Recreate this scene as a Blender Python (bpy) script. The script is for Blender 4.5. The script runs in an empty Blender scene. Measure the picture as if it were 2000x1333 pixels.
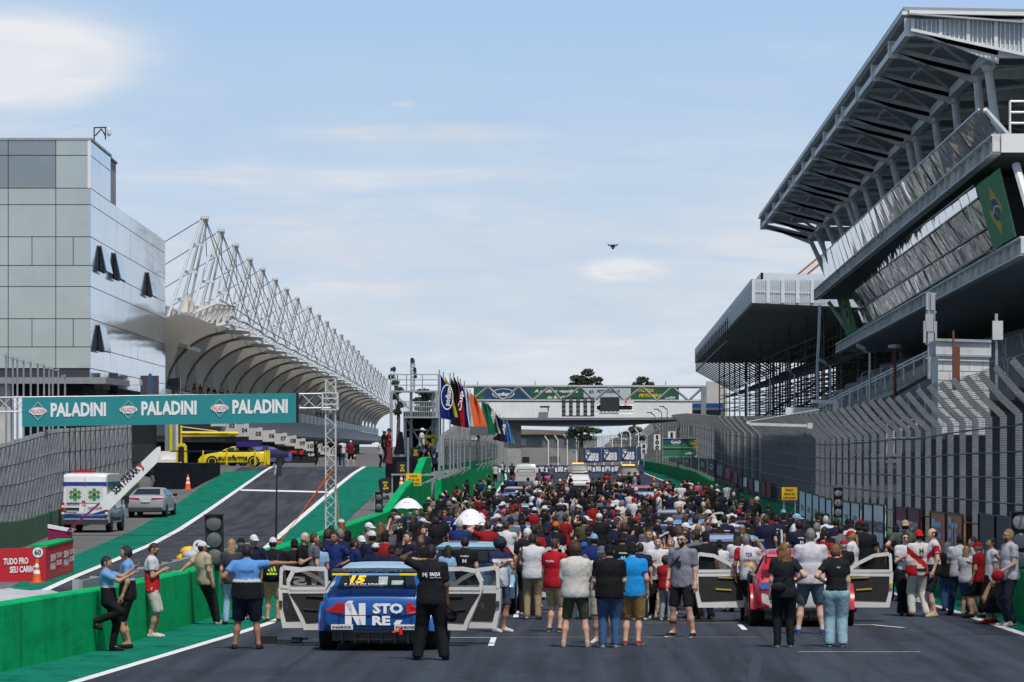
import bpy, bmesh, math, random
import numpy as np
from mathutils import Vector, Matrix, Euler
from mathutils.bvhtree import BVHTree
random.seed(7); np.random.seed(7)
SC = bpy.context.scene
COL = SC.collection
F = 9000.0; CX = 1094.0; HY = 871.0; CH = 3.4
def P(px, py, Y): return Vector(((px-CX)*Y/F, Y, CH+(HY-py)*Y/F))
def PX(px, Y): return (px-CX)*Y/F
def PZ(py, Y): return CH+(HY-py)*Y/F
def lerp(a, b, t): return a+(b-a)*t
def sstep(a, b, x):
    t = min(1, max(0, (x-a)/(b-a))); return t*t*(3-2*t)
def interp(x, pts): return float(np.interp(x, [p[0] for p in pts], [p[1] for p in pts]))

# ---------------------------------------------------------------- materials
MATS = {}
def hexc(h):
    c = [int(h[i:i+2], 16)/255 for i in (0, 2, 4)]
    return tuple(x/12.92 if x <= .04045 else ((x+.055)/1.055)**2.4 for x in c)
def mat(name, col, rough=.6, metal=0., var=.12, scale=3., bump=0., bscale=20., spec=.5, alpha=1., emit=0., stretch=None):
    """procedural surface: base colour broken up by two noises, optional bump"""
    if name in MATS: return MATS[name]
    if isinstance(col, str): col = hexc(col)
    m = bpy.data.materials.new(name); m.use_nodes = True
    nt = m.node_tree; b = nt.nodes['Principled BSDF']
    b.inputs['Roughness'].default_value = rough; b.inputs['Metallic'].default_value = metal
    b.inputs['Specular IOR Level'].default_value = spec
    c = (*col, 1)
    if var > 0 or bump > 0:
        tc = nt.nodes.new('ShaderNodeTexCoord')
        src = tc.outputs['Object']
        if stretch:
            mp = nt.nodes.new('ShaderNodeMapping'); mp.inputs['Scale'].default_value = stretch
            nt.links.new(src, mp.inputs['Vector']); src = mp.outputs['Vector']
    if var > 0:
        n = nt.nodes.new('ShaderNodeTexNoise'); n.inputs['Scale'].default_value = scale
        n.inputs['Detail'].default_value = 6; n.inputs['Roughness'].default_value = .65
        nt.links.new(src, n.inputs['Vector'])
        r = nt.nodes.new('ShaderNodeValToRGB')
        r.color_ramp.elements[0].position = .3; r.color_ramp.elements[1].position = .7
        r.color_ramp.elements[0].color = (*[x*(1-var) for x in col], 1)
        r.color_ramp.elements[1].color = (*[min(1, x*(1+var*.8)) for x in col], 1)
        nt.links.new(n.outputs['Fac'], r.inputs['Fac']); nt.links.new(r.outputs['Color'], b.inputs['Base Color'])
    else:
        b.inputs['Base Color'].default_value = c
    if bump > 0:
        n2 = nt.nodes.new('ShaderNodeTexNoise'); n2.inputs['Scale'].default_value = bscale; n2.inputs['Detail'].default_value = 4
        nt.links.new(src, n2.inputs['Vector'])
        bp = nt.nodes.new('ShaderNodeBump'); bp.inputs['Strength'].default_value = bump; bp.inputs['Distance'].default_value = .03
        nt.links.new(n2.outputs['Fac'], bp.inputs['Height']); nt.links.new(bp.outputs['Normal'], b.inputs['Normal'])
    if emit > 0:
        b.inputs['Emission Color'].default_value = c; b.inputs['Emission Strength'].default_value = emit
    if alpha < 1: b.inputs['Alpha'].default_value = alpha
    MATS[name] = m
    return m
def cloth(col, name=None):
    if isinstance(col, str): key = 'cloth_'+col; rgb = hexc(col)
    else: key = 'cloth_'+'_'.join('%d' % (x*1000) for x in col); rgb = col
    rgb = tuple(max(.004, x*.82) for x in rgb)
    return mat(key, rgb, .85, 0, .16, 9, .35, 14, .25)
def paint(col, name=None, rough=.28):
    key = 'paint_'+(col if isinstance(col, str) else '_'.join('%d' % (x*1000) for x in col))
    m = mat(key, col, rough, 0, .05, 2, 0, 1, .5)
    m.node_tree.nodes['Principled BSDF'].inputs['Coat Weight'].default_value = .5
    m.node_tree.nodes['Principled BSDF'].inputs['Coat Roughness'].default_value = .08
    return m
def mesh_alpha(name, col, sx, sz, wire, rough=.5, metal=.3):
    """woven wire netting: holes by a procedural grid in UV metres"""
    if name in MATS: return MATS[name]
    m = bpy.data.materials.new(name); m.use_nodes = True; nt = m.node_tree
    b = nt.nodes['Principled BSDF']; b.inputs['Base Color'].default_value = (*col, 1)
    b.inputs['Roughness'].default_value = rough; b.inputs['Metallic'].default_value = metal
    uv = nt.nodes.new('ShaderNodeUVMap'); sp = nt.nodes.new('ShaderNodeSeparateXYZ'); nt.links.new(uv.outputs['UV'], sp.inputs[0])
    outs = []
    for ax, per in (('X', sx), ('Y', sz)):
        mu = nt.nodes.new('ShaderNodeMath'); mu.operation = 'MULTIPLY'; mu.inputs[1].default_value = 1/per; nt.links.new(sp.outputs[ax], mu.inputs[0])
        fr = nt.nodes.new('ShaderNodeMath'); fr.operation = 'FRACT'; nt.links.new(mu.outputs[0], fr.inputs[0])
        lt = nt.nodes.new('ShaderNodeMath'); lt.operation = 'LESS_THAN'; lt.inputs[1].default_value = wire/per; nt.links.new(fr.outputs[0], lt.inputs[0])
        outs.append(lt)
    mx = nt.nodes.new('ShaderNodeMath'); mx.operation = 'MAXIMUM'; nt.links.new(outs[0].outputs[0], mx.inputs[0]); nt.links.new(outs[1].outputs[0], mx.inputs[1])
    nt.links.new(mx.outputs[0], b.inputs['Alpha'])
    MATS[name] = m
    return m

# ---------------------------------------------------------------- mesh builder
class MB:
    def __init__(s): s.v = []; s.f = []; s.m = []; s.uv = None
    def add(s, vs, fs, mi=0):
        o = len(s.v); s.v += [tuple(v) for v in vs]; s.f += [tuple(i+o for i in f) for f in fs]; s.m += [mi]*len(fs)
        return s
    def box(s, c, d, rz=0, mi=0, M=None):
        hx, hy, hz = d[0]/2, d[1]/2, d[2]/2; cz, sz = math.cos(rz), math.sin(rz)
        vs = []
        for x, y, z in ((-1,-1,-1),(1,-1,-1),(1,1,-1),(-1,1,-1),(-1,-1,1),(1,-1,1),(1,1,1),(-1,1,1)):
            X, Y, Z = x*hx, y*hy, z*hz; vs.append(Vector((c[0]+X*cz-Y*sz, c[1]+X*sz+Y*cz, c[2]+Z)))
        if M is not None: vs = [M @ v for v in vs]
        return s.add(vs, [(0,3,2,1),(4,5,6,7),(0,1,5,4),(1,2,6,5),(2,3,7,6),(3,0,4,7)], mi)
    def frame(s, p, q, up=(0,0,1)):
        p, q = Vector(p), Vector(q); d = (q-p); L = d.length or 1e-6; d = d/L
        u = Vector(up)
        if abs(d.dot(u)) > .98: u = Vector((0,1,0))
        a = d.cross(u).normalized(); b = a.cross(d).normalized()
        return p, q, d, a, b
    def bar(s, p, q, w, h=None, up=(0,0,1), mi=0):
        h = h or w; p, q, d, a, b = s.frame(p, q, up); vs = []
        for e in (p, q):
            for x, y in ((-1,-1),(1,-1),(1,1),(-1,1)): vs.append(e+a*x*w/2+b*y*h/2)
        return s.add(vs, [(0,1,2,3),(7,6,5,4),(0,4,5,1),(1,5,6,2),(2,6,7,3),(3,7,4,0)], mi)
    def tube(s, p, q, r, r2=None, n=8, mi=0, cap=True):
        r2 = r if r2 is None else r2; p, q, d, a, b = s.frame(p, q); vs = []
        for e, rr in ((p, r), (q, r2)):
            for i in range(n):
                t = 2*math.pi*i/n; vs.append(e+(a*math.cos(t)+b*math.sin(t))*rr)
        fs = [(i, (i+1) % n, n+(i+1) % n, n+i) for i in range(n)]
        if cap: fs += [tuple(range(n))[::-1], tuple(range(n, 2*n))]
        return s.add(vs, fs, mi)
    def path(s, pts, r, n=6, mi=0):
        pts = [Vector(p) for p in pts]; rs = r if isinstance(r, (list, tuple)) else [r]*len(pts); vs = []
        for k, p in enumerate(pts):
            d = pts[min(k+1, len(pts)-1)]-pts[max(k-1, 0)]
            _, _, _, a, b = s.frame((0,0,0), d)
            for i in range(n):
                t = 2*math.pi*i/n; vs.append(p+(a*math.cos(t)+b*math.sin(t))*rs[k])
        fs = []
        for k in range(len(pts)-1):
            for i in range(n): fs.append((k*n+i, k*n+(i+1) % n, (k+1)*n+(i+1) % n, (k+1)*n+i))
        fs += [tuple(range(n))[::-1], tuple(range((len(pts)-1)*n, len(pts)*n))]
        return s.add(vs, fs, mi)
    def prism(s, pts, off, mi=0):
        """polygon of 3D points extruded by vector off"""
        n = len(pts); pts = [Vector(p) for p in pts]; off = Vector(off); vs = pts+[p+off for p in pts]
        return s.add(vs, [tuple(range(n))[::-1], tuple(range(n, 2*n))]+[(i, (i+1) % n, n+(i+1) % n, n+i) for i in range(n)], mi)
    def slab(s, a, b, c, d, t, mi=0):
        a, b, c, d = map(Vector, (a, b, c, d)); nrm = (b-a).cross(d-a).normalized()*t
        return s.prism([a, b, c, d], nrm, mi)
    def grid(s, rows, mi=0, closed=False, flip=False):
        n = len(rows[0]); vs = [p for r in rows for p in r]; fs = []
        for j in range(len(rows)-1):
            for i in range(n if closed else n-1):
                f = (j*n+i, j*n+(i+1) % n, (j+1)*n+(i+1) % n, (j+1)*n+i)
                fs.append(f[::-1] if flip else f)
        return s.add(vs, fs, mi)
    def sphere(s, c, r, nu=12, nv=8, mi=0, fn=None, M=None):
        rx, ry, rz = (r, r, r) if not isinstance(r, (tuple, list)) else r
        vs = []; 
        for j in range(nv+1):
            th = math.pi*j/nv
            for i in range(nu):
                ph = 2*math.pi*i/nu
                d = Vector((math.sin(th)*math.cos(ph), math.sin(th)*math.sin(ph), math.cos(th)))
                p = Vector((d.x*rx, d.y*ry, d.z*rz))
                if fn: p = fn(p, d)
                if M is not None: p = M @ p
                vs.append(p+Vector(c))
        fs = []
        for j in range(nv):
            for i in range(nu):
                a, b2, c2, d2 = j*nu+i, j*nu+(i+1) % nu, (j+1)*nu+(i+1) % nu, (j+1)*nu+i
                if j == 0: fs.append((a, d2, c2))
                elif j == nv-1: fs.append((a, d2, b2))
                else: fs.append((a, d2, c2, b2))
        return s.add(vs, fs, mi)
    def lathe(s, c, prof, n=16, mi=0, axis='z'):
        rows = []
        for r, h in prof:
            row = []
            for i in range(n):
                t = 2*math.pi*i/n
                if axis == 'z': row.append((c[0]+r*math.cos(t), c[1]+r*math.sin(t), c[2]+h))
                elif axis == 'x': row.append((c[0]+h, c[1]+r*math.cos(t), c[2]+r*math.sin(t)))
                else: row.append((c[0]+r*math.sin(t), c[1]+h, c[2]+r*math.cos(t)))
            rows.append(row)
        s.grid(rows, mi, closed=True)
        k = len(s.v); nn = len(rows)
        s.f.append(tuple(range(k-nn*n, k-nn*n+n))[::-1]); s.m.append(mi)
        s.f.append(tuple(range(k-n, k))); s.m.append(mi)
        return s
    def join(s, o, M=None, mi=0):
        vs = o.v if M is None else [M @ Vector(v) for v in o.v]
        k = len(s.v); s.v += [tuple(v) for v in vs]; s.f += [tuple(i+k for i in f) for f in o.f]; s.m += [x+mi for x in o.m]
        return s
    def mesh(s, name, mats, smooth=None, M=None):
        vs = s.v if M is None else [tuple(M @ Vector(v)) for v in s.v]
        me = bpy.data.meshes.new(name); me.from_pydata(vs, [], s.f)
        for m in (mats if isinstance(mats, (list, tuple)) else [mats]): me.materials.append(m)
        if any(s.m): me.polygons.foreach_set('material_index', s.m)
        if s.uv is not None:
            l = me.uv_layers.new(name='UVMap')
            for p in me.polygons:
                for li, vi in zip(p.loop_indices, p.vertices): l.data[li].uv = s.uv[vi]
        if smooth is not None:
            me.polygons.foreach_set('use_smooth', [True]*len(me.polygons))
            if smooth < 3: me.set_sharp_from_angle(angle=smooth)
        me.validate(); me.update()
        return me
    def build(s, name, mats, parent=None, smooth=None, local=False):
        M = None
        if parent is not None and not local: M = WM[parent.name].inverted()
        me = s.mesh(name, mats, smooth, M)
        return link(name, me, parent)
    def single(s, name, mats, label, cat, group=None, kind=None, smooth=None):
        """a top-level thing that is one mesh, origin at its base"""
        a = np.array(s.v); c = a.mean(0); c[2] = a[:, 2].min(); M = Matrix.Translation(c)
        me = s.mesh(name, mats, smooth, M.inverted())
        o = link(name, me, None); o.location = c; WM[o.name] = M
        tag(o, label, cat, group, kind)
        return o
WM = {}
def link(name, me, parent=None):
    o = bpy.data.objects.new(name, me); COL.objects.link(o)
    if parent is not None: o.parent = parent; WM[o.name] = WM[parent.name]
    else: WM[o.name] = Matrix.Identity(4)
    return o
USED = {}
def tag(o, label=None, cat=None, group=None, kind=None):
    if label: o['label'] = label
    if cat: o['category'] = cat
    if group: o['group'] = group
    if kind: o['kind'] = kind
    return o
def thing(name, label, cat, loc=(0,0,0), rz=0, group=None, rot=None):
    o = bpy.data.objects.new(name, None); COL.objects.link(o); o.empty_display_size = .2
    o.location = loc; o.rotation_euler = rot or (0, 0, rz)
    WM[o.name] = Matrix.Translation(loc) @ Euler(o.rotation_euler).to_matrix().to_4x4()
    return tag(o, label, cat, group)
def struct(mb, name, mats, smooth=None):
    o = mb.build(name, mats, None, smooth); o['kind'] = 'structure'; return o
def dup(o, parent=None, loc=None, rz=None, label=None):
    c = o.copy(); COL.objects.link(c)
    if parent is not None: c.parent = parent
    if loc is not None: c.location = loc
    if rz is not None: c.rotation_euler = (0, 0, rz)
    if label: c['label'] = label
    WM[c.name] = Matrix.Translation(c.location) @ Euler(c.rotation_euler).to_matrix().to_4x4()
    for ch in list(o.children): dup(ch, c)
    return c

# ---------------------------------------------------------------- lettering
TCACHE = {}
def text_mb(s, bold=.02, shear=0., extr=0., spacing=1.):
    """text as flat triangles, height of capitals = 1, left bottom at 0; returns (MB, width)"""
    key = (s, bold, shear, extr, spacing)
    if key in TCACHE: return TCACHE[key]
    c = bpy.data.curves.new('t', 'FONT'); c.body = s; c.size = 1.; c.offset = bold; c.shear = shear; c.resolution_u = 2; c.extrude = extr; c.space_character = spacing
    o = bpy.data.objects.new('t', c); COL.objects.link(o)
    dg = bpy.context.evaluated_depsgraph_get(); me = bpy.data.meshes.new_from_object(o.evaluated_get(dg))
    b = MB(); k = 1/.73
    b.v = [(v.co.x*k, v.co.y*k, v.co.z*k) for v in me.vertices]; b.f = [tuple(p.vertices) for p in me.polygons]; b.m = [0]*len(b.f)
    bpy.data.objects.remove(o); bpy.data.curves.remove(c); bpy.data.meshes.remove(me)
    xs = [v[0] for v in b.v] or [0]; x0 = min(xs); w = max(xs)-x0
    b.v = [(v[0]-x0, v[1], v[2]) for v in b.v]
    TCACHE[key] = (b, w)
    return TCACHE[key]
def put_text(mb, s, origin, u, v, h, width=None, align='c', mi=0, off=.006, bold=.02, shear=0., depth=0., spacing=1.):
    """write s on the plane (origin,u,v); u = reading direction, v = up; thin raised letters"""
    t, w = text_mb(s, bold, shear, 0, spacing)
    if not t.v: return mb
    u, v = Vector(u).normalized(), Vector(v).normalized(); n = u.cross(v).normalized()
    sx = (width/w) if width else h
    W = w*sx; x0 = {'c': -W/2, 'l': 0, 'r': -W}[align]
    o = Vector(origin)
    vs = [o+u*(x0+p[0]*sx)+v*(p[1]*h)+n*off for p in t.v]
    mb.add(vs, t.f, mi)
    return mb
# ---------------------------------------------------------------- camera, sky, sun
cam = bpy.data.cameras.new('camera'); camo = bpy.data.objects.new('camera', cam); COL.objects.link(camo)
camo.location = (0, 0, CH); camo.rotation_euler = (math.pi/2, 0, 0)
cam.sensor_width = 36; cam.lens = 36*F/2000; cam.clip_end = 9000; cam.clip_start = 1
cam.shift_x = -(CX-1000)/2000; cam.shift_y = (HY-666.5)/2000
SC.camera = camo
SC.view_settings.view_transform = 'Standard'; SC.view_settings.look = 'None'; SC.view_settings.exposure = 0; SC.view_settings.gamma = 1
SUN_EL, SUN_AZ = math.radians(60), math.radians(161)      # azimuth clockwise from +Y (view direction): right and behind the camera
sd = Vector((math.sin(SUN_AZ)*math.cos(SUN_EL), math.cos(SUN_AZ)*math.cos(SUN_EL), math.sin(SUN_EL)))
sl = bpy.data.lights.new('sun', 'SUN'); sl.energy = 3.6; sl.angle = math.radians(.6); sl.color = (1, .95, .88)
so = bpy.data.objects.new('sun', sl); COL.objects.link(so); so.rotation_euler = sd.to_track_quat('Z', 'Y').to_euler(); so.location = (60, -60, 120)
w = bpy.data.worlds.new('World'); SC.world = w; w.use_nodes = True
nt = w.node_tree; nt.nodes.clear()
def N(t, **k):
    n = nt.nodes.new(t)
    for a, b in k.items(): setattr(n, a, b)
    return n
def L(a, b): nt.links.new(a, b)
def math2(op, a, b=None, clamp=False):
    n = N('ShaderNodeMath', operation=op); n.use_clamp = clamp
    for i, x in enumerate((a, b)):
        if x is None: continue
        if isinstance(x, (int, float)): n.inputs[i].default_value = x
        else: L(x, n.inputs[i])
    return n.outputs[0]
out = N('ShaderNodeOutputWorld')
sky = N('ShaderNodeTexSky', sky_type='NISHITA', sun_disc=False); sky.sun_elevation = SUN_EL; sky.sun_rotation = SUN_AZ
sky.air_density = 1.2; sky.dust_density = 2.2; sky.ozone_density = 1.6
bg1 = N('ShaderNodeBackground'); bg1.inputs[1].default_value = .085; L(sky.outputs[0], bg1.inputs[0])
tc = N('ShaderNodeTexCoord'); sp = N('ShaderNodeSeparateXYZ'); L(tc.outputs['Generated'], sp.inputs[0])
X, Y, Z = sp.outputs
az = math2('DIVIDE', X, math2('ADD', math2('ABSOLUTE', Y), .25))      # -0.1 .. 0.1 across the view
az = math2('MULTIPLY', az, 1.25)
# clear-sky colour of the lowest twelve degrees: pale and milky at the horizon, light blue above
ramp = N('ShaderNodeValToRGB'); L(math2('MULTIPLY', Z, 8.), ramp.inputs[0])
cr = ramp.color_ramp
cols = [(0, (.60, .69, .79)), (.16, (.59, .685, .80)), (.38, (.54, .66, .815)), (.60, (.435, .61, .83)), (.78, (.40, .58, .825)), (1, (.30, .50, .78))]
cr.elements[0].position = 0; cr.elements[0].color = (*cols[0][1], 1); cr.elements[1].position = 1; cr.elements[1].color = (*cols[-1][1], 1)
for p, c in cols[1:-1]:
    e = cr.elements.new(p); e.color = (*c, 1)
def noise(sx, sz, scale, detail, off, rough=.55, dist=0.):
    cb = N('ShaderNodeCombineXYZ'); L(math2('MULTIPLY', az, sx), cb.inputs[0]); L(math2('MULTIPLY', Z, sz), cb.inputs[1]); cb.inputs[2].default_value = off
    n = N('ShaderNodeTexNoise'); n.inputs['Scale'].default_value = scale; n.inputs['Detail'].default_value = detail; n.inputs['Roughness'].default_value = rough; n.inputs['Distortion'].default_value = dist
    L(cb.outputs[0], n.inputs['Vector']); return n.outputs['Fac']
def blob(px, py, rx, ry):
    cx_ = (px-CX)/F; cz_ = (HY-py)/F
    a = math2('DIVIDE', math2('SUBTRACT', az, cx_), rx/F); b = math2('DIVIDE', math2('SUBTRACT', Z, cz_), ry/F)
    r = math2('ADD', math2('MULTIPLY', a, a), math2('MULTIPLY', b, b))
    return math2('POWER', 2.718, math2('MULTIPLY', r, -1.))
n1 = noise(30, 190, 1., 8, 1.3, .6, .4); n2 = noise(14, 60, 1., 7, 7.7, .6, .3); n3 = noise(90, 300, 1., 6, 4.1, .6)
def sat(x): return math2('MULTIPLY', x, 1., True)
def ms(a, k, b): return math2('ADD', math2('MULTIPLY', a, k), b)
streak = sat(ms(n1, 3.2, -1.45)); puff = sat(ms(n2, 3.6, -1.55))
# a high blue zone upper right keeps clear, the milky band sits below y=320 px
band = math2('MULTIPLY', sat(ms(Z, -40., 2.75)), sat(ms(n1, 3.6, -1.3)))
band = math2('MULTIPLY', band, .95)
c1 = math2('MULTIPLY', sat(math2('MULTIPLY', blob(40, 128, 175, 72), 2.8)), sat(ms(n2, 2.4, -.40)))
c1b = math2('MULTIPLY', blob(60, 255, 190, 26), sat(ms(n1, 3., -.8)))
c2 = math2('MULTIPLY', sat(math2('MULTIPLY', blob(800, 262, 230, 19), 1.4)), sat(ms(n1, 3., -.7)))
c3 = math2('MULTIPLY', sat(math2('MULTIPLY', blob(1218, 528, 58, 17), 3.)), sat(ms(n3, 2.6, -.45)))
c4 = math2('MULTIPLY', sat(math2('MULTIPLY', blob(640, 345, 520, 26), 1.4)), sat(ms(n1, 2.6, -.7)))
c5 = math2('MULTIPLY', sat(math2('MULTIPLY', blob(790, 206, 24, 6), 1.)), sat(ms(n3, 3., -.9)))
c6 = math2('MULTIPLY', math2('MULTIPLY', blob(1650, 100, 220, 40), .22), sat(ms(n1, 3., -.9)))
wide = math2('MULTIPLY', sat(ms(n1, 2.6, -.85)), math2('MULTIPLY', sat(ms(Z, -22., 2.0)), .62))
s = c1
for c in (c1b, c2, c3, math2('MULTIPLY', c4, .9), c5, c6, band, wide): s = math2('MAXIMUM', s, c)
fac = math2('MULTIPLY', s, .92, True)
cloudc = N('ShaderNodeValToRGB'); L(n2, cloudc.inputs[0])
cloudc.color_ramp.elements[0].color = (.63, .69, .78, 1); cloudc.color_ramp.elements[0].position = .35
cloudc.color_ramp.elements[1].color = (.80, .81, .85, 1); cloudc.color_ramp.elements[1].position = .65
mix = N('ShaderNodeMix', data_type='RGBA'); L(fac, mix.inputs['Factor']); L(ramp.outputs[0], mix.inputs['A']); L(cloudc.outputs[0], mix.inputs['B'])
mix2 = N('ShaderNodeMix', data_type='RGBA'); L(math2('MULTIPLY', math2('MAXIMUM', c1, c3), .6, True), mix2.inputs['Factor']); L(mix.outputs['Result'], mix2.inputs['A']); mix2.inputs['B'].default_value = (.87,.86,.88,1)
bg2 = N('ShaderNodeBackground'); bg2.inputs[1].default_value = 1.; L(mix2.outputs['Result'], bg2.inputs[0])
hi = math2('MULTIPLY', math2('SUBTRACT', Z, .115), 6., True)
mxs = N('ShaderNodeMixShader'); L(hi, mxs.inputs[0]); L(bg2.outputs[0], mxs.inputs[1]); L(bg1.outputs[0], mxs.inputs[2]); L(mxs.outputs[0], out.inputs[0])

# ---------------------------------------------------------------- ground
WL = [(40,-10.2),(60,-9.2),(69,-8.4),(78,-7.5),(89,-6.96),(110,-6.5),(160,-6.3),(226,-6.2),(237,-6.2),(346,-5.6),(480,-6.6),(650,-9),(800,-16),(1200,-60)]
WR = [(40,9.2),(89,9.0),(107,9.0),(158,8.9),(257,9.3),(330,10.4),(397,11.6),(480,12.2),(560,12.4),(640,11.9),(720,9.5),(800,5),(900,-10)]
def wl(y): return interp(y, WL)
def wr(y): return interp(y, WR)
def prof(y): return -.3*sstep(140,170,y)*(1-sstep(205,225,y)) + lerp(-.3, 2.0, sstep(207,304,y))*(1 if y >= 225 else sstep(205,225,y))
def dip(y): return -.42*sstep(92,150,y)*(1-sstep(190,345,y))
def terr(x, y):
    d = wl(y)-x; q = dip(y)
    if d <= .3: return q
    return lerp(q, prof(y), sstep(.3, 2.6, d))
def G(px, py, off=0.):
    """ground point seen at a pixel"""
    lo = None
    y = 55.
    prev = 55.
    while y < 1500:
        r = P(px, py, y)
        if r.z <= terr(r.x, y)+off:
            a, b = prev, y
            for _ in range(30):
                m_ = (a+b)/2; r = P(px, py, m_)
                if r.z <= terr(r.x, m_)+off: b = m_
                else: a = m_
            r = P(px, py, b); r.z = terr(r.x, b)+off; return r
        prev = y; y += 1.
    return P(px, py, 1500)
def streak_mat(m, stretch, scale, lo, p0=.35, p1=.5):
    nt = m.node_tree; b = nt.nodes['Principled BSDF']; tc = nt.nodes.new('ShaderNodeTexCoord'); mp = nt.nodes.new('ShaderNodeMapping'); mp.inputs['Scale'].default_value = stretch; nt.links.new(tc.outputs['Object'], mp.inputs[0])
    n = nt.nodes.new('ShaderNodeTexNoise'); n.inputs['Scale'].default_value = scale; n.inputs['Detail'].default_value = 7; n.inputs['Roughness'].default_value = .7; nt.links.new(mp.outputs[0], n.inputs['Vector'])
    r = nt.nodes.new('ShaderNodeValToRGB'); r.color_ramp.elements[0].position = p0; r.color_ramp.elements[0].color = (lo,lo,lo,1); r.color_ramp.elements[1].position = p1; nt.links.new(n.outputs['Fac'], r.inputs[0])
    mx = nt.nodes.new('ShaderNodeMix'); mx.data_type = 'RGBA'; mx.blend_type = 'MULTIPLY'; mx.inputs['Factor'].default_value = 1
    nt.links.new(b.inputs['Base Color'].links[0].from_socket, mx.inputs['A']); nt.links.new(r.outputs[0], mx.inputs['B']); nt.links.new(mx.outputs['Result'], b.inputs['Base Color'])
def ymarks(a, b, st): return [a+i*st for i in range(int((b-a)/st)+1)]
def strip(mb, left, right, ys, off, nx=1, mi=0):
    rows = []
    for y in ys:
        a, b = left(y), right(y); rows.append([(lerp(a,b,i/nx), y, terr(lerp(a,b,i/nx), y)+off) for i in range(nx+1)])
    mb.grid(rows, mi)
xs = [-3500,-1500,-700,-300,-160,-100,-70,-50]+[-40+i for i in range(40)]+[0,4,8,12,16,24,40,80,160,300,700,1500,3500]
ys = [-300,-100,0,30,50]+[60+4*i for i in range(86)]+[420,460,520,600,700,850,1000,1400,2000,3500,6000]
g = MB(); g.grid([[(x, y, terr(x, y)) for x in xs] for y in ys])
dirt = mat('concrete_ground', (.115,.115,.118), .95, 0, .3, .35, .3, 8)
struct(g, 'ground', dirt, 3.2)

def asphalt(name, base, stretch):
    m = mat(name, base, .82, 0, .13, .6, .5, 60, .35)
    nt = m.node_tree; b = nt.nodes['Principled BSDF']
    # rubber streaks along the driving direction + fine grain
    tc = nt.nodes.new('ShaderNodeTexCoord'); mp = nt.nodes.new('ShaderNodeMapping'); mp.inputs['Scale'].default_value = stretch
    nt.links.new(tc.outputs['Object'], mp.inputs[0])
    n = nt.nodes.new('ShaderNodeTexNoise'); n.inputs['Scale'].default_value = 1.; n.inputs['Detail'].default_value = 5; nt.links.new(mp.outputs[0], n.inputs['Vector'])
    r = nt.nodes.new('ShaderNodeValToRGB'); r.color_ramp.elements[0].position = .36; r.color_ramp.elements[0].color = (.52,.52,.54,1); r.color_ramp.elements[1].position = .62; r.color_ramp.elements[1].color = (1.06,1.06,1.08,1)
    nt.links.new(n.outputs['Fac'], r.inputs[0])
    n4 = nt.nodes.new('ShaderNodeTexNoise'); n4.inputs['Scale'].default_value = 45; n4.inputs['Detail'].default_value = 2; nt.links.new(tc.outputs['Object'], n4.inputs['Vector'])
    r4 = nt.nodes.new('ShaderNodeValToRGB'); r4.color_ramp.elements[0].color = (.55,.55,.55,1); r4.color_ramp.elements[1].color = (1.45,1.45,1.45,1); nt.links.new(n4.outputs['Fac'], r4.inputs[0])
    old = b.inputs['Base Color'].links[0].from_socket
    for rr in (r, r4):
        mx = nt.nodes.new('ShaderNodeMix'); mx.data_type = 'RGBA'; mx.blend_type = 'MULTIPLY'; mx.inputs['Factor'].default_value = 1
        nt.links.new(old, mx.inputs['A']); nt.links.new(rr.outputs[0], mx.inputs['B']); old = mx.outputs['Result']
    nt.links.new(old, b.inputs['Base Color'])
    return m
ASPH = asphalt('track_asphalt', (.037,.047,.067), (2.2,.05,1)); ASPH2 = asphalt('pit_asphalt', (.050,.054,.064), (1.8,.09,1))
GREEN = mat('green_paint_ground', (.005,.165,.108), .9, 0, .24, 1.2, .3, 40, .1)
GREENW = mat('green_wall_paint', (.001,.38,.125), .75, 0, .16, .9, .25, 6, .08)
GREENS = mat('green_wall_paint_shaded_side', (.002,.27,.088), .75, 0, .18, .9, .25, 6, .08)  # same wall green, with the shade of the right wall put into the colour
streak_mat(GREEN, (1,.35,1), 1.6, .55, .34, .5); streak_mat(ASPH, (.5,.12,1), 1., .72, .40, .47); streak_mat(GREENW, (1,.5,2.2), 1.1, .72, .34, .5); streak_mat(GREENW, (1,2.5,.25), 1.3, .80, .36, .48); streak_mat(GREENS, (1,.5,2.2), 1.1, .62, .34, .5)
WHITE = mat('white_road_paint', (.72,.72,.72), .7, 0, .14, 4)
YELLOW = mat('yellow_road_paint', (.45,.36,.10), .75, 0, .3, 6)
LLINE = [(40,-9.2),(60,-7.4),(66,-6.98),(87,-5.6),(110,-4.95),(160,-4.8),(240,-4.9),(346,-4.7),(480,-5.6),(650,-8),(800,-15)]
RLINE = [(40,8.9),(70,8.6),(83,8.35),(96,8.06),(102,7.9),(160,7.6),(257,7.7),(330,8.6),(437,10.),(577,10.45),(650,9.9),(720,7.4),(800,2.5)]
ll = lambda y: interp(y, LLINE); rl = lambda y: interp(y, RLINE)
ty = [45]+ymarks(48, 400, 4)+ymarks(420, 800, 10)
t = MB(); strip(t, lambda y: wr(y)+.36, lambda y: 60, ty, .005, 3); struct(t, 'stand_shade_sheet', mat('painted_stand_shade', (.035,.036,.038), .95, 0, .3, .5))  # dark sheet: the stand's shadow behind the fence put into the ground colour
t = MB(); strip(t, ll, rl, ty, .006, 6); struct(t, 'racetrack', ASPH)
t = MB(); strip(t, lambda y: wl(y)-.02, ll, ty, .005); strip(t, rl, lambda y: wr(y)+.02, ty, .005); struct(t, 'green_verge', GREEN)
t = MB(); strip(t, lambda y: ll(y)-.08, lambda y: ll(y)+.10, ty, .012); strip(t, lambda y: rl(y)-.10, lambda y: rl(y)+.08, ty, .012); struct(t, 'white_edge_line', WHITE)
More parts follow.
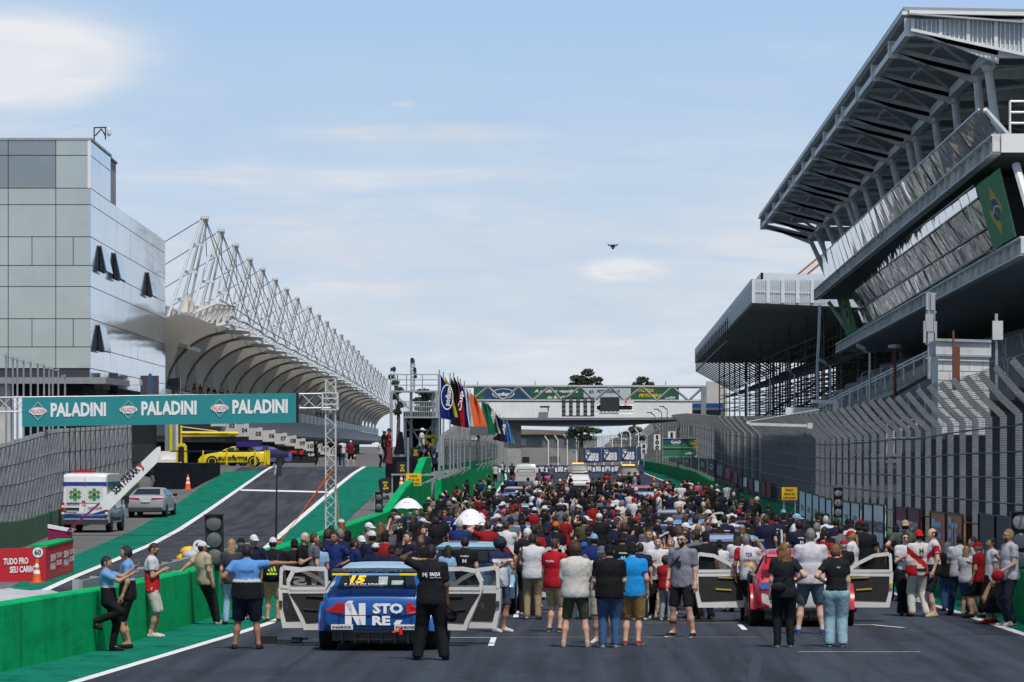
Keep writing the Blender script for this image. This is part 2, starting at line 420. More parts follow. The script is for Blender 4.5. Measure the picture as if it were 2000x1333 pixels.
# pit entry road
def poly_strip(mb, A, B, n, off, across=4):
    """surface between two pixel polylines laid on the terrain, sampled n times"""
    def samp(pts, t):
        k = t*(len(pts)-1); i = min(int(k), len(pts)-2); f = k-i
        return (lerp(pts[i][0], pts[i+1][0], f), lerp(pts[i][1], pts[i+1][1], f))
    rows = []
    for j in range(n+1):
        a = G(*samp(A, j/n)); b = G(*samp(B, j/n)); row = []
        for i in range(across+1):
            p = a.lerp(b, i/across); row.append((p.x, p.y, terr(p.x, p.y)+off))
        rows.append(row)
    mb.grid(rows)
PL = [(60,1168),(145,1129),(220,1098),(300,1063),(350,1036),(400,1003),(450,968),(500,933),(520,919),(532,912.5)]
PR = [(470,1168),(480,1112),(505,1085),(545,1049),(575,1023),(600,1002),(630,976),(660,950),(690,926),(712,912.5)]
t = MB(); poly_strip(t, [(p[0]-60, p[1]) for p in PL], [(p[0]+60, p[1]) for p in PR], 60, .010, 6)
struct(t, 'pit_entry_road', ASPH2)
t = MB()
poly_strip(t, [(-20,1168),(60,1129),(120,1098),(200,1063),(262,1036),(318,1003),(356,978),(395,950),(418,936),(440,922)], [(p[0]+3,p[1]) for p in PL[:-1]]+[(522,920)], 50, .020, 4)
GP = [(480,1160),(560,1112),(600,1085),(640,1049),(672,1023),(694,1002),(722,976),(748,950),(768,926),(775,912.5)]
poly_strip(t, PR, GP, 50, .020, 4)
struct(t, 'green_pit_verge', GREEN)
t = MB()
def ground_line(mb, pts, wpx, off):
    poly_strip(mb, [(x-wpx(y)/2, y) for x, y in pts], [(x+wpx(y)/2, y) for x, y in pts], 60, off, 1)
ground_line(t, PL, lambda y: lerp(7, 16, (y-912)/200), .03); ground_line(t, PR, lambda y: lerp(8, 15, (y-912)/200), .03)
poly_strip(t, [(470,957),(640,961)], [(470,960),(640,964)], 20, .03, 1)
struct(t, 'white_pit_line', WHITE)
# grid box marks
t = MB(); t2 = MB()
def mark(mb, x0, x1, y, w=.1): z = .014+dip(y); mb.add([(x0,y-w/2,z),(x1,y-w/2,z),(x1,y+w/2,z),(x0,y+w/2,z)], [(0,1,2,3)])
for px, py, sgn in ((970,1247,-1),(1015,1196,-1),(1440,1222,1)):
    p = G(px, py)
    if sgn < 0: mark(t, p.x-1.9, p.x, p.y); t.add([(p.x-.1,p.y-3.4,.0145),(p.x,p.y-3.4,.0145),(p.x,p.y-.05,.0145),(p.x-.1,p.y-.05,.0145)], [(0,1,2,3)])
    else: mark(t, p.x, p.x+2.2, p.y); t.add([(p.x,p.y-2.4,.0145),(p.x+.1,p.y-2.4,.0145),(p.x+.1,p.y-.05,.0145),(p.x,p.y-.05,.0145)], [(0,1,2,3)])
p = G(1708,1222); mark(t, p.x-1., p.x, p.y); t.add([(p.x-.1,p.y,.0145),(p.x,p.y,.0145),(p.x+.5,p.y-1.4,.0145),(p.x+.4,p.y-1.4,.0145)], [(0,1,2,3)])
p = G(1560,1275); mark(t, p.x, p.x+2., p.y, .07)
struct(t, 'grid_box_line', WHITE)
for a, b, py in ((962,1480,1247),(1245,1440,1219),(1000,1330,1196)):
    p, q = G(a, py), G(b, py); mark(t2, p.x, q.x, p.y+.12, .07)
struct(t2, 'yellow_grid_line', YELLOW)

# rubber left on the asphalt: long thin darker sheets
t = MB(); r_ = random.Random(21)
for i in range(26):
    y0 = r_.uniform(62, 150); L_ = r_.uniform(8, 40); x0 = r_.uniform(-4.5, 5.5); sl_ = r_.uniform(-.03,.05); cv = r_.uniform(-.0012,.0012); w_ = r_.uniform(.12,.24)
    for dx in ((0, 1.5) if i % 3 else (0,)):
        rows = []
        for j in range(13):
            y = y0+L_*j/12; x = x0+dx+sl_*(y-y0)+cv*(y-y0)**2; f = math.sin(math.pi*(j+.3)/12.6)**.4*w_
            z_ok = ll(y)+.4 < x < rl(y)-.4
            if z_ok: z = dip(y)+.0078+.00011*i; rows.append([(x-f/2,y,z),(x+f/2,y,z)])
        if len(rows) > 3: t.grid(rows)
struct(t, 'tyre_mark', mat('rubber_on_asphalt', (.026,.032,.046), .8, 0, .3, 3))
# ================================================================= left side: walls, fences, gantry, small objects
METAL = mat('galvanised_steel', (.42,.44,.46), .45, .55, .2, 5)
ALU = mat('white_painted_truss', (.62,.63,.63), .4, .2, .1, 6)
DARKM = mat('dark_steel', (.06,.065,.07), .5, .5, .2, 6)
BLACK = mat('black_plastic', (.012,.012,.014), .5, 0, .2, 8)
RUBBER = mat('tyre_rubber', (.012,.012,.013), .85, 0, .3, 10, .3, 60, .3)
BLKFAB = mat('black_drape_cloth', (.010,.011,.016), .9, 0, .3, 2, .6, 5, .1)
WHT = mat('white_plastic', (.74,.74,.75), .5, 0, .06, 4)
WHTL = mat('white_lettering', (.78,.78,.80), .6, 0, 0); BLKL = mat('black_lettering', (.012,.012,.014), .6, 0, 0)
REDL = mat('red_lettering', (.5,.01,.03), .6, 0, 0); YELL = mat('yellow_lettering', (.80,.55,.02), .6, 0, 0)
CONC = mat('weathered_concrete', (.33,.33,.32), .9, 0, .22, .8, .3, 10)
CONCL = mat('light_concrete', (.46,.46,.45), .9, 0, .2, .7, .3, 8)
YEL = mat('yellow_enamel', (.72,.56,.01), .4, 0, .08, 3)
ORANGE = mat('orange_plastic', (.75,.12,.015), .5, 0, .1, 5)
GLASSD = mat('dark_lamp_glass', (.10,.11,.115), .4, 0, .3, 30, .4, 90)

def wall_thing(name, xf, hf, ys, thick, label, cat, m, side=-1, base=None, group=None):
    """a wall following x=xf(y), face towards the track, thickness away from it, with construction joints"""
    mb = MB(); rows = []
    for y in ys:
        x = xf(y); h = hf(y); b = -1.
        rows.append([(x, y, b), (x, y, h-.03), (x+side*.03, y, h), (x+side*(thick-.03), y, h), (x+side*thick, y, h-.03), (x+side*thick, y, b)])
    mb.grid(rows, flip=side > 0)
    k = len(mb.v); n = 6
    mb.f += [tuple(range(n)), tuple(range(k-n, k))[::-1]]; mb.m += [0, 0]
    o = mb.single(name, m, label, cat, group)
    return o
HL = lambda y: interp(y, [(50,1.03),(168,1.0),(171,1.02),(188,1.72),(190,1.76),(206,2.2),(215,2.86),(224,2.86)])
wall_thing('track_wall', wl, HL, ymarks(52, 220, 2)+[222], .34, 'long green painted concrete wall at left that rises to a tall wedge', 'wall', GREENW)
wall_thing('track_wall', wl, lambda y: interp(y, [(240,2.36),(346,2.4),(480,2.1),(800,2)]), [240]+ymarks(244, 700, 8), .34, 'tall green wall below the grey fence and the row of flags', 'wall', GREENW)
# joints: thin dark green strips on the near wall
b = MB()
for y in (62, 70.5, 79, 87.5, 96, 104.5, 113, 122, 131, 140, 150, 160, 170, 180, 193, 205):
    b.box((wl(y)+.006, y, HL(y)/2), (.016, .035, HL(y)-.06))
jo = b.build('wall_joint', mat('dark_green_joint', (.004,.09,.035), .9), bpy.data.objects['track_wall'])
jo['kind'] = 'stuff'

NETL = mesh_alpha('grey_wire_netting', (.03,.032,.035), .055, .055, .007, .9, 0)
NETD = mesh_alpha('dark_wire_netting', (.15,.155,.16), .05, .05, .011, .9, 0)
POST = mat('grey_fence_post', (.36,.37,.38), .6, .25, .25, 2.5)
POSTD = mat('dark_fence_post', (.21,.22,.23), .65, .2, .3, 2.0)
def catch_fence(name, label, xf, zb, zt, yposts, tip, mpost, net, w=.17, lean=.78, group=None, cables=6):
    """posts with a kinked top leaning over the track, wire netting and cables"""
    t = thing(name, label, 'fence', (xf(yposts[0]), yposts[0], zb(yposts[0])), 0, group)
    for k, y in enumerate(yposts):
        x = xf(y); b0, top = zb(y), zt(y); zk = top-.80*min(1, (top-b0)/3)
        b = MB()
        b.bar((x, y, b0), (x, y, zk), w, w*.9, (0,1,0)); b.bar((x, y, zk-.02), (x+tip*lean*.45, y, zk+.38*(top-zk)), w*.98, w*.88, (0,1,0)); b.bar((x+tip*lean*.44, y, zk+.37*(top-zk)), (x+tip*lean, y, top), w*.95, w*.85, (0,1,0))
        if k >= 99:
            if k == 99: rest = MB()
            rest.join(b)
        else: b.build('post', mpost[k*7 % 3] if isinstance(mpost, list) else mpost, t)
    if len(yposts) > 99:
        o = rest.build('post', mpost[0] if isinstance(mpost, list) else mpost, t); o['kind'] = 'stuff'
    n = MB(); n.uv = []; rows = []; s = 0; pv = None
    for y in yposts:
        x = xf(y)+tip*(w*.5+.012); b0, top = zb(y), zt(y); zk = top-.80*min(1, (top-b0)/3); row = []
        if pv is not None: s += math.hypot(y-pv[1], x-pv[0])
        pv = (x, y); h = 0; last = None
        for q in ((x, y, b0), (x, y, (b0+zk)/2), (x, y, zk), (x+tip*lean*.45, y, zk+.38*(top-zk)), (x+tip*lean, y, top)):
            if last: h += (Vector(q)-Vector(last)).length
            row.append(q); n.uv.append((s, h)); last = q
        rows.append(row)
    n.grid(rows); n.build('netting', net, t)
    for i in range(cables):
        f = (i+.5)/cables; pts = []
        for y in yposts:
            b0, top = zb(y), zt(y); zk = top-.80*min(1, (top-b0)/3); pts.append((xf(y)+tip*(w*.5+.03), y, lerp(b0, zk, f)))
        c = MB(); c.path(pts, .018, 4); c.build('cable', DARKM, t)
    return t
fy = []
y = 240.
while y < 480: fy.append(y); y += 3.3
catch_fence('catch_fence', 'grey fence with bent post tops standing on the tall green wall under the flags', wl, lambda y: interp(y, [(240,2.36),(346,2.4),(480,2.1)]), lambda y: interp(y, [(240,4.5),(346,4.4),(480,4.3)]), fy, 1, POST, NETL, .17, .8, None, 4)
fl = lambda y: interp(y, [(100,-16.6),(152,-18.5),(200,-21.6),(236,-22.2),(260,-22.4)])
fy = []; y = 132.
while y < 240: fy.append(y); y += 2.75
def fz(y): return terr(fl(y), y)
wall_thing('low_wall', fl, lambda y: fz(y)+1.0, ymarks(120, 244, 4), .35, 'dull green low wall under the grey fence behind the white ambulance', 'wall', mat('faded_green_wall', (.03,.11,.05), .8, 0, .35, .5, .3, 6))
t = thing('boundary_fence', 'tall fence of wide grey posts behind the white ambulance', 'fence', (fl(132), 132, .9))
for y in fy:
    x = fl(y); b = MB(); b.bar((x-.12, y, fz(y)+1.0), (x-.12, y, interp(y, [(132,3.4),(152,3.42),(190,4.05),(240,4.5)])), .19, .12, (0,1,0)); b.build('post', POST, t)
n = MB(); n.uv = []; rows = []
for y in fy:
    x = fl(y); z1 = interp(y, [(132,3.4),(152,3.42),(190,4.05),(240,4.5)]); rows.append([(x-.02, y, fz(y)+1.0), (x-.02, y, z1)]); n.uv += [(y, 0), (y, z1)]
n.grid(rows); n.build('netting', NETL, t)
for f in (.2, .45, .7, .95):
    c = MB(); c.path([(fl(y)-.04, y, lerp(fz(y)+1., interp(y, [(132,3.4),(152,3.42),(190,4.05),(240,4.5)]), f)) for y in fy], .02, 4); c.build('cable', DARKM, t)

# armco rail just behind the near wall
t = thing('guard_rail', 'grey steel guard rail behind the near green wall', 'guard rail', (wl(84)-1, 84, 0))
for k, y in enumerate(ymarks(80, 112, 2.)):
    b = MB(); b.box((wl(y)-1.0, y, .5), (.12, .14, 1.16)); b.build('post', METAL, t)
b = MB()
for a in range(80, 112, 2):
    for z in (.74, .98): b.bar((wl(a)-.92, a, z), (wl(a+2)-.92, a+2, z), .06, .17)
b.build('rail', METAL, t)

# ---- sponsor gantry over the pit entry
GY = 187.; TEAL = mat('teal_banner', (.012,.235,.255), .7, 0, .06, 1.5, .15, 6)
t = thing('sponsor_gantry', 'white truss gantry with a long teal banner over the pit entry road', 'gantry', (PX(646,GY), GY, 0))
def truss(mb, p, q, w, h, n, r=.028, up=(0,0,1), faces=4):
    """square lattice girder from p to q"""
    p, q = Vector(p), Vector(q); _, _, d, a, bb = mb.frame(p, q, up); L_ = (q-p).length
    cs = [a*x*w/2+bb*y*h/2 for x, y in ((-1,-1),(1,-1),(1,1),(-1,1))]
    for c in cs: mb.tube(p+c, q+c, r, n=6)
    for i in range(n):
        u0, u1 = p+d*L_*i/n, p+d*L_*(i+1)/n
        for k in range(faces):
            c0, c1 = cs[k], cs[(k+1) % 4]
            if (i+k) % 2: c0, c1 = c1, c0
            mb.tube(u0+c0, u1+c1, r*.6, n=5, cap=False)
b = MB(); truss(b, P(-90,792,GY), P(646,783,GY), .5, .58, 26, .03); b.build('beam', ALU, t)
bz = terr(PX(646,GY), GY)-.05
b = MB(); q = P(646,741,GY); truss(b, (q.x, GY, bz), q, .4, .4, 17, .03); b.box((q.x, GY, bz+.03), (.9,.9,.06)); b.build('tower', ALU, t)
b = MB(); q = P(-85,741,GY); truss(b, (q.x, GY, -.4), q, .4, .4, 17, .03); b.build('tower', ALU, t)
b = MB(); q = P(645,784,GY)
for dx in (-.3,.3):
    for dy in (-.3,.3): b.bar((q.x+dx,GY+dy,q.z-.36), (q.x+dx,GY+dy,q.z+.36), .06)
for dz in (-.34,-.12,.12,.34):
    for s_ in (-1,1): b.bar((q.x-.3,GY+s_*.3,q.z+dz), (q.x+.3,GY+s_*.3,q.z+dz), .05); b.bar((q.x+s_*.3,GY-.3,q.z+dz), (q.x+s_*.3,GY+.3,q.z+dz), .05)
b.build('sleeve_block', ALU, t)
a, c, d, e = P(43,834,GY-.34), P(578,826,GY-.34), P(578,768,GY-.34), P(43,777,GY-.34)
b = MB(); b.slab(a, c, d, e, -.05)
ban = b.build('banner', TEAL, t)
u = (c-a).normalized(); v = Vector((0,0,1))
for x in (153, 330, 508):
    lt, rd, dm = MB(), MB(), MB()
    o = P(x, 812.5-(x-153)*.0168, GY-.345); put_text(lt, 'PALADINI', o, u, v, .54, width=2.24, off=.012, bold=.042)
    xl = x-79; o = P(xl, 803.5-(x-153)*.0168, GY-.345)
    pts = [o+u*(-.32), o+v*.36, o+u*.32, o-v*.36]
    for i in range(4): lt.bar(pts[i]+Vector((0,-.012,0)), pts[(i+1) % 4]+Vector((0,-.012,0)), .012, .03, (0,1,0))
    dm.prism([o+u*.36*math.cos(k*.2618)+v*.155*math.sin(k*.2618)+Vector((0,-.02,0)) for k in range(24)][::-1], (0,.012,0))
    put_text(rd, 'PALADINI', o-v*.09, u, v, .19, width=.6, off=.03, bold=.0)
    lt.build('lettering', WHTL, ban); em_ = dm.build('emblem', WHTL, ban); rd.build('emblem_lettering', REDL, ban)
b = MB(); b.slab(P(577,826,GY-.3), P(584,826,GY-.3), P(584,768,GY-.3), P(577,768,GY-.3), -.03); b.build('end_panel', BLACK, t)
# orange ratchet straps
s1 = MB(); A = P(651,917,GY-.2); B_ = G(547,1060,.02); C_ = A.lerp(B_, .55)
s1.bar(A, C_, .02, .10); s1.bar(C_, B_, .012, .03); s1.box(B_, (.2,.2,.12))
s1.single('ratchet_strap', ORANGE, 'long orange strap running from the truss tower down to the pit road', 'strap')
s1 = MB(); s1.bar(P(656,950,GY-.2), P(664,1036,GY-6), .02, .07); s1.single('ratchet_strap', mat('brown_strap', (.35,.10,.03), .8), 'short brownish strap hanging beside the truss tower foot', 'strap')

# ---- barrier arm with lettering
BY = G(118,1065).y; t = thing('barrier_gate', 'magenta gate post with raised white and magenta arm in front of the ambulance', 'barrier gate', G(118,1065))
MAG = mat('magenta_enamel', (.22,.006,.075), .45, 0, .1, 3)
b = MB(); b.slab(P(94,1068,BY), P(139,1062,BY), P(138,1036,BY), P(94,1031,BY), -.5); b.build('post_box', MAG, t)
b = MB(); b.slab(P(93,1032,BY-.03), P(141,1040,BY-.03), P(141,1034,BY-.03), P(93,1025,BY-.03), -.56); b.build('lid', WHT, t)
b = MB(); b.slab(P(131,1036,BY-.1), P(136,1037,BY-.1), P(206,976,BY-.1), P(198,978,BY-.1), -.06); b.build('arm', MAG, t)
b = MB(); b.prism([P(x,y,BY-.13) for x,y in ((197,986),(194,982),(299,881),(307,874),(313,872),(314,878),(309,902),(214,996),(203,996))][::-1], (0,.05,0)); arm = b.build('arm_board', WHT, t)
u = (P(300,898,BY)-P(212,986,BY)).normalized(); v = Vector((-u.z,0,u.x)); b = MB()
put_text(b, 'SEM PARAR', P(226,967,BY-.13), u, v, .30, width=1.3, align='l', off=.01, bold=.03); b.build('lettering', BLKL, arm)
b = MB(); o = P(276,913,BY-.145); r_ = Vector((1,0,0)); z_ = Vector((0,0,1))
b.prism([o+r_*x+z_*y for x, y in ((-.13,.06),(-.13,.15),(.03,.15),(-.02,.10),(.10,-.02),(.10,-.12),(.05,-.12),(.04,-.05),(-.06,.05),(-.09,.01))][::-1], (0,.01,0)); b.build('arrow', REDL, arm)

# ---- red blocks
REDP = mat('red_block_paint', (.50,.010,.022), .55, 0, .12, 2)
t = thing('barrier_block', 'long red concrete block with white slogan beside the speed sign', 'barrier', G(30,1138))
yb = 115.
b = MB(); b.slab(P(-60,1140,yb), P(90,1137,yb), P(89,1069,yb), P(-60,1076,yb), -.45); blk = b.build('block', REDP, t)
b = MB(); u = (P(89,1069,yb)-P(-60,1076,yb)).normalized()
put_text(b, 'TUDO PRO', P(31,1102,yb-.01), u, (0,0,1), .155, width=.62, off=.008, bold=.035); put_text(b, 'SEU CARRO', P(45,1118,yb-.01), u, (0,0,1), .155, width=.66, off=.008, bold=.035); b.build('lettering', WHTL, blk)
t = thing('barrier_block', 'red block with green top set end on beside the pit road', 'barrier', G(116,1128))
x0, x1, y0, y1 = PX(91,115.5), PX(143,123.6), 115.5, 123.6
b = MB(); b.prism([(x0,y0,-.02),(x1,y1,-.02),(x1,y1,.86),(x0,y0,.86)], (-.4,0,0)); blk = b.build('block', REDP, t)
b = MB(); b.prism([(x0+.02,y0-.02,.862),(x1+.02,y1,.862),(x1+.02,y1,.91),(x0+.02,y0-.02,.91)], (-.44,0,0)); b.build('cap', GREENW, t)
b = MB(); u = Vector((x1-x0,y1-y0,0)).normalized(); o = Vector((x0+.012,y0,0))
for k in range(2):
    for dz, s_, wd in ((.48,'SEM',1.5),(.26,'PARAR',1.5)): put_text(b, s_, o+u*(.9+k*4)+Vector((0,0,dz)), u, (0,0,1), .17, width=wd, align='l', bold=.04)
    for dz, s_, wd in ((.52,'TUDO PRO',1.6),(.33,'SEU CARRO',1.6)): put_text(b, s_, o+u*(2.7+k*4)+Vector((0,0,dz)), u, (0,0,1), .13, width=wd, align='l', bold=.04)
b.build('lettering', WHTL, blk)

def cone(loc, h, label):
    t = thing('traffic_cone', label, 'traffic cone', loc, 0, 'orange traffic cones')
    b = MB(); b.box((0,0,.02), (h*.52,h*.52,.04)); b.lathe((0,0,.04), [(h*.2,0),(h*.15,h*.3),(h*.035,h*.95),(h*.02,h*.96)], 14); b.build('body', ORANGE, t, .6, True)
    b = MB(); b.lathe((0,0,.04), [(h*.152,h*.34),(h*.108,h*.53),(h*.1,h*.53)], 14); b.lathe((0,0,.04), [(h*.098,h*.62),(h*.068,h*.77),(h*.06,h*.77)], 14); b.build('reflective_band', WHT, t, .6, True)
    return t
cone(G(72,1140), .58, 'orange cone carrying a round speed sign in front of the red block')
cone(G(367,957), .86, 'orange cone with two white bands beside the black draped block')
def speed_sign(px, py, Y, r, zbase, label):
    c = P(px, py, Y); t = thing('speed_sign', label, 'sign', (c.x, Y, zbase), 0, 'round speed signs')
    b = MB(); b.tube((c.x,Y+.03,zbase), (c.x,Y+.03,c.z), .018, n=6); b.build('pole', METAL, t)
    b = MB(); b.lathe((c.x,Y,c.z), [(r,-.02),(r,.01)], 24, axis='y'); d = b.build('disc', WHT, t)
    b = MB(); n = 28
    for i in range(n):
        a0, a1 = 2*math.pi*i/n, 2*math.pi*(i+1)/n
        b.add([(c.x+q*math.cos(a), Y-.024, c.z+q*math.sin(a)) for q, a in ((r,a0),(r*.9,a0),(r*.9,a1),(r,a1))], [(0,1,2,3)])
    put_text(b, '60', (c.x,Y-.022,c.z-r*.42), (1,0,0), (0,0,1), r*.86, width=r*1.15, off=.004, bold=.03); b.build('numerals', BLKL, d)
speed_sign(74, 1079, 114.3, .145, .5, 'white disc reading 60 in front of the red block')
g_ = G(388,1112); speed_sign(389, 1066, 100., .15, 0, 'white disc reading 60 half hidden behind the man in a beige shirt')

# black covered bundle behind the wall, bottom left
t = thing('covered_pile', 'low black pile with a greyish white cover behind the near green wall', 'covered pile', (-9.6, 80, 0))
b = MB(); b.box((-9.95,80.5,.36), (2.6,3.6,.72)); b.build('base', BLKFAB, t)
b = MB(); rows = []
for j in range(9):
    yy = 78.6+j*.475; row = []
    for i in range(13):
        f = i/12; row.append((-11.35+2.8*f, yy, .74+.14*math.sin(math.pi*f)**.5*math.sin(math.pi*j/8)**.4+.03*math.sin(i*2.1+j)))
    rows.append(row)
b.grid(rows); b.build('cover', mat('grey_white_cover', (.42,.43,.46), .7, 0, .2, 4), t, 1.)
b = MB(); o = G(398,1110); o = Vector((wl(97)-.9, 97, 0))
for k in range(7): b.sphere((o.x+random.uniform(-.25,.3), o.y+random.uniform(-.2,.2), .96+random.uniform(-.03,.22)), (.2,.2,.12), 8, 6, k % 2)
b.tube((o.x,o.y,0), (o.x,o.y,.95), .25); b.single('kit_pile', [mat('grey_bag', (.4,.41,.42), .7), mat('yellow_bag', (.7,.42,.02), .6)], 'heap of grey and yellow bags behind the wall by the black start light', 'bags', smooth=1.2)

def start_light(name, px, y0, y1, Y, label, wpx, zb=None, tilt=0., foot=True):
    top, bot = P(px, y0, Y), P(px, y1, Y); h = top.z-bot.z; wd = wpx*Y/F
    t = thing(name, label, 'start light', (bot.x, Y, bot.z), 0, 'three lamp start lights', rot=(0,tilt,0))
    b = MB(); b.box((0,.1,h/2), (wd,.2,h)); 
    if foot: b.box((0,.1,-.06), (wd*.6,.25,.12))
    for z in (.02,h): b.box((0,.06,z), (wd*1.06,.3,.03))
    b.build('housing', BLACK, t, None, True)
    r = min(wd*.42, h*.15)
    for k in range(3):
        z = h*(k+.5)/3
        b = MB(); b.lathe((0,-.01,z), [(r*1.1,-.03),(r*1.1,.02),(r,.02),(r,-.025)], 20, axis='y'); rim = b.build('lamp', BLACK, t, None, True)
        b = MB(); b.lathe((0,-.045,z), [(r*.98,.0),(r*.6,-.018),(r*.1,-.024)], 20, axis='y'); b.build('lens', GLASSD, rim, .8, True)
    return t
start_light('start_light', 420, 1006, 1104, 92, 'black three lamp light standing on the green wall left of the bald row of people', 35, tilt=-.03)['label'] = 'black three lamp light on the near green wall beside the man in beige'
start_light('start_light', 740, 962, 1019, 165, 'slim black three lamp light standing on the green wall below the yellow start sign', 15)
# teardrop advertising pole
YF = 178.; t = thing('advertising_pole', 'thin black pole with a narrow dark feather banner on the pit road', 'feather flag', (PX(539,YF), YF, terr(PX(539,YF),YF)))
b = MB(); b.tube((PX(539,YF),YF,-.3), P(541,903,YF), .045, .025, 8); b.box((PX(539,YF),YF,terr(PX(539,YF),YF)+.04), (.5,.5,.08)); b.build('pole', BLACK, t)
b = MB(); b.slab(P(537,932,YF-.05), P(550,930,YF-.05), P(551,905,YF-.05), P(542,902,YF-.05), -.03); ban = b.build('banner', mat('dark_banner', (.02,.022,.026), .7), t)
b = MB(); put_text(b, 'XTRAPS', P(543.5,929,YF-.06), P(545,906,YF)-P(543.2,930,YF), (-1,0,0), .15, width=.40, align='l', off=-.012, bold=.03); b.build('lettering', WHTL, ban)
# black draped block
pA, pB = G(300,956), G(375,956); pC = G(430,929); zt = 2.35
t = thing('draped_block', 'big block wrapped in black cloth beside the orange cone', 'draped block', pB)
b = MB(); rows = []
def drape(p, q, n):
    return [p.lerp(q, i/n)+Vector((random.uniform(-.03,.03), random.uniform(-.03,.03), 0)) for i in range(n+1)]
ring = drape(pA, pB, 10)+drape(pB, pC, 10)[1:]
b.grid([[(p.x,p.y,min(p.z,zt)-.1) for p in ring], [(p.x,p.y+.02,(p.z+zt)/2) for p in ring], [(p.x,p.y+.03,zt+.02*math.sin(i)) for i, p in enumerate(ring)]])
b.build('skirt', BLKFAB, t, 1.)
b = MB(); b.prism([(p.x,p.y+.04,zt-.03) for p in (pA,pB,pC)]+[(pC.x-6,pC.y+6,zt-.03),(pA.x-1,pC.y+6,zt-.03)], (0,0,.04)); b.build('top', BLKFAB, t)

# ---- scaffold platform, stage, signs around the wedge of the green wall
SY = 243.; t = thing('scaffold_platform', 'grey steel two deck platform with railings left of the blue flag', 'scaffold', (PX(812,SY), SY, 0))
def deck(mb, xa, xb, py, y0, y1, th): mb.slab(P(xa,py,y0), P(xb,py,y0), P(xb,py-3,y0), P(xa,py-3,y0), -(y1-y0))
b = MB(); deck(b, 762, 857, 766, SY, SY+3, .1); deck(b, 787, 862, 817, SY-2, SY+2, .1); b.build('deck', METAL, t)
for xa, xb, py, ph, yy in ((763,856,764,32,SY+.05),(788,861,815,30,SY-1.9)):
    b = MB()
    for k in (0,.5,1): b.bar(P(xa,py-ph*(.35+.65*k),yy), P(xb,py-ph*(.35+.65*k),yy), .05)
    n = 4 if ph == 32 else 22
    for i in range(n): x = lerp(xa,xb,i/(n-1)); b.bar(P(x,py,yy), P(x,py-ph,yy), .06 if n == 4 else .03)
    b.build('railing', METAL, t)
for x in (764, 791, 803, 853, 846):
    b = MB(); yy = SY+(1.5 if x in (803,846) else -.5); q = P(x, 766 if x != 791 else 816, yy); b.bar((q.x,yy,-.2), q, .16); b.build('leg', METAL, t)
b = MB()
for (xa,ya),(xb,yb2) in (((770,768),(800,800)),((795,820),(830,880)),((852,820),(810,880)),((795,840),(853,840)),((795,880),(853,880))): b.bar(P(xa,ya,SY+.2), P(xb,yb2,SY+.2), .08)
b.build('brace', METAL, t)
b = MB(); b.box((PX(825,SY+2.2),SY+2.2,PZ(850,SY)), (2.0,.1,2.5)); b.build('back_sheet', BLKFAB, t)
b = MB()
for (xa,ya),(xb,yb2) in (((822,853),(859,853)),((826,855),(838,870)),((846,853),(846,872))): b.bar(P(xa,ya,SY-.6), P(xb,yb2,SY-.6), .17)
b.build('yellow_frame', YEL, t)
# mast with cameras
t = thing('camera_mast', 'slim mast with small cameras rising above the steel platform', 'mast', P(806,765,SY+1))
b = MB(); truss(b, P(806,765,SY+1), P(806,702,SY+1), .18, .18, 10, .03); b.build('mast', METAL, t)
for x, y in ((805,703),(810,722),(811,733)):
    b = MB(); q = P(x,y,SY+.9); b.box(q, (.16,.2,.2)); b.sphere(q+Vector((.03,-.08,-.1)), .08, 8, 6); b.build('camera', BLACK, t)
t = thing('black_stage', 'black covered stage block behind the yellow start sign', 'stage', (PX(778,232),232,1))
b = MB(); b.box((PX(782,234),236,PZ(928,234)), (60*234/F,3,70*234/F)); b.build('skirt', BLKFAB, t)
b = MB(); b.prism([P(768,888,231), P(790,888,231), P(786,845,231), P(780,842,231)][::-1], (0,.6,0)); b.build('covered_camera', BLKFAB, t)
b = MB(); b.box((PX(759,231),231.5,PZ(890,231)), (12*231/F,1.2,32*231/F)); b.single('red_pulpit', mat('dark_red_panel', (.16,.012,.02), .6), 'dark red box in front of the leaning person by the black stage', 'box')
def monitor(px, py, wpx, hpx, Y, tilt, label):
    c = P(px,py,Y); t = thing('monitor', label, 'monitor', c, 0, 'black monitors by the wall', rot=(0,tilt,0)); wd, h = wpx*Y/F, hpx*Y/F
    b = MB(); b.box((0,.25,0), (wd,.5,h)); b.box((-wd*.62,.3,-.02), (wd*.22,.4,h*.9)); b.build('case', BLACK, t, None, True)
    b = MB()
    for k, (s_, f) in enumerate((('TODO',.34),('DIA',.2),('ELAS',.34))): put_text(b, s_, (0,-.005,h*(.12-.2*k)), (1,0,0), (0,0,1), h*.13, width=wd*f*1.6, off=.01, bold=.05)
    b.build('lettering', YELL, t, None, True)
    b = MB(); b.box((0,.24,-h/2-.1), (.12,.2,.2)); b.build('stand', DARKM, t, None, True)
monitor(786, 914, 16, 24, 214, 0, 'middle black monitor with yellow lettering on the upper metal table')
monitor(753, 948, 18, 28, 196, -.12, 'tilted black monitor with yellow lettering on the lower metal table')
monitor(812, 884, 15, 20, 226, 0, 'black monitor with yellow lettering under the steel platform')
def table(xa, xb, py, Y, legpx, label):
    t = thing('metal_table', label, 'table', P((xa+xb)/2,py+legpx,Y), 0, 'bare metal tables by the wall')
    b = MB(); b.slab(P(xa,py+2,Y), P(xb,py+2,Y), P(xb,py-1,Y), P(xa,py-1,Y), -.8); b.build('top', METAL, t)
    for x in (xa+2, xb-2):
        for dy in (.1,.7): b = MB(); b.bar(P(x,py+2,Y+dy), P(x,py+legpx,Y+dy), .06); b.build('leg', METAL, t)
table(764, 793, 927, 213, 36, 'metal table under the middle black monitor')
table(730, 771, 966, 195, 30, 'metal table under the tilted black monitor')
cone(P(784,958,208), .7, 'plain red orange cone under the metal table by the yellow sign')
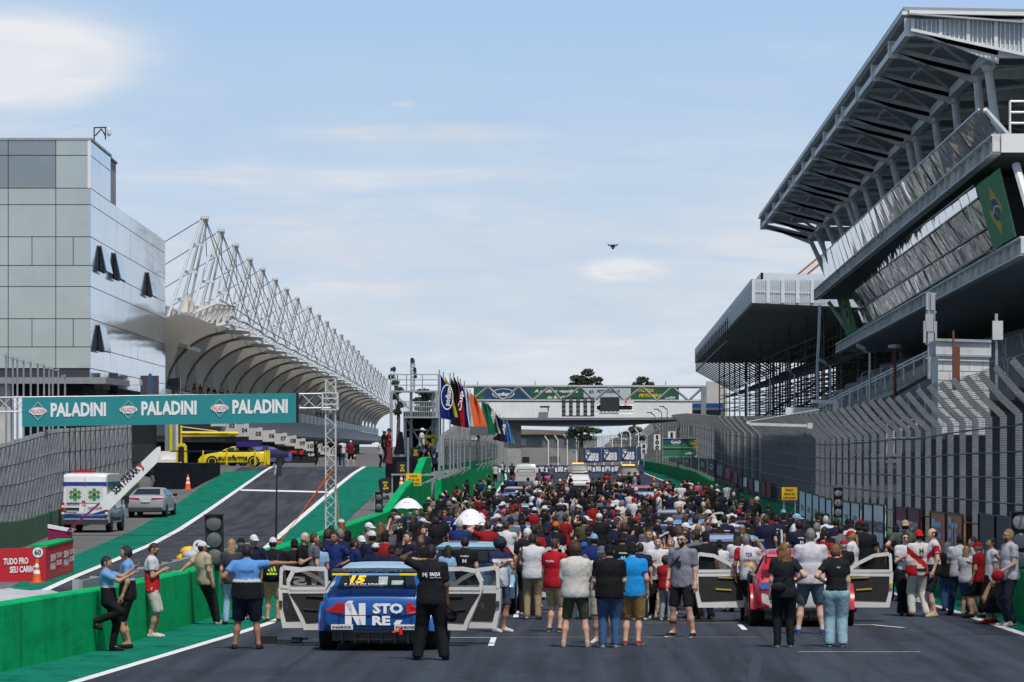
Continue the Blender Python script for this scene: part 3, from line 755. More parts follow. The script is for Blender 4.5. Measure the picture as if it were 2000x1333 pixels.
YSIGN = mat('amber_sign', (.80,.47,.008), .55, 0, .04, 3)
def start_sign(xa, xb, ya, yb, Y, label, pole):
    t = thing('start_area_sign', label, 'sign', P((xa+xb)/2,yb,Y), 0, 'yellow start area signs')
    b = MB(); b.slab(P(xa,yb,Y), P(xb,yb,Y), P(xb,ya,Y), P(xa,ya,Y), -.04); pl = b.build('plate', YSIGN, t)
    b = MB(); wd = (xb-xa)*Y/F; h = (yb-ya)*Y/F; cx = PX((xa+xb)/2,Y)
    for k, (s_, f) in enumerate((('INÍCIO',.5),('ÁREA DE',.72),('LARGADA',.84))): put_text(b, s_, (cx,Y-.006,PZ(ya,Y)-h*(.29+k*.3)), (1,0,0), (0,0,1), h*.15, width=wd*f, off=.008, bold=.03)
    b.build('lettering', mat('dark_brown_lettering', (.10,.045,.01), .7, 0, 0), pl)
    if pole: b = MB(); b.tube(P(pole,yb+26,Y+.1), P(pole,ya-70,Y+.1), .05, n=8); b.build('pole', METAL, t)
    else: b = MB(); q, r = P(xa+4,ya,Y+.1), P(xb-4,ya,Y+.1); b.bar((q.x,q.y,-.45), q, .04); b.bar((r.x,r.y,-.45), r, .04); b.build('leg', METAL, t)
start_sign(793, 823, 925, 949, 196, 'yellow start area sign on a pole against the wedge of the green wall', 797)
start_sign(1527, 1557, 952, 977, 161, 'yellow start area sign on the dark fence above the crowd at right', None)

# ---- flags on poles along the tall green wall
def wavy_flag(mb, x, Y, ztop, wd, h, ph, mi=0):
    rows = []
    for j in range(11):
        f = j/10; row = []
        for i in range(9):
            g_ = i/8
            px = x+wd*g_*(.28+.72*f**.7)+.02*math.sin(7*f+ph); py = Y+.18*math.sin(3*g_*math.pi+ph+2.*f)*g_; pz = ztop-h*f-.18*g_*(1-f)-h*.06*g_
            row.append((px,py,pz))
        rows.append(row)
    mb.grid(rows, mi); mb.grid([[(p[0],p[1]+.012,p[2]) for p in r] for r in rows], mi, flip=True)
    return rows
FLAGS = [(858,727,'podium','14327e','blue with a white oval emblem, nearest of the row',86,30),(866,731,'', '1c5a46','green and yellow half hidden behind the blue one',76,26),(879,733,'','15151a','black with small white marks',92,20),(886,732,'Cup','101015','black with a red corner',94,22),(894,739,'','33255f','dark violet',88,18),(899,744,'','5a3fa8','purple',84,16),(907,748,'','d9dbe2','plain white and narrow',78,16),(918,764,'','e0305a','pink above orange',70,34),(941,778,'','0d6b4f','teal green with white marks',66,26),(949,783,'PETROBRAS','0b5c38','dark green with white lettering',58,24),(955,790,'','c9cfdb','pale grey',52,22),(962,801,'','1b1a24','black with pinkish pattern',56,18),(968,806,'','141420','black far down the row',52,18),(975,812,'BRB','13306b','navy with white lettering',48,16),(984,816,'','2f5fa8','blue farther down the row',44,14),(990,822,'','6fb4d8','light blue farthest of the row',40,14)]
for i, (px, py, tx, c, lab, hp, wp) in enumerate(FLAGS):
    Y = 9000*5.35/(1094-px); X_ = -5.35; k = F/Y
    zt_ = PZ(py,Y); x0 = X_
    t = thing('flag_pole', 'flag pole with a flag '+lab, 'flag', (x0,Y,2.0), 0, 'flags along the left wall')
    b = MB(); b.tube((x0,Y,2.0), (x0,Y,zt_+.1), .05, .03, 6); b.bar((wl(Y)-.1,Y,2.1), (x0,Y,2.1), .06); b.bar((wl(Y)+.1,Y,1.7), (x0,Y,2.1), .05); b.build('pole', METAL, t)
    b = MB(); h = hp/k; wd = wp/k; rows = wavy_flag(b, x0+.04, Y-.02, zt_-.1, wd, h, i*1.3)
    c2 = {'e0305a':'f0703a','101015':'b0101c','1c5a46':'c9b01a'}.get(c, c)
    f = b.build('flag', [cloth(c), cloth(c2)], t, 2.)
    for p in f.data.polygons:
        if p.center.z < (zt_-.1-h*.55) and (c != '101015' or p.center.x > wd*.45): p.material_index = 1
    if tx:
        b = MB(); zc = zt_-.1-h*.52
        o = Vector((x0+wd*.66, Y-.26, zc)); put_text(b, tx, o-Vector((0,0,h*.2)), (.12,0,1), (-1,0,.12), wd*.34, width=h*.42, align='l', off=-.0, bold=.03)
        if tx == 'podium':
            n = 26
            for q in range(n):
                a0, a1 = 2*math.pi*q/n, 2*math.pi*(q+1)/n
                b.add([(x0+wd*.52+r1*wd*.4*math.cos(a), Y-.25, zc+r1*h*.29*math.sin(a)) for r1, a in ((1,a0),(.9,a0),(.9,a1),(1,a1))], [(0,1,2,3)])
        b.build('emblem', WHTL, f)
# banner board on the left fence and concrete posts
for px, s_ in ((902,'BRB'),(923,'BRB')):
    Y = 300; b = MB(); b.slab(P(px-9,862,Y), P(px+13,862,Y), P(px+13,850,Y), P(px-9,850,Y), -.05)
    tt = MB(); put_text(tt, s_, P(px+2,860,Y-.01), (1,0,0), (0,0,1), .22, width=.5, bold=.04)
    o = thing('fence_banner', 'small navy banner with white letters on the left fence, '+('first' if px == 902 else 'second')+' from the steel platform', 'banner', P(px+2,862,Y), 0, 'navy banners')
    b.build('cloth', cloth('13305f'), o); tt.build('lettering', WHTL, o)
b = MB(); Y = 262; b.box((PX(925,Y)+.3,Y,PZ(842,Y)), (1.0,.4,.5)); b.tube((PX(925,Y)+.3,Y,2.3), P(935,842,Y), .06, n=6); b.single('speaker_cluster', mat('grey_box_metal', (.10,.11,.12), .6), 'dark grey box on a post below the pink and orange flag', 'box')

def umbrella(px, pr, pt, wpx, Y, label):
    c = P(px, pr, Y); top = P(px, pt, Y).z; R = wpx*Y/F/2
    t = thing('umbrella', label, 'umbrella', (c.x,Y,0), 0, 'white umbrellas over the left crowd')
    b = MB(); n = 8; rows = []
    for j in range(6):
        f = j/5; row = []
        for i in range(n*4):
            a = 2*math.pi*i/(n*4); sag = 1-.05*f*abs(math.sin(a*n/2)); row.append((c.x+R*f*sag*math.cos(a), Y+R*f*sag*math.sin(a), top-(top-c.z)*f**1.9+.02*f*abs(math.sin(a*n/2))))
        rows.append(row)
    b.grid(rows, closed=True); cn = b.build('canopy', mat('white_umbrella_cloth', (.70,.70,.76), .7, 0, .05, 4), t, .5)
    b = MB()
    for i in range(n):
        a = 2*math.pi*i/n; b.path([(c.x+R*f*math.cos(a)*.98, Y+R*f*math.sin(a)*.98, top-(top-c.z)*f**1.9-.012) for f in (.05,.4,.7,1)], .006, 4)
    b.build('ribs', METAL, t)
    b = MB(); b.tube((c.x,Y,c.z-.75), (c.x,Y,top+.05), .012, n=6); b.build('shaft', METAL, t)
    b = MB(); put_text(b, 'CBT', (c.x-R*.05,Y-R*.62,c.z+(top-c.z)*.36), (1,0,0), (0,.5,1), (top-c.z)*.28, width=R*.42, off=.03, bold=.03); put_text(b, 'COPA', (c.x-R*.05,Y-R*.72,c.z+(top-c.z)*.16), (1,0,0), (0,.5,1), (top-c.z)*.16, width=R*.42, off=.03, bold=.03); b.build('lettering', REDL, cn)
umbrella(797, 994, 973, 60, 122, 'small white umbrella in front of the green wall below the yellow sign')
umbrella(919, 1026, 994, 70, 108, 'larger white umbrella over the people in navy at left')
# ================================================================= glass office tower and pit building
def glass(name, col, bump, bs, rough=.06, metal=.85):
    m = mat(name, col, rough, metal, .10, .3, bump, bs, .6); return m
GL1 = glass('green_grey_mirror_glass', (.53,.56,.515), .12, .35, .10, .75); GL2 = glass('blue_mirror_glass', (.40,.53,.69), .10, .5, .08, .8)
GL3 = glass('dark_mirror_glass', (.30,.33,.34), .1, .4, .1, .7)
YC = 255.; kc = F/YC; CORN = P(177, 300, YC)
xq = CORN.x; dirY = Vector(((895-1094)/F*1.0, 1, 0)).normalized()      # direction of the side face
def sideP(s, z): p = Vector((xq, YC, 0))+dirY*s; return Vector((p.x, p.y, z))
sEnd = 65.
t = thing('glass_tower', 'tall mirror glass office building at far left', 'building', (xq, YC, 0))
zl = [PZ(y, YC) for y in (274, 304, 368, 400, 463, 519, 560, 623, 678, 720, 750)]
fx = [PX(x, YC)-xq for x in (177, 109, 16, -80, -180)]
rng = random.Random(3)
def panel(mb_pts, nrm, m, name='glass_panel', jit=.004, th=.06):
    a, b_, c, d = [Vector(p) for p in mb_pts]; u = (b_-a).normalized(); v = (d-a).normalized(); g_ = .022
    j = [rng.uniform(-jit, jit) for _ in range(4)]
    q = [a+u*g_+v*g_+nrm*j[0], b_-u*g_+v*g_+nrm*j[1], c-u*g_-v*g_+nrm*j[2], d+u*g_-v*g_+nrm*j[3]]
    mb = MB(); mb.prism(q[::-1], -nrm*th); return mb.build(name, m, t)
# core body set just behind the panels, dark joints show between them
b = MB(); b.prism([Vector((xq-40,YC+.05,zl[-1])), Vector((xq-.05,YC+.05,zl[-1])), sideP(sEnd,zl[-1])+Vector((-.05,0,0)), sideP(sEnd,zl[-1])+Vector((-40,0,0))][::-1], (0,0,zl[2]-zl[-1]))
b.prism([Vector((xq-40,YC+.05,zl[2]+.004)), Vector((xq-.05,YC+.05,zl[2]+.004)), sideP(14.7,zl[2]+.004)+Vector((-.05,0,0)), sideP(14.7,zl[2]+.004)+Vector((-40,0,0))][::-1], (0,0,zl[0]-zl[2]-.02))
b.build('core', mat('dark_facade_joint', (.035,.04,.045), .6), t)
nF, nS = Vector((0,-1,0)), dirY.cross(Vector((0,0,1))).normalized()
for r in range(len(zl)-1):
    z1, z0 = zl[r], zl[r+1]
    for c in range(4):
        xa, xb = fx[c+1], fx[c]
        cells = [(xa, xb)]
        if r in (4, 7): cells = [(xa, (xa+xb)/2), ((xa+xb)/2, xb)]
        for (p0, p1) in cells:
            if r == 9: continue
            mm = GL3 if (r < 2 and c > 0) or rng.random() < .04 else GL1
            panel([(xq+p0,YC,z0),(xq+p1,YC,z0),(xq+p1,YC,z1),(xq+p0,YC,z1)], nF, mm)
sx = [0, 1.9, 6.2, 10.5, 14.7, 19.5, 25, 31, 37.5, 44.5, 52, 58, 65]
OPEN = {(4,1):1,(4,2):1,(5,6):1,(7,1):1}
for r in range(len(zl)-1):
    z1, z0 = zl[r], zl[r+1]
    for c in range(len(sx)-1):
        if r < 2 and c > 3: continue
        s0, s1 = sx[c], sx[c+1]
        panel([sideP(s0,z0),sideP(s1,z0),sideP(s1,z1),sideP(s0,z1)], nS, GL2, jit=.006)
# four awning windows tilted open
for px, pyt, pyb, wp in ((194,480,530,15),(222,494,545,16),(287,532,578,14),(191,635,686,17)):
    # pixel on side face -> s
    lo, hi = 0., 65.
    for _ in range(40):
        m_ = (lo+hi)/2; q = sideP(m_, 0)
        if CX+q.x*F/q.y < px: lo = m_
        else: hi = m_
    s0 = lo; q = sideP(s0,0); k = F/q.y; z1 = CH+(HY-pyt)/k; z0 = CH+(HY-pyb)/k; wd = 4.2
    b = MB(); A = sideP(s0-.2, z1)+nS*.08; B_ = sideP(s0+wd, z1)+nS*.08; o_ = nS*.55
    b.prism([A+Vector((0,0,0)), B_, B_+o_*.6-Vector((0,0,z1-z0)), A+o_*.6-Vector((0,0,z1-z0))], nS*.05)
    wf = b.build('open_window', GL2, t)
    b = MB(); b.prism([sideP(s0-.2,z1-.02)+nS*.05, sideP(s0-.2,z1-.02)+nS*.09, sideP(s0-.2,z0)+nS*.36, sideP(s0-.2,z0)+nS*.05], dirY*.05); b.prism([sideP(s0,z1)+nS*.055, sideP(s0+wd,z1)+nS*.055, sideP(s0+wd,z0)+nS*.055, sideP(s0,z0)+nS*.055], nS*.01); b.build('window_opening', BLACK, wf)
    b = MB(); b.bar(sideP(s0-.25,z1)+nS*.1, sideP(s0-.25,z0)+nS*.36, .07); b.bar(sideP(s0-.3,z0)+nS*.36, sideP(s0+wd,z0)+nS*.36, .07); b.build('window_frame', DARKM, wf)
b = MB(); b.slab(P(171,368,YC-.03), P(177.5,368,YC-.03), P(177.5,274,YC-.03), P(171,274,YC-.03), -.05); b.build('corner_trim', WHT, t)
b = MB(); b.prism([Vector((xq-40,YC-.05,zl[0])), Vector((xq+.08,YC-.05,zl[0])), sideP(14.8,zl[0])+nS*.08, sideP(14.8,zl[0])-nS*40][::-1], (0,0,.12)); b.build('parapet', METAL, t)
b = MB(); zb_ = zl[2]+.02; p0, p1 = sideP(16,zb_), sideP(31,zb_); b.prism([p0-nS*.9,p1-nS*.9,p1-nS*9,p0-nS*9], (0,0,3.2)); rf = b.build('roof_box', CONC, t)
b = MB(); b.prism([p0-nS*.8-dirY*.15,p1-nS*.8,p1-nS*9,p0-nS*9.1-dirY*.15], (0,0,.12), 0); 
for i in range(len(b.v)): b.v[i] = (b.v[i][0], b.v[i][1], b.v[i][2]+3.2)
b.build('roof_box_coping', DARKM, t)
# base: canopy slab, dark ground floor, pale concrete end
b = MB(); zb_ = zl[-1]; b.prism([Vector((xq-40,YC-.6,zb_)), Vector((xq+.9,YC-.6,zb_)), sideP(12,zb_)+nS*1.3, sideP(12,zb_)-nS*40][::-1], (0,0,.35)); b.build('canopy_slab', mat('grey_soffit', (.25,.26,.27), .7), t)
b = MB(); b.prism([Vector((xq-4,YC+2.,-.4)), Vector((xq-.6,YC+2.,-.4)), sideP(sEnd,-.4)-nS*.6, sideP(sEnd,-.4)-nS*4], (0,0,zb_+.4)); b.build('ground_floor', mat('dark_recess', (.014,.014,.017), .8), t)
b = MB(); b.box((PX(-10,YC)-1.7,YC+.6,(zb_-.4)/2), (PX(75,YC)-PX(-105,YC),1,zb_+.35)); b.build('concrete_end', CONCL, t)
# tall banners and round sign at the side entrance
def sbox(pxa, pxb, pya, pyb, s, m, name, label, cat, oval=False):
    q = sideP(s,0)+nS*1.2; Y = q.y
    b = MB()
    if oval: b.prism([P((pxa+pxb)/2+(pxb-pxa)/2*math.cos(a*.2618), (pya+pyb)/2+(pyb-pya)/2*math.sin(a*.2618), Y) for a in range(24)], (0,.15,0)); b.bar(P((pxa+pxb)/2,pyb,Y+.08), P((pxa+pxb)/2,pyb+40,Y+.08), .12)
    else: b.slab(P(pxa,pyb,Y), P(pxb,pyb,Y), P(pxb,pya,Y), P(pxa,pya,Y), -.15); b.bar(P(pxa+2,pyb,Y+.1), P(pxa+2,pyb+40,Y+.1), .15)
    return b.single(name, m, label, cat)
sbox(212, 230, 729, 790, 10, [mat('violet_black_banner', (.04,.03,.05), .6, 0, .5, .4)], 'tall_banner', 'dark tall banner at the tower entrance nearest the camera', 'banner')
sbox(274, 310, 734, 790, 34, [mat('dark_banner_two', (.06,.05,.08), .6, 0, .5, .4)], 'tall_banner', 'dark tall banner behind the round blue sign at the tower entrance', 'banner')
sbox(287, 299, 729, 782, 30, [mat('blue_sign', (.05,.09,.17), .5)], 'oval_sign', 'upright oval blue sign at the tower entrance', 'sign', True)
q = sideP(20,0)+nS*.8; b = MB(); b.slab(P(228,752,q.y), P(272,752,q.y), P(272,742,q.y), P(228,742,q.y), -2); b.single('entrance_awning', WHT, 'white cloth awning at the tower entrance between dark banners', 'awning')
for x, yy in ((190,738),(206,740)):
    q = sideP(6,0)+nS*1.; b = MB()
    for j in range(3): b.slab(P(x-6,yy+10+j*6,q.y), P(x+6,yy+10+j*6,q.y), P(x+6,yy+5+j*6,q.y), P(x-6,yy+5+j*6,q.y), -.5)
    b.single('speaker_stack', mat('pale_speaker', (.35,.36,.38), .6), 'pale loudspeaker stack under the tower, '+('left' if x == 190 else 'right')+' one of two', 'loudspeaker', 'loudspeakers under the tower')
# camera bracket on the roof
t = thing('roof_camera', 'dome camera hanging from a dark bracket on the tower roof corner', 'camera', P(184,274,YC+.5))
b = MB(); Y = YC+.5
for p_, q_ in (((184,275),(184,250)),((183,250),(208,249)),((206,250),(206,273)),((186,266),(198,252)),((206,266),(198,252))): b.bar(P(*p_,Y), P(*q_,Y), .07)
b.build('bracket', DARKM, t); b = MB(); q = P(213,259,Y); b.lathe(q, [(.02,.25),(.11,.2),(.12,-.05),(.10,-.15),(.04,-.22)], 12); b.bar(P(207,254,Y), P(213,253,Y), .05); b.build('dome', WHT, t, .8)
# flag poles without flags in front of the tower
for i, (x, y) in enumerate(((12,692),(25,697),(34,699),(46,703),(60,706),(74,709),(86,711),(96,716),(103,718),(114,720),(127,732))):
    Y = 236+i*.6; t = thing('bare_flagpole', 'bare slim metal flagpole in front of the tower', 'flagpole', (PX(x,Y),Y,terr(PX(x,Y),Y)), 0, 'bare flagpoles before the tower')
    b = MB(); q = P(x,y,Y); b.tube((q.x,Y,-.3), q, .065, .05, 8); b.build('pole', METAL, t)
    b = MB(); b.box(q+Vector((-.08,-.05,-.08)), (.22,.12,.08)); b.build('bracket', METAL, t)
ORD = ['leftmost','second from left','third from left','fourth from left','fifth from left','sixth from left','seventh from left','eighth from left','ninth from left','tenth from left','shortest and rightmost']
for i, o in enumerate([o for o in COL.objects if o.name.startswith('bare_flagpole')]): o['label'] = ORD[i]+' of the eleven bare flagpoles before the glass tower'

# ---------------------------------------------------------------- pit building
MEMB = mat('white_membrane', (.60,.565,.50), .7, 0, .10, .25, .1, 3, .3)
_nt = MEMB.node_tree; _b = _nt.nodes['Principled BSDF']; _tr = _nt.nodes.new('ShaderNodeBsdfTranslucent'); _tr.inputs[0].default_value = (.5,.48,.43,1); _mx = _nt.nodes.new('ShaderNodeMixShader'); _mx.inputs[0].default_value = .22
_nt.links.new(_b.outputs[0], _mx.inputs[1]); _nt.links.new(_tr.outputs[0], _mx.inputs[2]); _nt.links.new(_mx.outputs[0], _nt.nodes['Material Output'].inputs[0])
MSTEEL = mat('white_steel', (.62,.63,.64), .45, .1, .08, 3)
NB = 24
mx_ = [(400,425),(432,450),(460,478),(488,505),(513,525),(538,545),(560,564),(581,582),(605,600),(623,615),(639,628),(653,642),(667,654),(680,665),(690,675),(700,685),(708,695),(717,703),(725,712),(732,718),(738,724),(744,729),(750,735),(755,740)]
HM = 16.3
MAST = []
for x, y in mx_:
    Y = 9000*HM/(HY-y); MAST.append(Vector((PX(x,Y), Y, CH+HM)))
t = thing('pit_building', 'long pit building with a white scalloped tent roof on slanting masts', 'building', (MAST[0].x, MAST[0].y, 2))
# station s along the building: position of mast tops, extrapolated by one bay at each end
base = [MAST[0]*2-MAST[1]]+MAST+[MAST[-1]*2-MAST[-2]]
def st(s):                                   # s=0 at first mast
    i = int(math.floor(s))+1; i = max(0, min(i, len(base)-2)); f = s-(i-1); return base[i].lerp(base[i+1], f)
def at(s, a, z): p = st(s); return Vector((p.x+a, p.y, z))
# heights from the photograph: front lip, balcony, garage head (z measured at the near end)
ZB, ZG, ZF = 7.55, 5.3, 12.1                # balcony rail top, garage head, front lip of roof
AF, AR = 1.9, -3.0                            # lateral offset of the front lip and of the column line from the mast top
def roofz(u, v):
    """v 0 at column line, 1 at lip; u is the bay coordinate (integers on ribs)"""
    rib = 1-abs((u % 1)-.5)*2                 # 0 on rib, 1 mid bay
    e = math.sqrt(max(0, 1-(1-v)**2))
    low = lerp(ZB-1.0, ZF-.5, e)
    high = ZF-.3+.9*math.sin(math.pi*min(1, v*1.1))
    return lerp(low, high, (math.sin(rib*math.pi/2))**.8*(1-.55*v**2))
rows = []; US = 8
for j in range(0, NB*US+1):
    u = j/US-.5; row = []
    for i in range(11):
        v = i/10; row.append(at(u, lerp(AR, AF, v), roofz(u, v)+.0))
    rows.append(row)
b = MB(); b.grid(rows); b.build('canopy', MEMB, t, 1.2)
SEAM = mat('membrane_seam', (.16,.155,.15), .7)
for k in range(NB):
    b = MB(); b.path([at(k, lerp(AR, AF, i/14), roofz(k, i/14)-.10) for i in range(15)], .10, 5); b.build('rib_seam', SEAM, t, 1.5)
# tent peaks above each bay
for k in range(NB-1):
    b = MB(); rows = []
    for j in range(7):
        f = j/6; row = []
        for i in range(14):
            a = 2*math.pi*i/14; r = 1-f; p = at(k+.5+.5*r*math.cos(a)*(1-.3*math.sin(math.pi*f)), -1.9+2.3*r*math.sin(a)*(1-.3*math.sin(math.pi*f)), ZF+.2+2.5*f**1.5); row.append(p)
        rows.append(row)
    b.grid(rows, closed=True); b.build('tent_peak', MEMB, t, 1.5)
# lip truss and drip plates
b = MB()
for (da, dz, r) in ((.1,0,.13),(.5,.35,.1),(.45,-.25,.1)):
    b.path([at(j/2-.5, AF+da, ZF+dz-.12*abs(math.sin(math.pi*(j/2)))) for j in range(NB*2+1)], r, 6)
for j in range(NB*4):
    b.tube(at(j/4-.5,AF+.1,ZF), at(j/4-.37,AF+.5,ZF+.33), .05, n=5, cap=False); b.tube(at(j/4-.37,AF+.45,ZF-.25), at(j/4-.25,AF+.1,ZF), .05, n=5, cap=False)
b.build('lip_truss', MSTEEL, t)
for k in range(NB-1):
    b = MB(); q = at(k+.0, AF+.3, ZF-.55); b.sphere(q, (1.0,5.,.17), 12, 6); b.build('drip_plate', MSTEEL, t, 1.5)
# end frame at the near gable, seen as two curved lattice wings
b = MB(); E0 = at(-.5, AF, ZF)
wing = [P(280,625,352), P(322,640,340), P(362,650,331), P(410,640,336), P(457,628,341)]
top = [p+Vector((0,0,.9)) for p in (P(288,626,352), P(325,622,340), P(368,640,331), P(420,618,336), P(459,622,341))]
wing2 = []
for i in range(len(wing)-1):
    for f in (0,.25,.5,.75): wing2.append((wing[i].lerp(wing[i+1],f), top[i].lerp(top[i+1],f)))
wing2.append((wing[-1],top[-1]))
b.path([p for p,_ in wing2], .17, 6); b.path([q for _,q in wing2], .12, 6)
for i in range(len(wing2)-1): b.tube(wing2[i][0], wing2[i+1][1], .06, n=5); b.tube(wing2[i][0], wing2[i][1], .06, n=5)
b.path([p+Vector((0,.5,-.55)) for p,_ in wing2], .2, 6)
b.build('gable_truss', MSTEEL, t)
b = MB(); b.grid([[p for p,_ in wing2], [q+Vector((0,3,.1)) for _,q in wing2]]); b.build('gable_membrane', MEMB, t, 1.)
# slanting masts
for k, m_ in enumerate(MAST):
    b = MB(); foot = at(k, -3.0, ZF-.6); tp = m_; foot = Vector((tp.x-2.2, tp.y, ZF-.5))
    for s_ in (-1, 1):
        dy = 2.4*s_ if k == 0 else 2.4*s_
        b.tube(foot+Vector((s_*.55, dy, 0)), tp+Vector((s_*.22,0,0)), .11, .09, 6)
    b.tube(foot, tp, .10, .08, 6)
    for f in (.28,.52,.76): c_ = foot.lerp(tp, f); wd = lerp(.75,.25,f); b.bar(c_+Vector((-wd,-.1,0)), c_+Vector((wd,.1,0)), .17, .2)
    b.box(tp, (.55,.4,.2)); b.build('mast', MSTEEL, t)
# stay cables
b = MB()
for k, m_ in enumerate(MAST):
    b.tube(m_, at(k+.0,AF+.4,ZF+.3), .035, n=4, cap=False); b.tube(m_, m_+Vector((-9,0,-5.5)), .035, n=4, cap=False)
    if k+1 < NB: b.tube(m_, at(k+1,AF+.4,ZF+.3), .03, n=4, cap=False); b.tube(m_, MAST[k+1]+Vector((-1.1,0,-2)), .03, n=4, cap=False); b.tube(m_+Vector((0,0,-.2)), at(k+.5,-1.9,ZF+2.7), .03, n=4, cap=False)
b.path([at(j-.2, AF-.6, ZF+1.6-.04*j) for j in range(NB)], .05, 4)
b.build('stay_cables', mat('grey_cable', (.16,.17,.18), .5, .4), t)
# balcony, rail panels, garage wall and box numbers
b = MB(); rows = []
for j in range(NB+1):
    u = j-.5; rows.append([at(u,-12,ZB-1.3), at(u,-2.4,ZB-1.3), at(u,-2.4,ZB-1.75), at(u,-3.2,ZB-1.8), at(u,-3.2,ZG-1.2), at(u,-3.9,ZG-1.2), at(u,-3.9,ZG-1.6), at(u,-12,ZG-1.6)])
b.grid(rows); b.build('balcony_slab', CONCL, t)
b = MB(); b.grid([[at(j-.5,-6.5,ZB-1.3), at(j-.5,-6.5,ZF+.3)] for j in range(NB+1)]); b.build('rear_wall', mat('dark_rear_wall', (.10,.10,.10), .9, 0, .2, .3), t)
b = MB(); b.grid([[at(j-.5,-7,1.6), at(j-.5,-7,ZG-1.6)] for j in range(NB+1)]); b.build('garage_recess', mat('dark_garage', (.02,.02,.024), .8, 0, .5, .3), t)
RAILP = mat('pale_blue_rail_panel', (.50,.54,.60), .5, 0, .1, .5)
for j in range(NB*2):
    u = j/2-.5; b = MB(); b.prism([at(u+.03,-2.35,ZB-1.25), at(u+.44,-2.35,ZB-1.25), at(u+.44,-2.35,ZB-.15), at(u+.03,-2.35,ZB-.15)], (.06,0,0)); b.build('rail_panel', RAILP, t)
b = MB(); b.path([at(j-.5,-2.35,ZB) for j in range(NB+1)], .06, 5); b.build('handrail', DARKM, t)
# sloping louvre canopy over the garages
b = MB(); b.grid([[at(j-.5,-2.25,ZB-2.), at(j-.5,.35,ZG-1.15)] for j in range(3,NB+1)]); b.build('seat_deck', mat('seat_deck_dark', (.16,.165,.17), .8), t)
b = MB()
for j in range(NB*12):
    u = j/12-.5
    if u > 3.2: b.bar(at(u,-2.25,ZB-1.75), at(u+.05,.4,ZG-.85), .5, .16)
b.build('louvre_blades', mat('grey_louvre', (.52,.53,.54), .5, .3), t)
NUMP = mat('box_number_panel', (.50,.50,.49), .7, 0, .1, .8)
nums = [(433,820,'02'),(453,832,'03'),(478,841,'04'),(505,848,'05'),(531,852,'06'),(554,857.5,'07'),(573,862,'08'),(591,867,'09'),(607,872.5,'10'),(625,877,'11'),(638,880,'12'),(652,884,'13'),(668,889,'14'),(681,893,'15'),(693,896,'16')]
for i, (x, y, s_) in enumerate(nums):
    Y = 318+i*11.; wp = max(10, 27-i*1.15); hp = max(12, 26-i*1.)
    b = MB(); c = P(x-2,y,Y); k = F/Y; b.box((c.x-wp/k*.2,Y,c.z), (wp*1.02/k,.3,hp/k)); pn = b.build('number_panel', NUMP, t)
    b = MB(); put_text(b, s_, (c.x+.08,Y-.155,c.z-.13), (1,0,0), (0,0,1), 8.2/k, width=11/k, off=.02, bold=.03); b.build('numerals', BLKL, pn)
    b = MB(); b.prism([P(x-2+wp*.4,y-hp*.5-1,Y), P(x-2+wp*.4,y+hp*.5,Y), P(x-2+wp*.28,y+hp*.5,Y+9), P(x-2+wp*.28,y-hp*.5+1,Y+9)], (-.3,0,0)); b.build('fin', NUMP, t)
b = MB(); b.slab(P(330,862,345), P(440,862,350), P(440,815,350), P(330,800,345), -.2); b.build('garage_front', mat('garage_front_grey', (.14,.14,.15), .7, 0, .3, .2), t)
# glass balustrade and corner slab at the near end of the balcony
b = MB(); b.slab(P(322,770,329), P(352,770,329), P(352,738,329), P(322,741,329), -.2); b.build('glass_balustrade', GL3, t)
b = MB(); b.prism([P(322,672,330), P(366,682,326), P(366,674,326), P(322,663,330)], (0,12,0)); b.build('corner_slab', MSTEEL, t)
b = MB(); b.tube(P(338,672,331), P(338,775,331), .12, n=6); b.tube(P(318,700,331), P(318,775,331), .08, n=6); b.build('column', MSTEEL, t)
b = MB(); b.slab(P(322,905,322), P(345,905,322), P(345,770,322), P(322,770,322), -.3); b.build('end_wall', mat('teal_grey_wall', (.20,.26,.28), .7, 0, .2, .6), t)
for x, c in ((333,YEL),(345,MSTEEL)):
    b = MB(); b.tube(P(x,905,318), P(x,770,318), .12, n=8); b.build('pipe', c, t)

# ---- pit lane objects
YP = 296.
t = thing('pit_rig', 'yellow overhead pit rig reaching over the yellow race car', 'pit equipment', P(354,905,YP))
b = MB(); b.prism([P(343,904,YP), P(345,872,YP), P(350,866,YP), P(359,866,YP), P(364,872,YP), P(365,904,YP), P(359,904,YP), P(357,872,YP), P(351,872,YP), P(350,904,YP)][::-1], (0,.5,0)); b.build('base_frame', YEL, t)
b = MB(); b.box(P(354.5,888,YP+.1), (.36,.5,.95)); b.build('motor_box', BLACK, t)
b = MB(); b.tube(P(353.5,868,YP+.2), P(353.5,831,YP+.2), .075, n=8); b.build('column', YEL, t)
b = MB(); b.tube(P(354,846,YP+.2), P(466,847,YP+.2), .11, n=8); b.tube(P(354,852.5,YP+.2), P(461,851.5,YP+.2), .04, n=6); b.tube(P(354,834,YP+.2), P(424,843,YP+.2), .03, n=5); bm_ = b.build('beam', YEL, t)
b = MB()
for x in (382, 437): put_text(b, 'eurofarma', P(x,848.5,YP+.08), (1,0,0), (0,0,1), .1, width=.64, off=.02, bold=.03)
b.build('lettering', BLKL, bm_)
b = MB(); b.tube(P(362,858,YP+.3), P(460,856,YP+.3), .05, n=6); b.build('hose', BLACK, t)
t = thing('belt_barrier', 'yellow posts with a dark belt in front of the yellow race car', 'barrier', P(440,907,294))
for x in (396.5,442.5,498,517,522,525.5): b = MB(); b.tube(P(x,908,294), P(x,880,294), .06, n=8); b.build('post', YEL, t)
b = MB(); b.slab(P(332,883,294.1), P(518,883,294.1), P(518,880.5,294.1), P(332,880.5,294.1), -.02); b.build('belt', cloth('20264a'), t)
t = thing('pit_stand', 'black pit stand with white lettering and red panels by the pit road crest', 'pit stand', P(590,908,330))
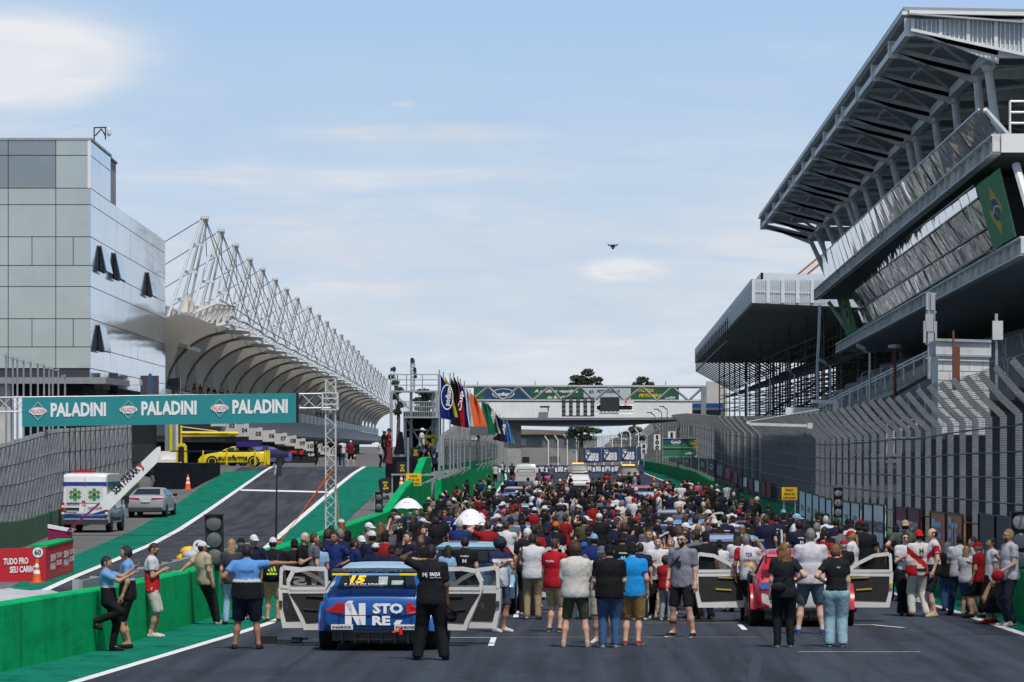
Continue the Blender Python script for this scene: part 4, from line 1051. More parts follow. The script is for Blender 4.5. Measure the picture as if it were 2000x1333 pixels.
b = MB(); b.box(P(580,884,331), (1.3,.5,.35)); b.box(P(612,888,331), (1.0,.5,.3)); b.box(P(570,898,331), (3.4,.5,.5)); b.build('frame', BLACK, t)
b = MB(); b.box(P(573,883,330.6), (.45,.1,.16)); b.box(P(589,884,330.6), (.22,.1,.28)); b.build('red_panel', mat('signal_red', (.6,.01,.02), .5), t)
b = MB(); put_text(b, 'TL.107', P(608,891,330.7), (1,0,0), (0,0,1), .17, width=.48, off=.02, bold=.05); b.build('lettering', WHTL, t)
b = MB(); b.box(P(330,893,298), (1.6,.8,.75)); b.box(P(330,902,297.5), (1.0,.8,.3)); b.single('white_cabinet', WHT, 'low white cabinet beside the yellow pit rig', 'cabinet')
b = MB(); b.box(P(486,868,312), (1.6,1.6,.35)); b.single('purple_awning', cloth('3a2a7c'), 'purple cover behind the yellow race car', 'cover')
# ================================================================= right side: wall, catch fence, boards, grandstands
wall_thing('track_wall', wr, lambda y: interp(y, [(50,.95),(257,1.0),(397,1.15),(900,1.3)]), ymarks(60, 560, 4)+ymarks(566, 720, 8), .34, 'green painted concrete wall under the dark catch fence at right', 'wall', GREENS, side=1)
TIP = [(1236,858),(1245,850),(1258,838),(1270,828),(1290,818),(1310,811),(1340,808),(1400,813),(1463,814),(1526,813),(1576,810),(1608,805),(1639,798),(1671,791),(1702,783),(1731,779),(1756,774),(1778,766),(1800,758),(1825,752),(1851,744),(1873,739),(1901,734),(1926,725),(1964,708),(2010,692),(2100,660)]
def rtip(y): k = F/y; return CH+(HY-interp(CX+(wr(y)+.25-.78)*k, TIP))/k
rx = lambda y: wr(y)+.25
fy = []; y = 80.
while y < 214: fy.append(y); y += 3.24
catch_fence('catch_fence', 'nearest stretch of tall catch fence with wide grey posts bent towards the track at right', rx, lambda y: .9, rtip, fy, -1, mat('grey_fence_post_near', (.21,.22,.23), .6, .2, .25, 2.5), NETD, .14, .78, None, 6)
fy = [fy[-1]]
while fy[-1] < 660: fy.append(fy[-1]+3.24+max(0, fy[-1]-300)*.006)
catch_fence('catch_fence', 'farther stretch of dark catch fence curving behind the petrol station billboard', rx, lambda y: 1.0, rtip, fy, -1, [POSTD, mat('fence_post_light', (.38,.39,.40), .6, .1, .2, 2), mat('fence_post_dark', (.10,.105,.11), .6, .1, .3, 2)], NETD, .13, .78, None, 6)

def board(x0, x1, yt, yb, col, label, text=None, tcol=WHTL, tf=(.5,.3), group='advertising boards on the right fence', shift=0):
    """flat advertising board fixed along the right fence between two pixel columns"""
    solve = lambda px: min(600, next((y for y in [85+.25*i for i in range(2200)] if CX+(wr(y)-.06)*F/y <= px), 600))
    ya, yb_ = solve(x0), solve(x1)                # far, near
    ym = (ya+yb_)/2; zt, zb = PZ(yt, ym), PZ(yb, ym)
    t = thing('advertising_board', label, 'board', (wr(ym)-.06, ym, zb), 0, group)
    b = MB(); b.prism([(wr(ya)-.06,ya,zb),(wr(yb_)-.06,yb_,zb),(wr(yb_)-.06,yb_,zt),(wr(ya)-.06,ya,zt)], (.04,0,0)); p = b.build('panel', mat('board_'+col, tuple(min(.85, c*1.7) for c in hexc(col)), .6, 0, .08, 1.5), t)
    b = MB()
    fr = [(ya,zb,yb_,zb),(ya,zt,yb_,zt)]
    for a, z0, c, z1 in fr: b.bar((wr(a)-.07,a,z0), (wr(c)-.07,c,z1), .04)
    b.bar((wr(ya)-.07,ya,zb), (wr(ya)-.07,ya,zt), .05); b.bar((wr(yb_)-.07,yb_,zb), (wr(yb_)-.07,yb_,zt), .05); b.build('edging', BLACK, t)
    if text:
        u = Vector((wr(yb_)-wr(ya), yb_-ya, 0)).normalized(); L_ = abs(ya-yb_); h = zt-zb
        b = MB(); put_text(b, text, (wr(ym)-.062, ym, zb+h*(.5-tf[1]/2+shift)), u, (0,0,1), h*tf[1], width=L_*tf[0], off=.012, bold=.02); b.build('lettering', tcol, p)
    return t
INK = mat('plum_lettering', (.10,.03,.06), .6, 0, 0); GOLD = mat('gold_mark', (.45,.33,.08), .5, 0, 0); PALEB = mat('pale_blue_lettering', (.42,.55,.70), .6, 0, 0)
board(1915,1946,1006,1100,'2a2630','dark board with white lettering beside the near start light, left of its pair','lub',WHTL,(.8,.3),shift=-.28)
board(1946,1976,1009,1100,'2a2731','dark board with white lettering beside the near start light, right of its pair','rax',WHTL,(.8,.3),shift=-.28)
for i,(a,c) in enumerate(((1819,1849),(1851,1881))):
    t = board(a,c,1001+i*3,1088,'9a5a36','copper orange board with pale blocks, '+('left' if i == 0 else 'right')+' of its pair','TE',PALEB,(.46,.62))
    ym = t.location.y; h = 1.02; b = MB(); L_ = 9000*9/((a+c)/2-1094)**1*0.0+F*9*(1/(a-1094)-1/(c-1094))
    for k in range(3): b.prism([(wr(ym)-.085, ym+L_*.36, t.location.z+h*(.12+k*.28)), (wr(ym)-.085, ym+L_*.16, t.location.z+h*(.12+k*.28)), (wr(ym)-.085, ym+L_*.16, t.location.z+h*(.31+k*.28)), (wr(ym)-.085, ym+L_*.36, t.location.z+h*(.31+k*.28))], (.01,0,0))
    b.build('blocks', PALEB, t)
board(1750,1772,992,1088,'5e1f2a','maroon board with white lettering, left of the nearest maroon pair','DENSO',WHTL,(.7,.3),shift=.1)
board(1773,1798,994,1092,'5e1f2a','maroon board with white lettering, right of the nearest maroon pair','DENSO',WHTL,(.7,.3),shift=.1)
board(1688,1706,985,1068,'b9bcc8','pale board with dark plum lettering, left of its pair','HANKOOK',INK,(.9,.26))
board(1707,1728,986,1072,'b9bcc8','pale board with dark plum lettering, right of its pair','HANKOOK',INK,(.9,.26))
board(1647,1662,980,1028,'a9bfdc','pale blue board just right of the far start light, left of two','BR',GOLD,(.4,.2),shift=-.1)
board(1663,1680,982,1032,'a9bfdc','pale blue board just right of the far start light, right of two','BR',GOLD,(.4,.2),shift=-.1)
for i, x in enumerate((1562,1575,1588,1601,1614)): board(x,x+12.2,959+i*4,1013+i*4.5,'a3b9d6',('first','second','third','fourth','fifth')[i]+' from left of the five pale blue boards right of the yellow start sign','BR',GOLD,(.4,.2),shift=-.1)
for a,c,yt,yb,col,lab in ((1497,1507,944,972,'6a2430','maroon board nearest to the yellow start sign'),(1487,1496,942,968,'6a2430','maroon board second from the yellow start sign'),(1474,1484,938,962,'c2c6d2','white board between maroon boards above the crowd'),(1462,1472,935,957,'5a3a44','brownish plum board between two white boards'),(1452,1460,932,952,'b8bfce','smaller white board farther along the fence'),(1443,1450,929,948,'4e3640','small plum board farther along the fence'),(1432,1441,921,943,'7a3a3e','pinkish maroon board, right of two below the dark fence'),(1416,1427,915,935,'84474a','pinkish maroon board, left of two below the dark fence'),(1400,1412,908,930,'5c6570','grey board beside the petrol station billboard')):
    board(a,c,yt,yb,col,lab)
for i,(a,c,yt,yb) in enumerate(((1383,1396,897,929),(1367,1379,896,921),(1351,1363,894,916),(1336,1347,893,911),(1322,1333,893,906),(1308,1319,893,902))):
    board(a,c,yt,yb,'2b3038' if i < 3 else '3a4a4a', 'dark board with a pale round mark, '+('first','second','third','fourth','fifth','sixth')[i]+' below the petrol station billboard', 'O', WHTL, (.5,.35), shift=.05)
start_light('start_light', 1637, 954, 1011, 145, 'slim three lamp light with pale lenses on the right fence between pale blue boards', 17, foot=False)
start_light('start_light', 1993, 1001, 1112, 88, 'big three lamp light cut by the right edge of the picture', 36, foot=False)
LENSP = mat('pale_lamp_glass', (.28,.29,.30), .4, 0, .2, 30, .3, 90)
for o in list(COL.objects):
    if o.name.startswith('lens') and o.parent.parent.location.x > 5: o.data.materials[0] = LENSP

# ---------------------------------------------------------------- main grandstand
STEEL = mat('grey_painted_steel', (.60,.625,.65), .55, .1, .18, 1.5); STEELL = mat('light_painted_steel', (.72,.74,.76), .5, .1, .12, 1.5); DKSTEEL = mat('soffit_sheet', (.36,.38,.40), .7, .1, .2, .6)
YN, YFAR = 158., 297.
t = thing('grandstand', 'tall grandstand at right with a cantilever steel roof and mirrored glass fronts', 'grandstand', (18, YN, 0))
RN, RF = P(1779,57,YN), P(1490,443,YFAR)
def rl_(f, dx=0, dz=0): p = RN.lerp(RF, f); return p+Vector((dx,0,dz))
b = MB()                                             # roof sheet
b.prism([rl_(0,-.25,.62), rl_(1,-.25,.62), rl_(1,20,.25), rl_(0,20,.25)], (0,0,.14)); b.build('roof_sheet', mat('roof_sheet_metal', (.34,.35,.36), .5, .4, .15, .5), t)
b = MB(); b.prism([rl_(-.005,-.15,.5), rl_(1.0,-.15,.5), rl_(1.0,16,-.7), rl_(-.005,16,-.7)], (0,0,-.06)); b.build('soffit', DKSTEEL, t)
FROST = mat('frosted_roof_sheet', (.72,.77,.82), .5, 0, .08, .5)
_nt = FROST.node_tree; _b = _nt.nodes['Principled BSDF']; _tr = _nt.nodes.new('ShaderNodeBsdfTranslucent'); _tr.inputs[0].default_value = (.7,.75,.8,1); _mx = _nt.nodes.new('ShaderNodeMixShader'); _mx.inputs[0].default_value = .4
_nt.links.new(_b.outputs[0], _mx.inputs[1]); _nt.links.new(_tr.outputs[0], _mx.inputs[2]); _nt.links.new(_mx.outputs[0], _nt.nodes['Material Output'].inputs[0])
b = MB()
b.prism([P(1779,57,YN-.3), P(2010,107,YN-.3), P(2010,38,YN-.3), P(1779,37,YN-.3)], (0,.08,0)); gp = b.build('gable_panel', FROST, t)
b = MB()
for i in range(26):
    x = 1783+i*9; yb_ = 57+(x-1779)*.217; b.bar(P(x,yb_-1,YN-.36), P(x,38,YN-.36), .035 if i % 6 else .12)
b.build('panel_rib', STEELL, t)
b = MB(); b.bar(P(1776,24,YN-.4), P(2010,28,YN-.4), .3, .12); b.bar(P(1779,58,YN-.4), P(2010,109,YN-.4), .1); b.build('gable_trim', STEELL, t)
b = MB(); b.bar(rl_(0), rl_(1), .22, .24); b.bar(rl_(0,-.2,.55), rl_(1,-.2,.55), .2, .12); b.build('edge_beam', STEELL, t)
fr = []                                              # truss positions along the roof edge (fraction), measured on the photo
for zx in (740,645,560,480,450,380,318,262,210,190,140,100,60,32):
    px = 1480+zx/2.777; lo, hi = 0., 1.
    for _ in range(30):
        m_ = (lo+hi)/2; q = rl_(m_)
        if CX+q.x*F/q.y > px: lo = m_
        else: hi = m_
    fr.append(lo)
for f in [0.0]+fr:
    b = MB(); a = rl_(f,.05,-.05); c = rl_(f,3.0,-.75); d = rl_(f,16,-.9)
    b.bar(a, c, .26, .34); b.bar(c, d, .26, .5); b.prism([a+Vector((0,-.13,0)), c+Vector((0,-.13,-.45)), c+Vector((0,-.13,0))], (0,.26,0))
    b.tube(rl_(f,.1,.2), rl_(f,3.2,.25), .09, n=6); b.build('truss', STEEL, t)
    b = MB(); b.box(rl_(f,-.05,.05), (.34,.34,.62)); b.build('edge_bracket', STEELL, t)
b = MB(); b.bar(rl_(0,2.9,-.72), rl_(1,3.0,-.75), .3, .35); b.bar(rl_(0,8,-1.), rl_(1,8,-1.), .25, .3)
for a_, c_ in zip([0.0]+fr[:-1], fr): b.tube(rl_(a_,.3,.0), rl_(c_,2.8,-.55), .07, n=5); b.tube(rl_(a_,3.2,-.7), rl_(c_,8,-.9), .08, n=5); b.tube(rl_(c_,3.2,-.7), rl_(a_,8,-.9), .08, n=5); b.tube(rl_(a_,1.5,.1), rl_(c_,1.6,.1), .05, n=5)
b.build('chord', STEEL, t)
UN, UF_ = P(1955,262,148), P(1598,567,YFAR)           # front line of the upper deck
def ul(f, dx=0, dz=0): p = UN.lerp(UF_, f); return p+Vector((dx,0,dz))
for i, f in enumerate([0.03]+fr):
    b = MB(); top = rl_(f,3.0,-.95); ff = min(.995, max(.0, (top.y-148)/(YFAR-148))); bot = ul(ff,.9 if i else 1.1,.05)
    b.tube(bot, top, .17, .15, 8); b.sphere(top, .24, 8, 6); b.box(top+Vector((0,0,.05)), (.5,.3,.2)); b.build('raking_strut', STEELL if i < 2 else STEEL, t)
# upper deck slab
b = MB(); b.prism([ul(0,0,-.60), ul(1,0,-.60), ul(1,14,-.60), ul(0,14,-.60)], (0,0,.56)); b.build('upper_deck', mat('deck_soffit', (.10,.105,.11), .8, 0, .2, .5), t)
b = MB(); b.bar(ul(0,-.05,-.32), ul(1,-.05,-.32), .1, .56); b.bar(ul(0,-.16,-.03), ul(1,-.16,-.03), .3, .07); b.bar(ul(0,-.16,-.62), ul(1,-.16,-.62), .3, .07)
for i in range(40): f = i/39; b.box(ul(f,-.16,-.32), (.24,.12,.5))
b.build('upper_fascia', mat('weathered_white_beam', (.62,.62,.61), .7, 0, .3, 1.2), t)
b = MB(); b.box(ul(0,2.2,-.3)+Vector((0,-.08,0)), (4.4,.12,.6)); b.build('deck_end', WHT, t)
b = MB()
for k in range(3): b.tube(ul(0,.3,.35+.35*k)+Vector((0,.1,0)), ul(0,4,.35+.35*k)+Vector((0,.1,0)), .04, n=5)
for k in range(8): b.tube(ul(0,.3+.5*k,0)+Vector((0,.1,0)), ul(0,.3+.5*k,1.05)+Vector((0,.1,0)), .04, n=5)
b.build('end_railing', STEELL, t)
# glazing: separate leaning panels, slightly out of true and wavy like rolled glass
def wavy_glass(name, col, s, bs, rough):
    m = mat(name, col, rough, .85, .1, 2, s, bs, .6, stretch=(1,.28,.6)); nb_ = next(n for n in m.node_tree.nodes if n.type == 'BUMP'); nb_.inputs['Distance'].default_value = .05; nb_.inputs['Height'].links[0].from_node.inputs['Detail'].default_value = 1.2; return m
MIR = wavy_glass('rolled_mirror_glass', (.30,.32,.33), .9, 1.1, .05); MIR2 = wavy_glass('tinted_mirror_glass', (.20,.21,.22), 1., 1.1, .05)
def glaze(tn, tf, bn, bf, n, m, name, jit=.025, skip=()):
    for i in range(n):
        if i in skip: continue
        f0, f1 = (i+.03)/n, (i+.97)/n
        a, c, d, e = bn.lerp(bf,f0), bn.lerp(bf,f1), tn.lerp(tf,f1), tn.lerp(tf,f0)
        j = [rng.uniform(-jit, jit) for _ in range(4)]
        q = [p+Vector((jj,0,0)) for p, jj in zip((a,c,d,e), j)]
        b = MB(); b.prism(q, (.06,0,0)); b.build(name, m, t)
gt_n, gt_f = P(1912,214,151), P(1602,502,YFAR-2); gb_n, gb_f = ul(.03,.50,.02), ul(.985,.50,.02)
glaze(gt_n, gt_f, gb_n, gb_f, 26, MIR, 'parapet_glass')
b = MB(); b.bar(gt_n, gt_f, .06); b.bar(gt_n+Vector((.2,0,0)), gb_n+Vector((.3,0,0)), .12); b.build('parapet_rail', STEELL, t)
LN, LF = P(2010,462,145), P(1640,672,YFAR)
def dl(f, dx=0, dz=0): p = LN.lerp(LF, f); return p+Vector((dx,0,dz))
T0n, T0f = P(1904,363,156.5), P(1651,556,290); T1n, T1f = P(1911,388,156), P(1658,575,290); T2n, T2f = P(1928,446,155), P(1671,609,291); T3n, T3f = P(1937,487,154.5), P(1676,645,292)
glaze(T0n, T0f, T1n, T1f, 28, MIR, 'window_glass', .02); XL = Vector((.34,0,0)); glaze(T1n, T1f, T2n+XL, T2f+XL, 28, MIR2, 'window_glass', .03); glaze(T2n+XL*.4, T2f+XL*.4, T3n+XL*1.3, T3f+XL*1.3, 28, MIR2, 'window_glass', .03)
b = MB()
for a, c in ((T0n,T0f),(T1n,T1f),(T2n,T2f),(T3n,T3f)): b.bar(a+Vector((-.02,0,0)), c+Vector((-.02,0,0)), .06)
b.build('transom', DARKM, t)
for i in (1,4,8,11,14,18,22):
    f = i/26; b = MB(); a, c = T1n.lerp(T1f,f), T2n.lerp(T2f,f); b.prism([a+Vector((-.06,0,0)), c+Vector((-.06,0,0)), c+Vector((-.06,.55,0)), a+Vector((-.06,.55,0))], (.03,0,0)); b.build('white_blind', WHT, t)
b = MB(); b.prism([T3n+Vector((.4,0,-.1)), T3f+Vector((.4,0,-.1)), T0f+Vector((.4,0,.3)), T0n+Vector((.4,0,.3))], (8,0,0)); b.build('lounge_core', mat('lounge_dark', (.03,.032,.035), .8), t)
# flag banners at both ends of the lounge
def flag_banner(c4, Y0, Y1, label):
    a, bb_, c, d = [P(x,y,Y) for (x,y),Y in zip(c4,(Y0,Y1,Y1,Y0))]        # bl br tr tl
    o = thing('flag_banner', label, 'banner', a, 0, 'national flag banners on the grandstand')
    mb = MB(); mb.slab(a, bb_, c, d, -.04); mb.build('cloth', cloth('64a07a'), o)
    def uv(u, v): return a.lerp(bb_,u).lerp(d.lerp(c,u), v)+Vector((-.01,-.03,0))
    mb = MB(); mb.prism([uv(.5,.12),uv(.78,.5),uv(.5,.86),uv(.24,.5)], (0,-.01,0)); mb.build('lozenge', cloth('d6bd50'), o)
    mb = MB(); mb.prism([uv(.51+.15*math.cos(k*.2618), .5+.17*math.sin(k*.2618))+Vector((0,-.02,0)) for k in range(24)], (0,-.01,0)); mb.build('globe', cloth('5a6590'), o)
    mb = MB(); mb.path([uv(.37+.28*k/6, .46+.09*math.sin(k/6*2.6))+Vector((0,-.05,0)) for k in range(7)], .03, 4); mb.build('band', WHTL, o)
flag_banner(((1940,487),(1983,462),(1951,329),(1906,365)), 153, 149.5, 'big green flag banner with yellow lozenge at the near end of the glass lounge')
flag_banner(((1653,659),(1674,645),(1650,560),(1632,573)), 296, 294.6, 'small green flag banner with yellow lozenge at the far end of the glass lounge')
# lower deck
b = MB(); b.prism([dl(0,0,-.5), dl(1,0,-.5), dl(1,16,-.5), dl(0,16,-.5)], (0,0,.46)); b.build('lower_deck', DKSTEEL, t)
b = MB(); b.bar(dl(0,-.05,-.3), dl(1,-.05,-.3), .1, .5); b.bar(dl(0,-.15,-.03), dl(1,-.15,-.03), .28, .07); b.bar(dl(0,-.15,-.58), dl(1,-.15,-.58), .28, .07)
for i in range(46): b.box(dl(i/45,-.15,-.3), (.22,.1,.46))
b.build('lower_fascia', MATS['weathered_white_beam'], t)
b = MB()
for (xa,ya,Ya),(xb,yb2,Yb) in (((1948,322,148.5),(1990,470,147)),((1600,590,296),(1650,665,296.5)),((1588,470,296.9),(1604,562,296.9))): b.tube(P(xa,ya,Ya)+Vector((.6,0,0)), P(xb,yb2,Yb)+Vector((.6,0,0)), .14, n=7)
b.build('end_strut', STEEL, t)
# terrace seating below in shade
b = MB(); rows = []
for i in range(13):
    x = 11.8+i*.75; z = 3.2+i*.42
    rows.append([(x,150,z), (x,300,z)]); rows.append([(x+.02,150,z+.42), (x+.02,300,z+.42)])
b.grid(rows); b.build('terrace', mat('terrace_concrete', (.20,.20,.195), .9, 0, .25, .6), t)
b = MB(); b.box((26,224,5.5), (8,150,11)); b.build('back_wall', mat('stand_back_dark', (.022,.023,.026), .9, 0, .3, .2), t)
b = MB(); rail = []
for i in range(44):
    y = 150+i*3.4; b.tube((11.6,y,3.1), (11.6,y,4.25), .035, n=5)
for z in (3.65,4.25): b.tube((11.6,150,z), (11.6,298,z), .03, n=5)
for i in range(16):
    y = 152+i*8; 
    for k in (2,5,8): b.path([(11.8+k*.75,y,3.2+k*.42), (11.8+k*.75,y,4.3+k*.42), (12.4+k*.75,y,4.5+k*.42), (12.5+k*.75,y,3.9+k*.42)], .03, 5)
b.build('terrace_railing', STEELL, t)
# stair ramp with concrete side
st_ = thing('stair_ramp', 'pale concrete stair side with a tubular rail in front of the grandstand terrace', 'staircase', P(1640,800,205))
b = MB(); b.prism([P(1610,812,214), P(1640,797,210), P(1822,702,176), P(1830,722,176), P(1760,760,185), P(1680,812,205)][::-1], (.3,0,0)); b.build('concrete_side', mat('lichen_concrete', (.37,.37,.31), .9, 0, .2, 1.2, .2, 6), st_)
for k in range(2):
    b = MB(); b.tube(P(1600,797-k*5,215), P(1826,687-k*7,176), .04, n=6)
    if k == 0:
        for i in range(14): f = i/13; q = P(1600,797,215).lerp(P(1826,687,176), f); b.tube(q-Vector((0,0,.55)), q+Vector((0,0,.15)), .03, n=5)
    b.build('rail', WHT, st_)
# block house, mast, loudspeaker
yb_ = 140.; bh = thing('block_house', 'small whitewashed block house standing behind the right fence', 'hut', P(1882,760,yb_))
WASH = mat('whitewashed_block', (.60,.61,.62), .85, 0, .22, 1.3, .3, 5)
b = MB(); b.slab(P(1832,850,yb_), P(1932,850,yb_), P(1932,694,yb_), P(1832,692,yb_), -2.4); b.build('wall', WASH, bh)
b = MB(); b.slab(P(1828,692,yb_-.08), P(1936,695,yb_-.08), P(1936,668,yb_-.08), P(1828,665,yb_-.08), -2.6); b.build('parapet', mat('stained_whitewash', (.50,.51,.52), .9, 0, .35, 1., .3, 4), bh)
b = MB(); b.bar(P(1828,664,yb_-.1), P(1936,667,yb_-.1), .14, .08); b.bar(P(1828,694,yb_-.12), P(1936,697,yb_-.12), .05); b.build('pipework', METAL, bh)
b = MB()
for i in range(8): b.bar(P(1832,706+i*18,yb_-.006), P(1932,708+i*18,yb_-.006), .012)
for i in range(8):
    for j in range(4): x = 1842+j*26+(13 if i % 2 else 0); b.bar(P(x,707+i*18,yb_-.006), P(x,725+i*18,yb_-.006), .012)
o = b.build('mortar_joint', mat('mortar_grey', (.30,.31,.31), .9), bh); o['kind'] = 'stuff'
am = thing('antenna_mast', 'grey mast carrying stacked antenna boxes in front of the grandstand', 'mast', P(1817,730,146)); YA = 146
b = MB(); b.tube(P(1815,740,YA), P(1815,570,YA), .06, n=7); b.tube(P(1824,740,YA+.2), P(1824,575,YA+.2), .05, n=7)
for yy in (574,610,640,672,700): b.bar(P(1808,yy,YA), P(1829,yy,YA), .05)
b.build('mast', METAL, am)
for (x0,x1,y0,y1) in ((1809,1813,572,606),(1818,1826,574,606),(1808,1823,613,648),(1804,1809,627,670),(1812,1826,650,672),(1824,1830,628,668)):
    b = MB(); b.slab(P(x0,y1,YA-.1), P(x1,y1,YA-.1), P(x1,y0,YA-.1), P(x0,y0,YA-.1), -.2); b.build('antenna_box', mat('antenna_grey', (.36,.38,.40), .5, 0, .1, 3), am)
sp_ = thing('panel_antenna', 'white upright panel on a post right of the block house', 'antenna', P(1947,720,140))
b = MB(); b.tube(P(1946,760,140), P(1946,613,140), .05, n=7); b.build('post', METAL, sp_)
b = MB(); b.slab(P(1939,664,139.8), P(1959,664,139.8), P(1959,627,139.8), P(1939,627,139.8), -.18); b.build('panel', mat('antenna_white', (.52,.54,.55), .5, 0, .1, 3), sp_)
def light_pole(px, ytop, ybot, Y, lx, label, m=METAL, rust=False):
    o = thing('light_pole', label, 'street lamp', P(px,ybot,Y), 0, 'light poles behind the right fence')
    b = MB(); b.tube(P(px,ybot,Y), P(px,ytop,Y), .07, .05, 7); b.build('pole', m, o)
    b = MB(); q, r = P(px,ytop,Y), P(lx,ytop-6,Y)
    if not rust: b.tube(q, q.lerp(r,.5), .04, n=6); d = (r-q); b.prism([q+d*.35+Vector((0,0,.05)), r+Vector((0,0,.10)), r+Vector((0,0,.28)), q+d*.35+Vector((0,0,.2))], (0,.35,0))
    else: b.lathe(P(px,ytop,Y), [(.05,-.05),(.26,.0),(.26,.1),(.05,.14)], 12)
    b.build('lamp_head', mat('lamp_head_grey', (.30,.32,.33), .5, .2, .1, 4), o)
light_pole(1699,690,800,190,1674,'tallest grey light pole in front of the lower deck of the grandstand')
light_pole(1622,716,806,235,1600,'grey light pole left of the concrete stair side')
light_pole(1552,732,808,270,1534,'light pole with a dark slanted head before the scaffold')
light_pole(1504,742,810,300,1488,'light pole left of centre before the scaffold')
light_pole(1460,750,810,330,1446,'small light pole near the left edge of the scaffold')
light_pole(1445,772,811,350,1434,'lowest small light pole near the left edge of the scaffold')
RUST = mat('rusty_steel', (.16,.06,.03), .85, .1, .3, 4)
light_pole(1748,680,780,172,1748,'rusty pole with a round flat top in front of the terrace', RUST, True)
b = MB(); b.tube(P(1862,760,138), P(1862,646,138), .035, n=6); b.box(P(1868,720,138.2), (.2,.14,1.3)); b.single('rusty_post', [RUST], 'thin rusty post in front of the white block house', 'post')
b = MB(); b.bar(P(1460,828.5,150), P(1580,832,150), .09); b.box(P(1582,832,150), (.16,.2,.18)); b.box(P(1461,826,150), (.1,.15,.1)); b.tube(P(1461,824,150), P(1600,800,152), .012, n=4); b.single('boom_arm', ALU, 'long horizontal white boom reaching out of the right fence over the track', 'boom')
b = MB(); b.bar(P(1584,784,170), P(1634,786,170), .12); b.box(P(1632,792,170), (.2,.2,.35)); b.single('short_boom', ALU, 'shorter white horizontal arm above the long boom', 'boom')
b = MB(); b.slab(P(1534,810,185), P(1600,808,185), P(1596,797,185), P(1535,796,185), -.3); b.single('white_tent', WHT, 'low white tent top behind the fence below the scaffold', 'tent')
b = MB(); b.path([P(1601,596,300),P(1599,660,300),P(1596,720,300),P(1597,780,300),P(1598,810,300)], .09, 6); b.single('hanging_cable', WHT, 'long white cable hanging down in front of the scaffold', 'cable')

# ---------------------------------------------------------------- second stand on scaffolding
t = thing('scaffold_stand', 'farther grandstand with a pale roof box on a forest of scaffold tubes', 'grandstand', (22, 392, 0))
YA2, YB2 = 392., 682.
A_t, A_b = P(1467,546,YA2), P(1467,592,YA2); B_t, B_b = P(1357,682,YB2), P(1357,710,YB2)
b = MB(); b.prism([A_b, B_b, B_t, A_t], (.25,0,0)); b.build('front_fascia', FROST, t)
b = MB(); b.slab(A_b, P(1700,602,YA2), P(1700,546,YA2), A_t, -.2); b.build('end_fascia', FROST, t)
b = MB(); b.slab(P(1486,546,YA2+8), P(1640,549,YA2+8), P(1640,536,YA2+8), P(1486,533,YA2+8), -.2); b.prism([P(1486,546,YA2+8),P(1470,560,YA2+60),P(1470,552,YA2+60),P(1486,533,YA2+8)], (.2,0,0)); b.build('upper_fascia', FROST, t)
b = MB()
for i in range(40): x = 1471+i*3.6; b.bar(P(x,592,YA2-.06), P(x,547,YA2-.06), .05 if i % 8 else .25)
for yy in (570,): b.bar(P(1467,yy,YA2-.06), P(1620,yy+4,YA2-.06), .08)
b.build('fascia_rib', mat('fascia_rib_white', (.62,.66,.70), .5, 0, .05, 2), t)
b = MB(); b.prism([A_b+Vector((.3,.3,.05)), B_b+Vector((.3,0,.05)), B_b+Vector((34,0,.05)), A_b+Vector((34,.3,.05))][::-1], (0,0,.1)); b.prism([A_t+Vector((.3,.3,-.1)), B_t+Vector((.3,0,-.1)), B_t+Vector((34,0,-.1)), A_t+Vector((34,.3,-.1))][::-1], (0,0,.08)); b.build('roof', DKSTEEL, t)
TUBE = mat('scaffold_tube', (.10,.10,.105), .6, .3, .3, 1)
XS0 = [23.6, 26, 28.6, 31.2, 34]
k_ = 0
for j, Y in enumerate((410, 440, 472, 506, 542, 580, 620, 660, 680)):
    b = MB()
    for i in range(9):
        x = 23.5+i*1.5
        zt_ = 15.6
        b.tube((x,Y,0), (x,Y,zt_), .085, n=4, cap=False)
        if i < 8:
            for z in [1.6+1.15*q for q in range(9)]: b.tube((x,Y,z), (x+1.5,Y,z), .05, n=4, cap=False)
            if (i+j) % 3 == 0: b.tube((x,Y,2.6+i*.6), (x+1.5,Y,4.6+i*.6), .05, n=4, cap=False)
    b.build('scaffold_bay', TUBE, t)
b = MB()
for i in range(6):
    x = 23.5+i*1.9
    for z in [2.2+1.6*q for q in range(8)]: b.tube((x,410,z), (x,680,z), .06, n=4, cap=False)
for i, Y in enumerate((412,455,500,560,640)): b.bar((23,Y,4.2), (36,Y,12.4), .35, .3); b.bar((24.5,Y,2.6), (36,Y,8.2), .25, .25)
b.build('scaffold_beam', TUBE, t)
b = MB()
for q in range(12):
    z = 10.6+.42*q; b.prism([(24.5+q*1.0,404,z),(24.5+q*1.0,684,z),(25.6+q*1.0,684,z+.1),(25.6+q*1.0,404,z+.1)][::-1], (0,0,.12))
b.build('seat_rows', mat('dark_timber_rows', (.045,.045,.048), .9, 0, .3, 1), t)
b = MB(); rows_ = []
for q in range(22): f0 = q/21; p_, r_ = A_b.lerp(B_b,.25+.65*f0), A_b.lerp(B_b,.25+.65*min(1,f0+.05)); b.tube(p_+Vector((-.3,0,-1.6)), p_+Vector((-.3,0,.8)), .06, n=4); b.tube(p_+Vector((-.3,0,-1.6)), p_+Vector((5,0,-4.5)), .08, n=4)
b.tube(A_b.lerp(B_b,.25)+Vector((-.3,0,-1.6)), A_b.lerp(B_b,.9)+Vector((-.3,0,-1.6)), .1, n=5); b.tube(A_b.lerp(B_b,.25)+Vector((-.3,0,.4)), A_b.lerp(B_b,.9)+Vector((-.3,0,.4)), .06, n=5)
b.build('edge_walkway', TUBE, t)
b = MB(); b.box((44,540,13.2), (6,290,4)); b.build('rear_screen', mat('stand_rear_screen', (.08,.085,.09), .9, 0, .3, .3), t)
